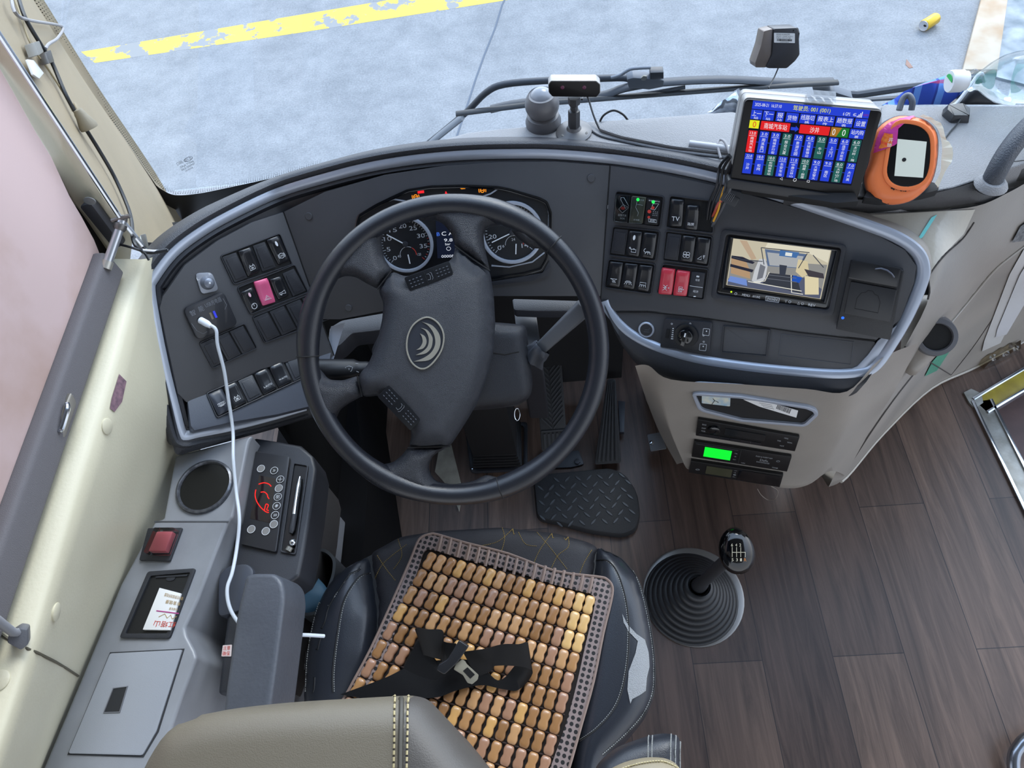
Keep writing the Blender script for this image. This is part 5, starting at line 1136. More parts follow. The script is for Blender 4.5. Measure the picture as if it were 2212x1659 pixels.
# pedals
def pedal(name, label, px4, z0, z1, style):
    a, b_, c, d = px4; P = [at(a[0], a[1], Z(z1)), at(b_[0], b_[1], Z(z1)), at(c[0], c[1], Z(z0)), at(d[0], d[1], Z(z0))]
    F = frame_of(plane3(P[0], P[1], P[2]), (0, 1, 0.5)); t = thing(name, label, 'pedal', (P[2]+P[3])/2-Vector((0, 0, 0)))
    q = [F.q(*x) for x in px4]; pris('pedal_plate', RUB, t, F, roundpoly(q, 0.008), -0.016, 0, bevel=0.002); Q = Quad(F, px4); b = MB()
    if style == 'rib':
        for k in range(5): b.prism(F, Q.rect(.10+.17*k, .03, .20+.17*k, .97), -0.001, 0.005)
        b.build('pedal_ribs', RUB, t, bevel=0.001)
    else:
        for k in range(13):
            y = .04+.05*k
            for s_ in (-1, 1): b.prism(F, [Q.p(.5+s_*.02, y+.12), Q.p(.5+s_*.42, y), Q.p(.5+s_*.42, y+.02), Q.p(.5+s_*.02, y+.14)], -0.001, 0.003)
        for k in range(5): b.prism(F, Q.rect(.12+.16*k, .82, .20+.16*k, .98), -0.001, 0.003)
        b.prism(F, Q.rect(.05, .785, .95, .80), -0.001, 0.003); b.build('pedal_tread', mat('tread rubber', (46, 47, 50), 0.5), t)
    return t
pedal('brake_pedal', 'long treadle pedal with herringbone rubber tread right of the steering column', [(1155, 770), (1212, 765), (1226, 970), (1170, 975)], 0.05, 0.20, 'v')
pedal('accelerator_pedal', 'long ribbed accelerator pedal at the right of the footwell', [(1312, 818), (1330, 818), (1342, 1000), (1284, 1004)], 0.03, 0.14, 'rib')
ap = MB(); ap.prism(FL(0.02), FL(0.02).qs([(1335, 870), (1350, 872), (1348, 938), (1338, 938)]), 0, 0.012); tag(ap.build('pedal_side_plate', BLK, bevel=0.001), 'small black plate beside the accelerator pedal', 'plate')
pp = MB(); pp.prism(FL(0), roundpoly(FL(0).qs([(1160, 985), (1250, 975), (1262, 1005), (1235, 1012), (1165, 1015)]), 0.006), 0, 0.008); pl_ = pp.build('pedal_base_plate', BLK, bevel=0.002); tag(pl_, 'black metal base plate under the treadle pedal', 'plate')
b = MB(); b.lathe(at(1247, 998, Z(0.008)), (0, 0, 1), [(0.008, 0), (0.008, 0.005), (0, 0.006)], 6); b.build('base_bolt', mat('dark bolt', (60, 60, 64), 0.4, metal=0.6), pl_)
mt = thing('footrest_mat', 'black rubber floor pad with diamond plate tread below the pedals', 'floor mat', at(1265, 1080, Z(0)))
mq = roundpoly(FL(0.02).qs([(1150, 1030), (1170, 1022), (1320, 1008), (1352, 1022), (1378, 1060), (1385, 1110), (1375, 1146), (1345, 1158), (1280, 1150), (1205, 1130), (1158, 1120)]), 0.02)
MB().prism(FL(0), mq, 0, 0.022, 0.004).build('mat_body', RUB, mt, bevel=0.004); b = MB(); random.seed(3)
F = FL(0.022); c0 = F.q(1265, 1080)
for i in range(-4, 5):
    for j in range(-3, 4):
        c = (c0[0]+i*0.028+0.014*(j % 2), c0[1]+j*0.020); a_ = R(45 if (i+j) % 2 else -45)
        px = F.w(c); 
        if abs(i*0.028+0.014*(j % 2)) > 0.118 or abs(j) > 2 and abs(i) > 3: continue
        b.prism(F, ell(c, 0.011, 0.0035, 10, a_), -0.0005, 0.0022, 0.0012)
b.build('diamond_tread', mat('worn tread', (56, 58, 62), 0.35), mt)
wp = MB(); wp.pillow(FL(0.002), FL(0.002).qs([(950, 965), (975, 960), (985, 1000), (1000, 1060), (992, 1105), (975, 1060), (940, 1020)]), lambda x, y, d: 0.004+0.1*min(d, 0.01), res=0.015, skirt=-0.002)
tag(wp.build('paper_scrap', mat('dirty paper', (176, 172, 160), 0.8, var=(40, (150, 146, 134)))), 'dirty off-white scrap strip on the floor behind the wheel bottom spoke', 'scrap')
# ------------------------------------------------------------------ things on top of the dash
TN = Vector((-0.12, -0.90, 0.38)).normalized()
TF = Frame(at(1712, 420, Z(0.965)), TN)
tab = thing('dispatch_tablet', 'black and silver tablet showing a blue bus stop list, standing on the dash', 'tablet', at(1712, 430, Z(0.957)))
FO = [(1608, 190), (1908, 214), (1848, 443), (1574, 401)]
FO = [(1610, 214), (1907, 240), (1849, 442), (1575, 400)]
Qf = Quad(TF, FO); out = roundpoly(Qf.rect(0, 0, 1, 1), 0.006, 4)
pris('tablet_front', mat('tablet black glass', (10, 10, 13), 0.3, spec=0.25), tab, TF, out, -0.006, 0.0, bevel=0.0015)
pris('tablet_case', mat('silver tablet case', (158, 156, 154), 0.35, metal=0.3), tab, TF, roundpoly(Qf.rect(-.006, -.015, 1.006, .80), 0.008, 4), -0.030, -0.005, bevel=0.002)
pris('tablet_back_band', mat('dark band groove', (60, 60, 66), 0.4), tab, TF, roundpoly(Qf.rect(-.003, -.010, 1.003, .80), 0.008, 4), -0.034, -0.029)
pris('tablet_back', MATS['silver tablet case'], tab, TF, roundpoly(Qf.rect(-.006, -.015, 1.006, .95), 0.008, 4), -0.052, -0.033, bevel=0.003)
pris('tablet_chin', mat('tablet chin', (32, 33, 37), 0.45), tab, TF, roundpoly(Quad(TF, [(1572, 388), (1853, 430), (1846, 446), (1568, 404)]).rect(0, -.2, 1, 1.0), 0.004, 3), -0.02, 0.004, bevel=0.0015)
SC4 = [(1627, 217), (1880, 238), (1839, 401), (1601, 377)]
SFr = TF.off(0.0004); S = Quad(SFr, SC4)
scrn = MB().prism(TF, S.rect(0, 0, 1, 1), -0.001, 0.0004).build('display', glow('tablet black', (14, 16, 34), 1.0), tab, smooth=False)
BLU = glow('tablet blue', (38, 66, 214), 1.0); GRN = glow('tablet green', (36, 96, 92), 1.0); REDg = glow('tablet red', (228, 36, 40), 1.0); WHg = glow('tablet white', (236, 240, 248), 1.0)
YELg = glow('tablet yellow', (232, 236, 40), 1.0)
blu = MB(); grn = MB(); red = MB(); wht = MB(); yel = MB()
blu.prism(SFr, S.rect(0, 0, 1, .105), 0, 0.0003)
put_text(wht, S.sub(.02, .025, .25, .065), '2025-08-21  16:37:10', 0.0006); put_text(yel, S.sub(.35, .015, .67, .09), '驾驶员: 001 (001)', 0.0006)
put_text(wht, S.sub(.78, .05, .84, .09), '6 GPS', 0.0006); put_text(wht, S.sub(.865, .05, .89, .09), '4G', 0.0006)
for k in range(4): wht.prism(SFr, S.rect(.90+.012*k, .10-.018*(k+1), .906+.012*k, .10), 0.0003, 0.0006)
tabs = [(.0, .095, '上一', '站'), (.105, .20, '下一', '站'), (.22, .285, '报', '站'), (.305, .41, '货物', ''), (.425, .555, '线路切', '换'), (.57, .72, '报表上', '传'), (.735, .88, '趟数报', '表'), (.895, 1.0, '设置', '')]
for x0, x1, a, c in tabs:
    blu.prism(SFr, S.rect(x0, .115, x1, .235), 0, 0.0003)
    if c: put_text(wht, S.sub(x0+.008, .125, x1-.008, .19), a, 0.0006); m = (x0+x1)/2; put_text(wht, S.sub(m-.02, .2, m+.02, .233), c, 0.0006)
    else: put_text(wht, S.sub(x0+.012, .145, x1-.012, .21), a, 0.0006)
yel.prism(SFr, S.rect(.0, .25, .085, .355), 0, 0.0003); put_text(red, S.sub(.03, .265, .058, .34), '0', 0.0006)
red.prism(SFr, roundpoly(S.rect(.10, .25, .355, .365), 0.001), 0, 0.0003); put_text(wht, S.sub(.13, .27, .33, .345), '南城汽车站', 0.0006)
blu.prism(SFr, [S.p(x, y) for x, y in ((.365, .295), (.405, .295), (.405, .275), (.435, .315), (.405, .355), (.405, .335), (.365, .335))], 0, 0.0003)
red.prism(SFr, roundpoly(S.rect(.44, .25, .70, .365), 0.001), 0, 0.0003); put_text(wht, S.sub(.53, .27, .61, .345), '沙井', 0.0006)
og = MB(); og.prism(SFr, [S.p(.71, .25), S.p(.80, .25), S.p(.765, .37), S.p(.71, .37)], 0, 0.0003); og.build('brown_field', glow('tablet brown', (170, 116, 40), 1.0), scrn, smooth=False)
gg = MB(); gg.prism(SFr, [S.p(.80, .25), S.p(.865, .25), S.p(.865, .37), S.p(.765, .37)], 0, 0.0003); gg.build('green_field', glow('tablet bright green', (30, 120, 50), 1.0), scrn, smooth=False)
put_text(wht, S.sub(.725, .27, .75, .35), '0', 0.0006); put_text(wht, S.sub(.81, .27, .838, .35), '0', 0.0006)
blu.prism(SFr, S.rect(.875, .25, 1.0, .37), 0, 0.0003); put_text(wht, S.sub(.885, .262, .99, .32), '站内购', 0.0006); put_text(wht, S.sub(.92, .333, .955, .365), '票', 0.0006)
r1 = [('13.0', '南城汽车站', 'r'), ('3.0', '周溪路口', 'b'), ('3.0', '南城步行街', 'b'), ('3.0', '报业大厦', 'g'), ('3.0', '景湖花园', 'b'), ('4.0', '东城新锡边', 'b'), ('5.0', '牛山', 'g'), ('5.0', '上山门', 'b'), ('6.0', '连平农批市', 'b'), ('6.0', '太公岭·梅', 'g')]
r2 = [('22.0', '沙井', 'b'), ('18.0', '松岗', 'b'), ('18.0', '松岗地铁站', 'g'), ('12.0', '长安车站', 'b'), ('11.0', '中惠沁林山', 'b'), ('10.0', '杨屋·颜屋', 'g'), ('9.0', '大塘交警大', 'b'), ('9.0', '南区', 'b'), ('8.0', '大岭山广场', 'g'), ('7.0', '大片美', 'b')]
for row, y0, y1 in ((r1, .385, .68), (r2, .695, .975)):
    for i, (num, nm, c) in enumerate(row):
        x0 = .005+.101*i; x1 = x0+.078; {'r': red, 'b': blu, 'g': grn}[c].prism(SFr, roundpoly(S.rect(x0, y0, x1, y1), 0.0008), 0, 0.0003)
        put_text(wht, S.sub(x0+.014, y0+.015, x1-.014, y0+.052), num, 0.0006); wht.stroke(SFr.off(0.0003), [S.p(x0+.008, y0+.068), S.p(x1-.008, y0+.068)], 0.0004, 0.0003)
        if i < 9: blu.stroke(SFr, [S.p(x1, (y0+y1)/2), S.p(x1+.024, (y0+y1)/2)], 0.0006, 0.0003)
        n_ = len(nm); st = min(.048, (y1-y0-.085)/n_); top = (y0+.08+y1)/2-st*n_/2
        for k, ch in enumerate(nm):
            hgt = st*.86; w_ = .030
            if ch == '·': put_text(wht, S.sub((x0+x1)/2-.003, top+st*k+.016, (x0+x1)/2+.003, top+st*k+.024), '.', 0.0006)
            else: put_text(wht, S.sub((x0+x1)/2-w_/2, top+st*k, (x0+x1)/2+w_/2, top+st*k+hgt), ch, 0.0006)
for b, m, n_ in ((blu, BLU, 'blue_fields'), (grn, GRN, 'green_fields'), (red, REDg, 'red_fields'), (wht, WHg, 'white_writing'), (yel, YELg, 'yellow_writing')): b.build(n_, m, scrn, smooth=False)
k = MB(); put_text(k, S.sub(.95, .05, .995, .08), '无信号', 0.0006); k.build('red_note', glow('dim red', (150, 20, 40), 1.0), scrn, smooth=False)
nv = MB(); Fn = TF.off(0.0002); tri = [Fn.q(*x) for x in ((1685, 386), (1690, 383), (1690, 389))]; nv.stroke(Fn, tri, 0.0005, closed=True); nv.stroke(Fn, ell(Fn.q(1717, 388.5), .0021, .0021, 10), 0.0005, closed=True); nv.stroke(Fn, [Fn.q(*x) for x in ((1744, 389), (1749, 390), (1748, 394), (1743, 393))], 0.0005, closed=True)
nv.build('nav_symbols', WHg, tab, smooth=False)
pb = MB(); pb.lathe(at(1835, 432, TF.off(0.004)), TN, [(0.0042, 0), (0.0042, 0.0012), (0.0034, 0.0014), (0, 0.0014)], 18); pbo = pb.build('power_button', mat('grey button', (110, 106, 106), 0.4), tab)
pq = TF.off(0.0056).q(1835, 432); pr_ = MB(); pr_.stroke(TF.off(0.0056), [(pq[0]+.0022*math.sin(t), pq[1]+.0022*math.cos(t)) for t in [0.6+i*0.45 for i in range(12)]], 0.0006); pr_.stroke(TF.off(0.0056), [pq, (pq[0], pq[1]+.0026)], 0.0006); pr_.build('power_mark', mat('red mark', (190, 90, 80), 0.4), pbo, smooth=False)
tp_ = MB(); TQ = [(1744, 196), (1812, 200), (1816, 226), (1772, 218), (1750, 215)]; F = TF.off(0.001)
mid = [at(x, y, TF.off(-0.02)) for x, y in ((1743, 197), (1813, 203))]
tp_.grid([[at(x, 193+(x-1743)*.08, TF.off(-0.0535)) for x in range(1743, 1815, 9)], [at(x, 205+(x-1743)*.1+(3 if (x//9) % 2 else 0), TF.off(-0.006)) for x in range(1743, 1815, 9)], [at(x, 219+(x-1743)*.1-(4 if (x//9) % 2 else 0), TF.off(0.0015)) for x in range(1743, 1815, 9)]])
tag(tp_.build('sticky_tape', glassmat('crinkled tape', (226, 230, 236), 1.6, 0.12), smooth=False), 'crinkled clear sticky tape on the top edge of the tablet', 'tape')
# tablet foot bracket
ft = MB(); ft.prism(FD, FD.qs([(1600, 395), (1840, 425), (1850, 448), (1800, 452), (1600, 420)]), 0.001, 0.012); ft.build('mount_foot', MATTB, tab, bevel=0.002)
# wiring loom beside the tablet
def loom(name, pts, r, col, label, cat='wire'):
    return tag(MB().tube(catmull(pts, 6), r, 8).build(name, mat(name+str(col), col, 0.45)), label, cat)
ZZ = lambda a, b, h: at(a, b, Z(ZD))+Vector((0, 0, h))
def pr_(a, b, h): return at(a, b, PR.off(h))
W_ = [((1578, 338), (1562, 365), (1556, 400), (1540, 440), (1532, 480)), ((1584, 345), (1570, 372), (1566, 405), (1548, 445), (1536, 488)), ((1582, 352), (1574, 380), (1572, 410), (1556, 446), (1538, 495)), ((1588, 350), (1581, 382), (1577, 408), (1560, 450), (1534, 496)), ((1575, 335), (1555, 360), (1549, 398), (1533, 436), (1526, 482))]
cols = [(36, 38, 42), (60, 62, 68), (44, 46, 50), (84, 86, 92), (30, 32, 36)]
for i, (w_, c) in enumerate(zip(W_, cols)):
    P = [at(w_[0][0], w_[0][1], TF.off(-0.012)), pr_(w_[1][0], w_[1][1], 0.034-0.003*i), pr_(w_[2][0], w_[2][1], 0.026), pr_(w_[3][0], w_[3][1], 0.014), pr_(w_[4][0], w_[4][1], -0.004)]
    tag(MB().tube(catmull(P, 6), 0.0022, 8).build('loom_wire', mat('wire%d' % i, c, 0.45)), ['black wire in the loom left of the tablet, second from the left', 'dark grey wire in the middle of the loom left of the tablet', 'black wire in the loom left of the tablet, behind the yellow one', 'light grey wire of the loom, closest to the tablet', 'outermost left black wire of the loom beside the tablet'][i], 'wire', 'wires hanging from the tablet into the switch panel')
P = [at(1590, 340, TF.off(-0.008)), pr_(1578, 362, 0.034), pr_(1568, 395, 0.028), pr_(1558, 425, 0.022), pr_(1552, 452, 0.016), pr_(1541, 478, 0.008)]
tag(MB().tube(catmull(P, 6), 0.0016, 8).build('loom_wire', mat('yellow wire', (222, 160, 40), 0.4)), 'yellow wire in the loom left of the tablet', 'wire', 'wires hanging from the tablet into the switch panel')
P = [pr_(1574, 400, 0.028), pr_(1572, 425, 0.024), pr_(1566, 438, 0.022)]
pg = thing('fuse_holder', 'ribbed black inline plug on a red wire below the tablet corner', 'connector', pr_(1580, 432, 0.02))
Fp = PR.off(0.016); q = roundpoly(Fp.qs([(1568, 412), (1600, 428), (1589, 446), (1556, 430)]), 0.002); MB().prism(Fp, q, 0, 0.010).build('plug_body', mat('plug grey', (58, 60, 64), 0.5), pg, bevel=0.0015)
b = MB(); Qp_ = Quad(Fp.off(0.010), [(1572, 415), (1588, 423), (1578, 440), (1561, 431)], lift=0.01)
for k in range(5): b.stroke(Fp.off(0.010), [Qp_.p(.1+.2*k, .05), Qp_.p(.1+.2*k, .95)], 0.0009, 0.0008)
b.build('plug_ribs', mat('rib', (100, 102, 106), 0.5), pg, smooth=False)
MB().tube(catmull([pr_(1560, 432, 0.02), pr_(1552, 440, 0.018), pr_(1545, 456, 0.012), pr_(1540, 468, 0.004)], 5), 0.0022, 8).build('red_wire', mat('red wire', (186, 84, 70), 0.4), pg)
# grey bar and coiled lead on the dash behind the tablet
b = MB(); a0, a1 = FD.q(1488, 318), FD.q(1582, 330); F = FD; b.tube([F.w(a0, 0.006), F.w(a1, 0.006)], 0.006, 12); tag(b.build('cable_duct', mat('light duct', (158, 160, 166), 0.4)), 'light grey round bar lying on the dash left of the tablet', 'bar')
tag(MB().tube(catmull([ZZ(1556, 345, .003), ZZ(1548, 325, .010), ZZ(1552, 316, .012), ZZ(1562, 322, .014), ZZ(1574, 340, .008)], 5), 0.0020, 8).build('grey_lead', GCB), 'short grey lead looping over the bar left of the tablet', 'cable')
# ------------------------------------------------------------------ orange card validator
VN = Vector((-0.30, -0.70, 0.65)).normalized(); VF = Frame(at(1960, 440, Z(0.962)), VN)
va = thing('card_validator', 'orange card validator with torn pink sticker and white blank screen', 'card reader', at(1950, 430, Z(0.957)))
vo = [(1945, 250), (1985, 254), (2010, 266), (2026, 290), (2028, 330), (2022, 370), (2012, 396), (1990, 420), (1965, 436), (1930, 443), (1895, 438), (1880, 425), (1870, 405), (1868, 380), (1878, 350), (1884, 315), (1892, 285), (1915, 262)]
vq = cat2(VF.qs(vo), 3); MB().prism(VF, inset(vq, -0.001), -0.030, -0.006).build('validator_back', mat('dark blue grey back', (60, 66, 82), 0.45), va, bevel=0.003)
ORG = mat('orange plastic', (236, 126, 72), 0.4, bump=(1200, 0.05))
io = [(1945, 268), (1975, 270), (1996, 280), (2008, 300), (2009, 340), (2004, 372), (1992, 392), (1970, 402), (1945, 402), (1925, 392), (1916, 372), (1920, 340), (1926, 305), (1932, 280)]
iq = cat2(VF.qs(io, 0.012), 3)
b = MB(); b.pillow(VF.off(-0.006), vq, lambda x, y, d: 0.018*math.sqrt(max(0, 1-(1-min(1, d/0.014))**2)), res=0.005, skirt=-0.002); vb = b.build('orange_housing', ORG, va, sharp=80)
pris('black_window', GLOSSB, va, VF, iq, 0.008, 0.0128, bevel=0.0006)
b = MB(); o2 = cat2(VF.qs(io, 0.012), 3); b.ring(VF, inset(o2, -0.0055), o2, 0.006, 0.0138); b.build('window_surround', ORG, va, bevel=0.0015)
pris('white_screen', mat('blank lcd', (196, 202, 194), 0.25, emit=((150, 156, 146), 0.35)), va, VF, VF.qs([(1939, 300), (2002, 306), (1994, 384), (1932, 380)], 0.013), 0.0125, 0.0132)
c = VF.q(1953, 345, 0.0134); pris('dark_spot', MATTB, va, VF, ell(c, .0026, .0026, 16), 0.0131, 0.0136)
b = MB(); F = VF.off(0.0125)
for k in range(3): c = F.q(1961, 414); b.stroke(F, [(c[0]+(.002+.0022*k)*math.cos(R(t)), c[1]+(.002+.0022*k)*math.sin(R(t))) for t in range(40, 150, 18)], 0.0007)
b.build('contactless_symbol', mat('dark print', (80, 50, 36), 0.6), va, smooth=False)
b = MB(); random.seed(5)
for k in range(46): x = 1925+random.random()*32; y = 404+random.random()*5+(x-1925)*.12; c = F.q(x, y); b.prism(F, ell(c, .0005+random.random()*.0011, .0004+random.random()*.0007, 6, random.random()*3), -0.001, 0.0003)
b.build('worn_mark', mat('worn black', (50, 40, 38), 0.7), va, smooth=False)
BV = bvh_of(vb); b = MB(); decal(b, BV, [(1944, 258), (1978, 252), (1950, 270), (1940, 278), (1937, 310), (1932, 314), (1889, 331), (1896, 300), (1902, 285), (1920, 268)], 0.0022, 5)
PKS = mat('pink sticker', (214, 48, 110), 0.4, var=(60, (196, 70, 170))); b.build('torn_pink_sticker', PKS, va, smooth=False)
b = MB(); decal(b, BV, [(1912, 288), (1928, 290), (1926, 316), (1900, 322), (1906, 300)], 0.0032, 5); b.build('sticker_print', mat('sticker orange', (240, 160, 50), 0.5, var=(200, (230, 60, 50))), va, smooth=False)
b = MB(); 
for (s_, x, y) in (('福', 1926, 302), ('贺', 1922, 312)): pass
Fst = Frame(hit(BV, 1925, 300, 0.0045), VN)
put_text(b, Quad(Fst, [(1920, 298), (1930, 299), (1928, 308), (1918, 307)]), '开', 0.0004); put_text(b, Quad(Fst, [(1917, 309), (1927, 310), (1925, 318), (1915, 317)]), '锁', 0.0004); b.build('sticker_writing', WHITE, va, smooth=False)
TORN = mat('torn paper edge', (226, 222, 204), 0.7)
b = MB(); random.seed(11)
l1 = [VF.w(p, 0.004) for p in VF.qs([(1985, 252), (2004, 260), (2022, 276), (2030, 296), (2034, 320), (2032, 345), (2030, 372), (2018, 396)])]; l2 = [VF.w(p, 0.003) for p in VF.qs([(1992, 249), (2018, 262), (2034, 272), (2040, 300), (2052, 312), (2056, 345), (2040, 372), (2026, 405)])]
b.grid([catmull(l1, 3), [p+Vector((0, 0, 0.003*random.random())) for p in catmull(l2, 3)], [p-VN*0.012 for p in catmull(l2, 3)]]); b.build('torn_film_edge', TORN, va, smooth=False)
MB().tube(catmull([ZZ(1932, 262, .02), ZZ(1935, 250, .03), ZZ(1945, 248, .034), ZZ(1955, 256, .03), ZZ(1958, 262, .02)], 5), 0.0045, 10).build('validator_cable', mat('grey cable sleeve', (86, 90, 100), 0.4), va)
MB().prism(FD, roundpoly(FD.qs([(1985, 400), (2022, 412), (2020, 424), (1990, 432), (1900, 445), (1860, 440), (1870, 420)]), 0.003), 0.0005, 0.012).build('validator_base', MATTB, va, bevel=0.001)
# ------------------------------------------------------------------ antenna puck, dome camera, driver camera
an = thing('gps_antenna', 'small black square gps puck with a wire on the right deck', 'antenna', at(2065, 258, Z(ZD)))
FDa = FD; q = FDa.qs([(2037, 236), (2075, 232), (2095, 246), (2092, 266), (2052, 266), (2034, 250)]); MB().prism(FDa, roundpoly(q, .002), 0.0005, 0.011, 0.004).build('antenna_case', mat('antenna black', (58, 60, 64), 0.4), an, bevel=0.001)
MB().tube(catmull([ZZ(2072, 262, .006), ZZ(2064, 274, .003), ZZ(2052, 286, .002), ZZ(2040, 302, .002)], 5), 0.0013, 6).build('antenna_wire', BC, an)
dc = thing('dome_camera', 'grey ball-shaped dome camera on the dash top', 'camera', at(1174, 268, Z(ZD)))
DG = mat('dark grey camera', (98, 98, 102), 0.35, bump=(1200, 0.1)); C0 = at(1174, 266, Z(ZD)); 
MB().lathe(C0, (0, 0, 1), [(0.029, 0.0005), (0.029, 0.006), (0.0265, 0.011), (0.026, 0.017), (0.020, 0.020)], 32).build('camera_base', DG, dc)
prof = [(0.0275*math.cos(R(a)), 0.036+0.026*math.sin(R(a))) for a in range(-48, 40, 8)]
MB().lathe(C0, (0, 0, 1), prof+[(0.021, 0.0535), (0.020, 0.052), (0, 0.052)], 32).build('camera_shell', DG, dc)
MB().lathe(C0+Vector((0, 0.003, 0.040)), Vector((0.0, 0.3, 1)), [(0.0215*math.cos(R(a)), 0.0215*math.sin(R(a))) for a in range(0, 91, 10)], 28).build('camera_ball', mat('smoky ball', (132, 136, 144), 0.2), dc)
mc = thing('driver_camera', 'black two-lens driver monitoring camera on a short stand on the dash', 'camera', at(1240, 288, Z(ZD)))
C1 = at(1240, 286, Z(ZD)); 
MB().lathe(C1, (0, 0, 1), [(0.0285, 0.0005), (0.0285, 0.0025), (0.024, 0.005), (0.012, 0.008), (0.0095, 0.012)], 32).build('stand_foot', mat('stand grey', (104, 104, 106), 0.4, metal=0.3), mc)
topc = at(1240, 208, Y(C1.y+0.004)); hgt = topc.z-C1.z
MB().lathe(C1, Vector((topc-C1)), [(0.0095, 0.008), (0.0095, hgt*.62), (0.006, hgt*.64), (0.006, hgt*.76), (0.0095, hgt*.80), (0.0095, hgt*.98)], 6).build('stand_post', mat('stand dark', (70, 71, 75), 0.4, metal=0.3), mc)
for k in range(3):
    t = R(90+120*k); MB().lathe(C1+Vector((0.021*math.cos(t), 0.021*math.sin(t), 0.0045)), (0, 0, 1), [(0.003, 0), (0.003, 0.0012), (0, 0.0015)], 10).build('foot_screw', mat('screw dark', (50, 50, 52), 0.4), mc)
CN = Vector((-0.05, -0.95, 0.16)).normalized(); CF = Frame(at(1240, 205, Y(C1.y-0.006)), CN)
cq_ = roundpoly(CF.qs([(1184, 182), (1190, 174), (1288, 174), (1297, 182), (1297, 200), (1289, 210), (1193, 209), (1185, 200)]), 0.002)
MB().prism(CF, cq_, -0.020, 0.0).build('camera_case', mat('camera silver', (160, 158, 156), 0.35, metal=0.2), mc, bevel=0.0012)
MB().prism(CF, inset(cq_, 0.0008), -0.001, 0.0012).build('camera_front', mat('camera glass', (8, 8, 11), 0.35, spec=0.25), mc, bevel=0.0006)
for a in (1215, 1262):
    c = CF.q(a, 188); b = MB(); b.lathe(CF.w(c, 0.0012), CN, [(0.0030, 0), (0.0030, 0.0004), (0.002, 0.0006), (0, 0.0004)], 14); b.build('camera_lens', mat('purple lens', (60, 20, 50), 0.2, emit=((90, 24, 60), 0.15)), mc)
MB().tube(catmull([at(1257, 215, Y(C1.y+0.01)), ZZ(1268, 240, .03), ZZ(1282, 262, .012), ZZ(1294, 280, .003), ZZ(1300, 282, .002)], 5), 0.0016, 8).build('camera_wire', BC, mc)
tag(MB().tube(catmull([ZZ(1296, 262, .0), ZZ(1305, 257, .008), ZZ(1325, 252, .012), ZZ(1345, 256, .008), ZZ(1358, 262, .0)], 5), 0.0018, 8).build('wire_loop', BC), 'small black wire loop on the deck right of the driver camera', 'wire')
# ------------------------------------------------------------------ dash camera on the glass
g0 = at(1678, 100, GL); dcm = thing('windscreen_camera', 'black driving recorder with white label stuck on the windscreen', 'camera', g0)
AF = Frame(at(1685, 105, Plane(GL.p+GL.n*0.045, GL.n)), Vector((0.10, -0.93, 0.35)))
ao = AF.qs([(1672, 62), (1722, 60), (1726, 72), (1728, 118), (1718, 132), (1700, 148), (1662, 148), (1655, 146), (1668, 118), (1670, 80)])
MB().prism(AF, roundpoly(ao, 0.003), -0.035, 0.0).build('recorder_case', mat('recorder black', (52, 52, 56), 0.35), dcm, bevel=0.002)
sq_ = AF.qs([(1671, 64), (1655, 146), (1633, 150), (1640, 108), (1658, 66)]); P0 = [AF.w(p, -0.001) for p in sq_[:2]]; P1 = [AF.w(p, -0.030) for p in AF.qs([(1640, 64), (1632, 140)])]
MB().prism(AF, roundpoly(AF.qs([(1671, 63), (1668, 118), (1656, 147), (1634, 147), (1632, 138), (1645, 100), (1652, 68)]), .002), -0.034, -0.003).build('recorder_side', mat('bronze grey side', (122, 112, 106), 0.35, metal=0.4), dcm, bevel=0.002)
lq = Quad(AF.off(0.0002), [(1672, 71), (1717, 72), (1717, 93), (1672, 92)]); lbo = pris('white_label', PAPER, dcm, AF, roundpoly(lq.rect(0, 0, 1, 1), .001), 0, 0.0005)
b = MB(); put_text(b, Quad(lq.F, lq.rect(.1, .06, .75, .20), local=True), 'ADAS-H10HCPS', 0.0006); put_text(b, Quad(lq.F, lq.rect(.1, .28, .9, .40), local=True), 'AHD: 720P (V5L)', 0.0006); put_text(b, Quad(lq.F, lq.rect(.1, .44, .8, .54), local=True), '6.0mm DC12V B2', 0.0006); put_text(b, Quad(lq.F, lq.rect(.3, .88, .7, .96), local=True), 'H10HCPS0024', 0.0006)
random.seed(2); x = .14
while x < .86: w_ = random.choice((.012, .02, .03)); b.prism(AF, lq.rect(x, .6, x+w_, .82), 0.0005, 0.0007); x += w_+random.choice((.012, .02))
b.build('label_print', mat('label ink', (40, 40, 44), 0.6), lbo, smooth=False)
b = MB(); b.lathe(AF.w(AF.q(1714, 66), 0.0), AF.n, [(0.0016, 0), (0.0014, 0.0004), (0, 0.0004)], 10); b.build('case_hole', MATTB, dcm)
MB().prism(GL, roundpoly(GL.qs([(1648, 62), (1725, 58), (1722, 80), (1650, 84)]), 0.004), 0.001, 0.014).build('glass_mount', MATTB, dcm, bevel=0.003)
tag(MB().tube(catmull([at(1681, 147, AF.off(-0.012)), at(1672, 168, Y(1.16)), at(1660, 190, Y(1.12))], 5), 0.0013, 6).build('recorder_wire', BC), 'thin black wire hanging below the windscreen camera', 'wire')
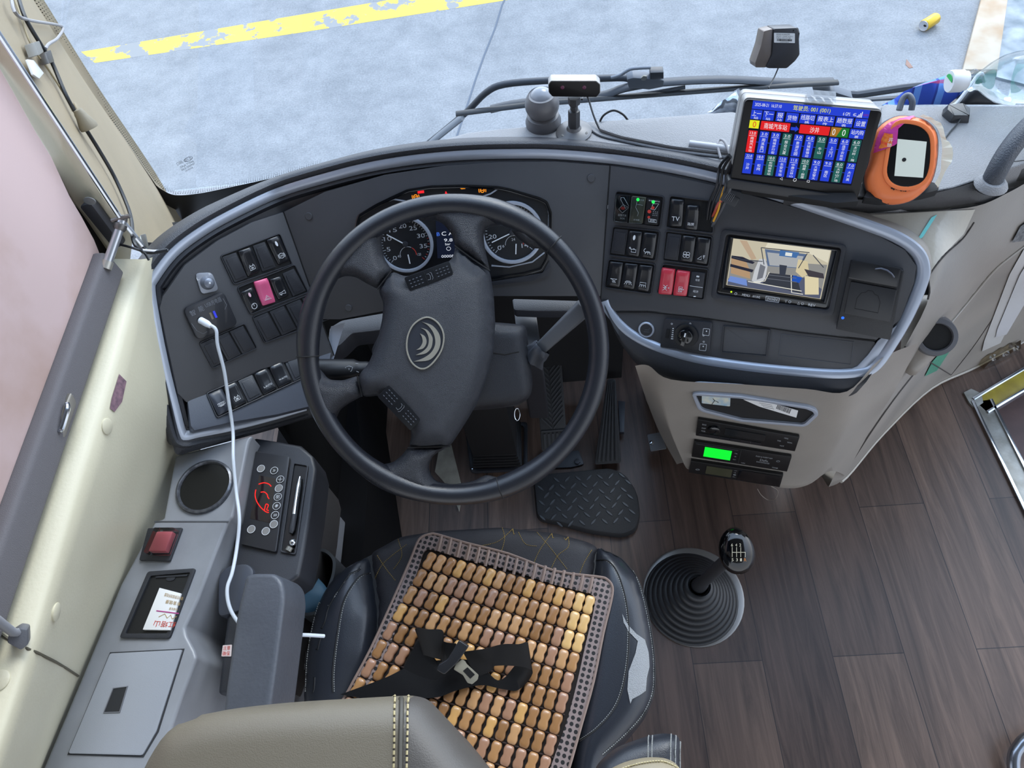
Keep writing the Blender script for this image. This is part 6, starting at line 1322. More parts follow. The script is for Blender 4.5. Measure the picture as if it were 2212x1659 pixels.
# ------------------------------------------------------------------ wipers outside
WF = Plane(GL.p-GL.n*0.045, GL.n); WP = lambda a, b, h=0.0: at(a, b, Plane(GL.p-GL.n*(0.045+h), GL.n))
WM = mat('faded black wiper', (58, 62, 70), 0.5); W1 = thing('windscreen_wiper', 'long black wiper parked across the left half of the windscreen', 'wiper', WP(1200, 215))
MB().tube([WP(*p) for p in ((985, 246), (1150, 225), (1400, 205), (1600, 190), (1810, 178))], 0.0085, 8, flat=0.5).build('wiper_blade', mat('blade rubber', (30, 32, 36), 0.5), W1)
MB().tube(catmull([WP(*p, 0.012) for p in ((1060, 236), (1130, 222), (1290, 208), (1350, 190), (1430, 178), (1560, 172), (1700, 178), (1800, 176))], 4), 0.0125, 8, flat=0.5).build('blade_frame', WM, W1)
MB().tube([WP(*p, 0.006) for p in ((1130, 226), (1300, 214), (1410, 200), (1480, 188))], 0.0045, 8).build('inner_bracket', mat('wiper grey', (92, 98, 110), 0.4), W1)
MB().tube(catmull([WP(*p, 0.03) for p in ((915, 318), (960, 282), (1010, 240), (1050, 200), (1090, 182), (1180, 174), (1280, 170), (1345, 168), (1360, 172))], 4), 0.0075, 10).build('wiper_arm', WM, W1)
MB().tube([WP(*p, 0.02) for p in ((905, 330), (950, 292), (1000, 252))], 0.014, 8, flat=0.4).build('arm_head', mat('arm grey', (112, 118, 126), 0.5), W1)
F = Frame(WP(1390, 165, 0.012), GL.n); pris('arm_clamp', mat('clamp grey', (96, 102, 112), 0.45), W1, F, roundpoly(F.qs([(1352, 156), (1366, 152), (1400, 155), (1432, 158), (1430, 172), (1400, 178), (1356, 174)]), .002), 0, 0.02, bevel=0.003)
pris('washer_nozzle', mat('nozzle dark', (48, 52, 60), 0.4), W1, F, roundpoly(F.qs([(1402, 141), (1431, 140), (1431, 154), (1402, 155)]), .001), 0.004, 0.02, bevel=0.0015)
b = MB(); b.lathe(at(1391, 167, F.off(0.02)), F.n, [(0.007, 0), (0.007, 0.003), (0, 0.004)], 6); b.build('clamp_bolt', STEEL, W1)
MB().tube(catmull([at(x, y, F.off(0.012)) for x, y in ((1405, 146), (1380, 147), (1360, 150), (1340, 162), (1320, 168))], 5), 0.0035, 8).build('washer_hose', mat('hose grey', (120, 126, 136), 0.5), W1)
W2 = thing('windscreen_wiper', 'second wiper on the right, partly hidden by the tablet and blue cloth', 'wiper', WP(1950, 205))
MB().tube([WP(*p) for p in ((1750, 222), (1860, 216), (1990, 208), (2100, 200))], 0.006, 8, flat=0.6).build('wiper_blade', WM, W2)
MB().tube([WP(*p, 0.025) for p in ((1770, 200), (1850, 205), (1950, 190), (2060, 178), (2120, 172))], 0.0085, 8).build('wiper_arm', WM, W2)
F = Frame(WP(1790, 200, 0.012), GL.n); pris('arm_clamp', MATS['clamp grey'], W2, F, roundpoly(F.qs([(1754, 186), (1800, 184), (1838, 196), (1840, 212), (1760, 210)]), .002), 0, 0.02, bevel=0.003)
for W__ in (): pass
# ------------------------------------------------------------------ bottle, cloth, bag, foil on the right deck
bt = thing('water_bottle', 'clear plastic water bottle with white cap lying at the right edge of the dash', 'bottle', at(2160, 220, Z(ZD)))
ca = at(2050, 176, Z(ZD+0.050)); cbk = at(2230, 168, Z(ZD+0.045)); ax = (cbk-ca).normalized()
MB().lathe(ca, ax, [(0.0, -0.0005), (0.0145, 0), (0.0155, 0.0015), (0.0155, 0.018), (0.0135, 0.021), (0.0135, 0.024)], 28).build('bottle_cap', mat('white cap', (226, 228, 230), 0.4), bt)
MB().lathe(ca+ax*0.0245, ax, [(0.0125, 0), (0.0125, 0.006), (0.0155, 0.008), (0.0155, 0.010), (0.0130, 0.013), (0.015, 0.022), (0.024, 0.034), (0.033, 0.050), (0.037, 0.066), (0.037, 0.080), (0.0355, 0.083), (0.037, 0.086), (0.037, 0.125), (0.0355, 0.128), (0.037, 0.131), (0.037, 0.19), (0, 0.195)], 32).build('bottle_body', glassmat('pet plastic', (246, 250, 252), 0.45, 0.03), bt, sharp=70)
MB().lathe(ca+ax*0.0245, ax, [(0.0375, 0.150), (0.0375, 0.185)], 32).build('bottle_label', mat('green label', (130, 206, 190), 0.5), bt)
Fc_ = Frame(ca-ax*0.001, -ax, (0, 0, 1)); pris('cap_print', mat('green cap print', (50, 180, 90), 0.4), bt, Fc_, [(0.010*math.cos(R(a)), 0.002+0.008*math.sin(R(a))) for a in range(20, 200, 20)], 0, 0.0006)
def crumple(name, px, z, h, m, label, cat, seed, res=0.012, group=None, amp=0.008):
    random.seed(seed); F = FL(z); ph = [(random.random()*6, 20+random.random()*50, random.random()*6.28) for _ in range(6)]
    b = MB(); b.pillow(F, F.qs(px), lambda x, y, d: 0.001+h*(1-math.exp(-d/0.012))+amp*min(1, d/0.01)*sum(math.sin((x*math.cos(a)+y*math.sin(a))*f+p) for p, f, a in ph)/3, res=res, skirt=0)
    return tag(b.build(name, m, sharp=70), label, cat)
def plaid():
    m = mat('blue plaid cloth', (52, 84, 180), 0.85); t = m.node_tree; b = t.nodes['Principled BSDF']; N = t.nodes.new; L = t.links.new
    co = N('ShaderNodeTexCoord'); mp = N('ShaderNodeMapping'); mp.inputs['Rotation'].default_value = (0, 0, R(12)); L(co.outputs['Object'], mp.inputs[0]); s = N('ShaderNodeSeparateXYZ'); L(mp.outputs[0], s.inputs[0])
    prev = None
    for ax_, sc, th, col in (('X', 30, .3, (110, 160, 230)), ('Y', 34, .3, (100, 150, 226)), ('X', 30, .9, (30, 44, 120)), ('Y', 17, .93, (180, 60, 90))):
        mm = N('ShaderNodeMath'); mm.operation = 'MULTIPLY'; mm.inputs[1].default_value = sc; L(s.outputs[ax_], mm.inputs[0]); f = N('ShaderNodeMath'); f.operation = 'FRACT'; L(mm.outputs[0], f.inputs[0])
        g = N('ShaderNodeMath'); g.operation = 'LESS_THAN' if th < .5 else 'GREATER_THAN'; g.inputs[1].default_value = th; L(f.outputs[0], g.inputs[0]); g2 = N('ShaderNodeMath'); g2.operation = 'MULTIPLY'; g2.inputs[1].default_value = 0.7; L(g.outputs[0], g2.inputs[0])
        x = N('ShaderNodeMix'); x.data_type = 'RGBA'; L(g2.outputs[0], x.inputs['Factor']); x.inputs['B'].default_value = rgb(col)
        if prev is None: x.inputs['A'].default_value = rgb((48, 78, 176))
        else: L(prev, x.inputs['A'])
        prev = x.outputs['Result']
    L(prev, b.inputs['Base Color']); return m
crumple('plaid_cloth', [(1905, 228), (1960, 200), (2040, 178), (2075, 190), (2105, 215), (2110, 226), (2000, 226)], ZD-0.02, 0.032, plaid(), 'blue and red plaid cloth crumpled behind the right deck by the bottle', 'cloth', 4)
crumple('black_bag', [(2050, 226), (2080, 200), (2120, 196), (2160, 215), (2200, 226)], ZD-0.005, 0.02, mat('black bag', (26, 28, 34), 0.4), 'black bag under the neck of the water bottle', 'bag', 8)
crumple('foil_wrapper', [(1528, 244), (1556, 228), (1580, 205), (1602, 196), (1606, 245), (1560, 246)], ZD-0.01, 0.03, mat('dark shiny foil', (60, 70, 86), 0.15, metal=0.8, var=(40, (190, 200, 214))), 'crumpled dark foil wrapper behind the left side of the tablet', 'wrapper', 6, res=0.007, amp=0.012)
tag(MB().tube(catmull([ZZ(2120, 188, .01), ZZ(2098, 196, .03), ZZ(2080, 214, .018), ZZ(2064, 228, .004), ZZ(2050, 232, .002)], 5), 0.0028, 8).build('white_cable', WC), 'white cable coming from under the bottle neck onto the deck', 'cable')
# grab rail on the right deck
gr_ = thing('grab_rail', 'thick black curved grab handle on the right deck', 'handle', ZZ(2148, 395, 0))
P = [ZZ(2140, 402, -0.01), ZZ(2140, 392, .015), ZZ(2150, 372, .035), ZZ(2175, 345, .050), ZZ(2212, 318, .058), ZZ(2290, 285, .058)]
MB().tube(catmull(P, 6), 0.0135, 16).build('rail_tube', mat('grained black rail', (62, 66, 74), 0.45, bump=(500, 0.5)), gr_)
MB().lathe(ZZ(2140, 400, 0), (0, 0, 1), [(0.022, 0.0005), (0.020, 0.004), (0.0145, 0.009)], 20).build('rail_collar', DECK, gr_)
# ------------------------------------------------------------------ centre console under the right pod
PRAD = Frame(at(1600, 930, Z(.61)), Vector((-0.22, -0.97, 0.12)))
con = thing('centre_console', 'warm grey moulded console under the right pod, curving round to the door', 'console', at(1600, 1030, Z(0)))
def rp_(a, b, h=0.0): return at(a, b, PRAD)+PRAD.n*h
def zz(a, b, z): return at(a, b, Z(z))
# front body: left flank, flat radio face, right bulge
left = [[zz(1372, 790, .74), zz(1395, 860, .60), zz(1425, 935, .48), zz(1462, 1003, .38)],
        [rp_(1400, 800, -.01), rp_(1418, 870, -.008), rp_(1445, 940, -.006), rp_(1478, 1006, -.006)],
        [rp_(1450, 820), rp_(1462, 880), rp_(1470, 950), rp_(1492, 1016)],
        [rp_(1600, 830), rp_(1600, 900), rp_(1595, 970), rp_(1590, 1034)],
        [rp_(1740, 840), rp_(1735, 910), rp_(1715, 990), rp_(1690, 1054)],
        [rp_(1830, 850, -.004), rp_(1810, 920, -.006), rp_(1780, 1000, -.008), rp_(1745, 1058, -.01)],
        [rp_(1905, 810, -.03), rp_(1880, 880, -.03), rp_(1840, 960, -.03), rp_(1795, 1048, -.03)],
        [zz(1985, 740, .78), zz(1935, 840, .66), zz(1885, 920, .50), zz(1828, 1028, .30)]]
m_ = MB(); cols = [catmull(c, 5) for c in left]; rows = [catmull([c[i] for c in cols], 5) for i in range(len(cols[0]))]
last = rows[-1]; und = [p+Vector((0, 0.03, -0.03)) for p in last]; und2 = [Vector((p.x*0.9+0.03, p.y+0.05+p.z*0.85, 0.0)) for p in last]
m_.grid(rows+[und, und2]); body = m_.build('console_body', WARMG, con, sharp=75)
# side cover round to the door well
side = [[(1860, 462, .925), (2005, 600, .87), (1960, 740, .79), (1890, 850, .66), (1840, 950, .50), (1790, 1052, .29)],
        [(2000, 457, .925), (2040, 560, .88), (1990, 700, .79), (1940, 830, .62), (1890, 930, .44), (1828, 1030, .25)],
        [(2110, 445, .925), (2078, 560, .84), (2040, 690, .70), (1990, 800, .46), (1960, 855, .30), (1908, 936, .15)],
        [(2180, 415, .925), (2150, 560, .78), (2110, 660, .56), (2070, 740, .32), (2045, 790, .14), (2012, 838, .04)],
        [(2235, 385, .925), (2215, 560, .72), (2190, 640, .45), (2165, 700, .24), (2145, 740, .10), (2117, 788, .0)],
        [(2330, 340, .925), (2310, 500, .72), (2300, 580, .45), (2290, 630, .24), (2280, 670, .10), (2270, 700, .0)]]
sp_ = [[zz(*p) for p in c] for c in side]; sp_.append([Vector((1.25, p.y+0.02, p.z)) for p in sp_[-1]])
cols = [catmull(c, 5) for c in sp_]; rows = [catmull([c[i] for c in cols], 5) for i in range(len(cols[0]))]
last = rows[-1]; rows.append([p+Vector((0, 0.004, -0.004)) for p in last]); rows.append([Vector((p.x+0.25*p.z, p.y+0.02+0.85*max(0, p.z), -0.01)) for p in last])
m_ = MB().grid(rows); sidec = m_.build('side_cover', WARMG, con, sharp=75)
BS_ = bvh_of(sidec); BB = bvh_of(body)
def line_on(bv, px, r, m, nm, par, lift=0.0, n=5):
    return MB().tube([hit(bv, v.x, v.y, lift) for v in catmull([(a, b, 0) for a, b in px], n)], r, 6).build(nm, m, par)
SEAM = mat('dark seam', (60, 56, 54), 0.8)
line_on(BS_, [(2104, 480), (2080, 515), (2043, 549), (2010, 590), (1995, 625), (1982, 645)], 0.0014, SEAM, 'cover_seam', con)
line_on(BS_, [(1974, 806), (1930, 862), (1887, 923), (1850, 980), (1826, 1018)], 0.0026, SEAM, 'cover_seam', con)
line_on(BS_, [(2208, 606), (2150, 680), (2100, 752), (2047, 819)], 0.0013, SEAM, 'cover_seam', con)
line_on(BS_, [(2235, 515), (2190, 548), (2147, 584), (2100, 640), (2045, 706)], 0.0018, mat('panel ridge', (176, 172, 166), 0.4), 'cover_ridge', con, 0.001)
MB().tube([p+Vector((0, -0.001, 0.001)) for p in last[4:26]], 0.0035, 6).build('cover_edge', mat('light edge', (176, 170, 160), 0.5), con)
b = MB(); decal(b, BS_, [(2180, 590), (2230, 500), (2230, 600), (2160, 740), (2120, 758), (2125, 735)], 0.002, 14); b.build('inset_panel', mat('lighter inset', (186, 184, 182), 0.4), con)
b = MB(); decal(b, BS_, [(2200, 590), (2230, 540), (2230, 620), (2172, 720), (2148, 726), (2152, 708)], 0.004, 14); b.build('inset_window', mat('pale window', (206, 206, 210), 0.25), con)
b = MB(); decal(b, BS_, [(1868, 466), (2105, 452), (2080, 505), (2030, 556), (2003, 596), (1985, 545), (1940, 512), (1900, 492)], 0.0015, 12); b.build('glossy_cover', mat('glossy film cover', (168, 164, 154), 0.18, coat=0.6, bump=(120, 0.25)), con, sharp=80)
b = MB(); decal(b, BS_, [(2010, 470), (2022, 464), (1992, 512), (1972, 530)], 0.003, 8); tag(b.build('blue_tape', mat('cyan tape', (110, 196, 196), 0.4), smooth=False), 'thin cyan strip of tape on the glossy cover right of the pod', 'tape')
b = MB(); decal(b, BS_, [(2053, 734), (2056, 748), (2022, 800), (1996, 812), (2012, 780)], 0.002, 7); tag(b.build('green_sticker', mat('green torn sticker', (30, 120, 96), 0.5, var=(160, (70, 150, 120))), smooth=False), 'torn green sticker below the round cup hole', 'sticker')
b = MB(); decal(b, BS_, [(2200, 488), (2225, 470), (2225, 516), (2182, 522)], 0.003, 8); tag(b.build('black_badge', mat('black badge', (26, 26, 28), 0.4, var=(200, (120, 120, 120))), smooth=False), 'black printed badge at the right rim of the cover', 'badge')
b = MB(); b.pillow(FL(0.035), FL(0.035).qs([(2118, 770), (2160, 748), (2204, 736), (2206, 752), (2170, 770), (2136, 784)]), lambda x, y, d: 0.3*min(d, 0.02)+0.004*math.sin(x*190), res=0.008, skirt=-0.03); tag(b.build('clear_film', glassmat('wrinkled film', (236, 228, 210), 1.4, 0.15), smooth=False), 'wrinkled clear film along the foot of the cover by the step', 'film')
# ticket cup: round tube hole
cup = thing('cup_tube', 'round grey tube holder sunk in the cover beside the printer', 'holder', hit(BS_, 2005, 725))
Pc = hit(BS_, 2008, 720, 0.012); nC = (CAMP-Pc).normalized()*0.75+Vector((0.05, -0.3, 0.25)); Fcu = Frame(Pc, nC); s_ = 1/ (FPX/((Pc-CAMP).dot(FW)))
ro, ri = 41*s_, 29*s_
MB().lathe(Pc, Fcu.n, [(ro*1.15, -0.03), (ro*1.05, -0.008), (ro, 0.0), (ro*0.97, 0.004), (ri*1.06, 0.005), (ri, 0.002), (ri*0.97, -0.004), (ri*0.95, -0.010)], 36).build('tube_rim', mat('tube grey', (92, 92, 96), 0.45), cup)
MB().lathe(Pc, Fcu.n, [(ri*0.96, 0.0), (ri*0.94, -0.009), (0, -0.009)], 36).build('tube_bore', mat('tube dark', (8, 8, 10), 0.5), cup)
m_ = MB(); 
top = [hit(BS_, x, y, 0.0) for x, y in ((1962, 690), (1975, 655), (2005, 636), (2035, 640), (2048, 670), (2046, 700))]
m_.pillow(Fcu.off(-0.026), cat2(Fcu.qs([(1958, 740), (1963, 690), (1978, 655), (2005, 640), (2035, 645), (2048, 680), (2050, 730), (2030, 770), (1985, 815), (1958, 800)]), 3), lambda x, y, d: 0.018*math.sqrt(max(0, 1-(1-min(1, d/0.02))**2)), res=0.006, skirt=-0.02); m_.build('tube_housing', WARMG, cup, sharp=80)
# storage slot
slq = [(1495, 846), (1510, 844), (1600, 850), (1745, 873), (1762, 880), (1768, 890), (1745, 912), (1735, 916), (1600, 905), (1518, 884), (1508, 878)]
so = roundpoly(PRAD.qs(slq), 0.004, 3)
frame_ring(PRAD, PRAD.qs(slq), 0.004, 0.006, -0.02, 0.006).build('slot_frame', SILV, con, bevel=0.002)
MB().prism(PRAD, inset(so, 0.004), 0.0006, 0.0014).build('slot_interior', mat('slot dark', (16, 16, 18), 0.7), con)
cd_ = MB(); F = PRAD.off(0.002); cd_.prism(F, roundpoly(F.qs([(1516, 850), (1578, 856), (1577, 877), (1516, 870)]), 0.002), 0, 0.001); cdo = cd_.build('plastic_card', mat('card blue', (150, 184, 206), 0.35, var=(90, (222, 218, 196))), bevel=0); tag(cdo, 'small blue and cream plastic card at the left end of the console slot', 'card')
b = MB(); b.stroke(F.off(0.0012), F.qs([(1538, 872), (1544, 864), (1552, 868)]), 0.0008); b.stroke(F.off(0.0012), F.qs([(1544, 864), (1540, 860)]), 0.0008); b.build('card_print', MATTB, cdo, smooth=False)
rc = MB(); F2 = PRAD.off(0.003); rc.prism(F2, F2.qs([(1606, 862), (1660, 868), (1724, 886), (1720, 901), (1690, 892), (1640, 877)]), 0, 0.0012); rco = rc.build('folded_receipt', PAPER); tag(rco, 'folded white receipt with a barcode leaning in the console slot', 'receipt')
b = MB(); q = Quad(F2.off(0.0013), [(1678, 874), (1712, 884), (1706, 897), (1674, 884)]); random.seed(9); x = 0.05
while x < .95: w_ = random.choice((.03, .05)); b.prism(q.F, q.rect(x, .05, x+w_, .8), 0, 0.0002); x += w_+.035
for k in range(3): b.stroke(q.F, F2.qs([(1640+4*k, 869+4*k), (1668+2*k, 874+4*k)]), 0.0006, 0.0002)
b.build('receipt_print', mat('receipt ink', (70, 70, 74), 0.6), rco, smooth=False)
# radio and two tachograph units
def unit(name, label, cat, px, th=0.007):
    c = PRAD.q(sum(p[0] for p in px)/4, sum(p[1] for p in px)/4); t = thing(name, label, cat, PRAD.w(c, 0.0005)); Q = Quad(PRAD, px)
    MB().prism(PRAD, roundpoly(Q.rect(0, 0, 1, 1), 0.0015), 0.001, th).build('unit_face', mat(name+' face', (20, 21, 23), 0.35), t, bevel=0.001)
    return t, Quad(PRAD.off(th), Q.rect(0, 0, 1, 1), local=True)
INK = mat('unit print', (150, 154, 158), 0.5)
rd, Q = unit('car_radio', 'black radio, the topmost unit in the console below the slot', 'radio', [(1508, 899), (1727, 937), (1717, 968), (1503, 934)])
F = Q.F; b = MB(); c = Q.p(.17, .42); b.lathe(F.w(c), F.n, [(0.011, 0), (0.0105, 0.004), (0.009, 0.005), (0, 0.005)], 24); b.build('volume_knob', GLOSSB, rd)
b = MB(); b.prism(F, roundpoly(Q.rect(.28, .22, .68, .62), .001), 0, 0.0012); b.build('radio_display', mat('radio lcd', (34, 36, 38), 0.15), rd)
b = MB()
for s_, x0, x1, y0, y1 in (('BAND', .05, .09, .2, .28), ('DISP', .05, .09, .42, .5), ('MODE', .05, .09, .6, .68), ('1 PAUSE', .04, .10, .82, .9), ('2 INTRO', .15, .21, .82, .9), ('3 REPEAT', .24, .31, .82, .9), ('4 AS', .37, .41, .82, .9), ('5 RANDOM', .45, .52, .82, .9), ('6 FOLDER', .55, .62, .82, .9), ('TRK', .80, .84, .42, .5), ('SEEK', .90, .95, .42, .5), ('MENU', .86, .9, .18, .26), ('MUTE', .84, .88, .72, .8)): put_text(b, Q.sub(x0, y0, x1, y1), s_, 0.0002)
b.build('radio_print', INK, rd, smooth=False)
b = MB()
for k in range(6): b.prism(F, Q.rect(.03+.105*k, .78, .13+.105*k, .95), 0, 0.0008)
b.build('radio_keys', SATB, rd)
t1, Q = unit('tachograph', 'black recorder unit with bright green display, second from top', 'tachograph', [(1500, 947), (1710, 980), (1700, 1012), (1494, 980)]); F = Q.F
b = MB(); b.prism(F, Q.rect(.12, .22, .40, .82), 0, 0.0008); b.build('green_display', glow('green display', (20, 255, 60), 1.0), t1, smooth=False)
b = MB(); put_text(b, Q.sub(.65, .25, .82, .33), 'PUSH & INSERT KEY', 0.0002); put_text(b, Q.sub(.70, .42, .78, .56), 'Dafu', 0.0002); put_text(b, Q.sub(.67, .6, .80, .68), 'DAFUDIANZI', 0.0002); put_text(b, Q.sub(.84, .82, .90, .9), 'POWER', 0.0002); put_text(b, Q.sub(.52, .84, .56, .9), 'USB', 0.0002)
b.stroke(F, ell(Q.p(.88, .4), .0028, .002, 12), 0.0005, closed=True)
for k in range(3): put_text(b, Q.sub(.43, .3+.2*k, .46, .36+.2*k), ('OK', '+', 'ESC')[k], 0.0002)
b.build('recorder_print', INK, t1, smooth=False); b = MB(); b.prism(F, Q.rect(.02, .06, .46, .12), 0, 0.0008); b.stroke(F, [Q.p(.49, .05), Q.p(.49, .95)], 0.0008); b.build('recorder_ridge', mat('ridge', (48, 50, 52), 0.4), t1)
t2, Q = unit('tachograph', 'black recorder unit with an unlit olive display, lowest of the three', 'tachograph', [(1493, 989), (1692, 1019), (1684, 1046), (1488, 1014)]); F = Q.F
b = MB(); b.prism(F, Q.rect(.18, .18, .46, .82), 0, 0.0008); b.build('olive_display', mat('olive lcd', (70, 70, 54), 0.2), t2, smooth=False)
b = MB(); b.stroke(F, ell(Q.p(.09, .62), .0034, .0022, 14), 0.0006, closed=True); put_text(b, Q.sub(.7, .38, .77, .46), 'PUSH', 0.0002)
for k in range(4): put_text(b, Q.sub(.48, .2+.17*k, .51, .26+.17*k), ('OK', '+', '-', 'ESC')[k], 0.0002)
b.build('recorder_print', INK, t2, smooth=False); b = MB(); b.prism(F, Q.rect(.53, .12, .98, .92), 0, 0.0010); b.build('recorder_door', GLOSSB, t2, bevel=0.0005)
# bracket, loose wire
b = MB(); F = FL(0.06); b.prism(F, roundpoly(F.qs([(1398, 940), (1426, 935), (1440, 970), (1405, 976)]), 0.004), 0, 0.004); bo = b.build('floor_bracket', mat('bracket grey', (90, 92, 96), 0.5), con, bevel=0.001)
b = MB(); b.lathe(at(1408, 957, Z(0.064)), (0, 0, 1), [(0.006, 0), (0.006, 0.003), (0, 0.006)], 14); b.build('bracket_bolt', CHROME, bo)
tag(MB().tube(catmull([at(1665, 1050, PRAD.off(0.004)), at(1680, 1060, Z(0.2)), at(1676, 1076, Z(0.15)), at(1660, 1080, Z(0.12)), at(1645, 1070, Z(0.14)), at(1636, 1056, Z(0.2))], 5), 0.0007, 5).build('loose_wire', mat('pale wire', (140, 130, 120), 0.6)), 'thin pale loose wire hanging under the lowest recorder', 'wire')

# ------------------------------------------------------------------ driver's side console (left)
ZC = 0.735; FC = FL(ZC)
sc = thing('side_console', 'long grey driver side console with cup hole, tray and hatch along the cream wall', 'console', at(300, 1300, Z(ZC-0.1)))
top = [(378, 984), (545, 940), (537, 955), (514, 1070), (503, 1118), (494, 1126), (464, 1200), (430, 1290), (399, 1356), (403, 1373), (420, 1405), (425, 1421), (395, 1500), (340, 1659), (300, 1760), (40, 1760), (93, 1659), (178, 1458), (260, 1262), (334, 1126), (353, 1120)]
b = MB(); b.prism(FC, FC.qs(top), -0.16, 0); b.build('console_top', GREYC, sc, bevel=0.005, seg=3)
low = FL(0.56); b = MB(); b.prism(low, [(p[0]+0.035, p[1]) for p in FC.qs([(400, 1000), (545, 945), (520, 1075), (478, 1200), (430, 1340), (440, 1420), (360, 1659), (320, 1760), (100, 1700), (200, 1450)])], -0.22, 0); b.build('console_base', GREYC, sc, bevel=0.004)
b = MB(); b.stroke(FC.off(0.0002), FC.qs([(334, 1127), (494, 1127)]), 0.0022, 0.0004); b.build('top_step', mat('dark grey seam', (70, 72, 76), 0.6), sc, smooth=False)  # flat dark line marks the seam across the console top
# cup hole
c, a_, b_ = oval(FC, (443, 1052), 62, 50); rr_ = 0.045; P = FC.w(c)
MB().lathe(P, (0, 0, 1), [(rr_*1.02, -0.02), (rr_*1.02, 0.0), (rr_*1.0, 0.005), (rr_*0.93, 0.0065), (rr_*0.88, 0.004), (rr_*0.86, -0.003)], 44).build('cup_ring', mat('worn chrome rim', (70, 73, 80), 0.22, metal=0.4, var=(160, (104, 106, 112))), sc)
MB().lathe(P, (0, 0, 1), [(rr_*0.87, 0.002), (rr_*0.84, -0.001), (0, -0.001)], 44).build('cup_bore', mat('cup dark', (10, 11, 12), 0.25), sc)
# emergency switch under a clear cover
F = FC; eq = F.qs([(323, 1143), (397, 1142), (370, 1214), (304, 1212)]); es = thing('emergency_switch', 'dusky red rocker under a hinged clear cover on the grey side console', 'switch', F.w(F.q(350, 1178)))
MB().prism(F, roundpoly(eq, 0.002), 0.0005, 0.005).build('switch_plate', BLK, es, bevel=0.001)
Qe = Quad(F.off(0.005), [(344, 1146), (382, 1146), (363, 1196), (322, 1196)], lift=0.005); b = MB(); b.prism(F, Qe.rect(.05, .1, .95, .95), 0.005, 0.017); b.build('red_rocker', mat('dusky red', (206, 96, 104), 0.35), es, bevel=0.002)
b = MB(); b.prism(F, Qe.rect(-.06, -.02, 1.06, 1.05), 0.005, 0.023); b.build('clear_cover', CLEAR, es, bevel=0.002)
# ash tray / storage tray with cigarette packet
tr_ = [(322, 1236), (425, 1229), (369, 1380), (261, 1379)]; tq = FC.qs(tr_)
frame_ring(FC, tq, 0.004, 0.009, -0.002, 0.004, 0.002).build('tray_frame', BLK, sc, bevel=0.0015)
MB().prism(FC, inset(tq, 0.007), 0.0004, 0.0010).build('tray_floor', mat('tray dark', (18, 19, 22), 0.45), sc)
ti = Quad(FC, [(333, 1243), (413, 1238), (362, 1366), (272, 1366)])
b = MB(); b.prism(FC, ti.rect(.10, .03, .95, .06), 0.001, 0.003); b.prism(FC, ell(ti.p(.52, .08), .007, .004, 14), 0.001, 0.0022); b.build('tray_catch', mat('catch', (40, 42, 48), 0.4), sc)
pk = thing('cigarette_packet', 'white packet with red brush writing and gold lines lying in the console tray', 'packet', FC.w(FC.q(350, 1325), 0.002))
Fp = FC.off(0.001); pq = [(349, 1272), (395, 1284), (372, 1363), (313, 1362)]; Qk = Quad(Fp, pq)
MB().prism(FC, Qk.rect(0, 0, 1, 1), 0.0012, 0.007).build('packet_box', PAPER, pk, bevel=0.0005)
Qk = Quad(FC.off(0.0072), [(395, 1284), (349, 1272), (313, 1362), (372, 1363)][::-1] and [(372, 1363), (313, 1362), (349, 1272), (395, 1284)], lift=0.0072)
b = MB(); put_text(b, Qk.sub(.05, .12, .88, .27), '红塔山', 0.0003); b.build('red_writing', mat('packet red', (196, 60, 44), 0.6), pk, smooth=False)
b = MB(); b.stroke(Qk.F, [Qk.p(.05, .50), Qk.p(.98, .50)], 0.0014); b.build('purple_line', mat('purple line', (170, 60, 130), 0.6), pk, smooth=False)
b = MB(); b.stroke(Qk.F, [Qk.p(x, y) for x, y in ((.1, .42), (.25, .34), (.35, .44), (.45, .35), (.6, .45), (.8, .36))], 0.0007)
put_text(b, Qk.sub(.15, .56, .5, .63), '吸烟有害', 0.0003); put_text(b, Qk.sub(.1, .70, .75, .80), '有害健康', 0.0003); put_text(b, Qk.sub(.05, .86, .9, .95), '请勿在禁烟场所吸烟', 0.0003); b.build('gold_writing', mat('packet gold', (170, 140, 84), 0.5), pk, smooth=False)
# hatch with finger pull
hq = [(240, 1412), (396, 1404), (340, 1580), (310, 1632), (150, 1628)]; 
b = MB(); b.prism(FC, roundpoly(FC.qs(hq), 0.003), 0.0004, 0.0035); b.build('hatch_lid', mat('hatch grey', (150, 154, 162), 0.32, bump=(900, 0.1)), sc, bevel=0.0015)
b = MB(); b.stroke(FC.off(0.0005), inset(FC.qs(hq), -0.0012), 0.0022, 0.0006, closed=True); b.build('hatch_gap', mat('gap dark', (44, 46, 50), 0.7), sc, smooth=False)
b = MB(); b.prism(FC, FC.qs([(248, 1487), (280, 1483), (263, 1540), (227, 1541)]), 0.0036, 0.0040); b.build('finger_pull', mat('pull dark', (34, 36, 40), 0.6), sc, smooth=False)
b = MB(); q = FC.qs([(248, 1487), (280, 1483), (263, 1540), (227, 1541)]); b.ring(FC, q, inset(q, 0.0015), 0.0034, 0.0048); b.build('pull_edge', mat('pull edge', (110, 112, 118), 0.4), sc, smooth=False)
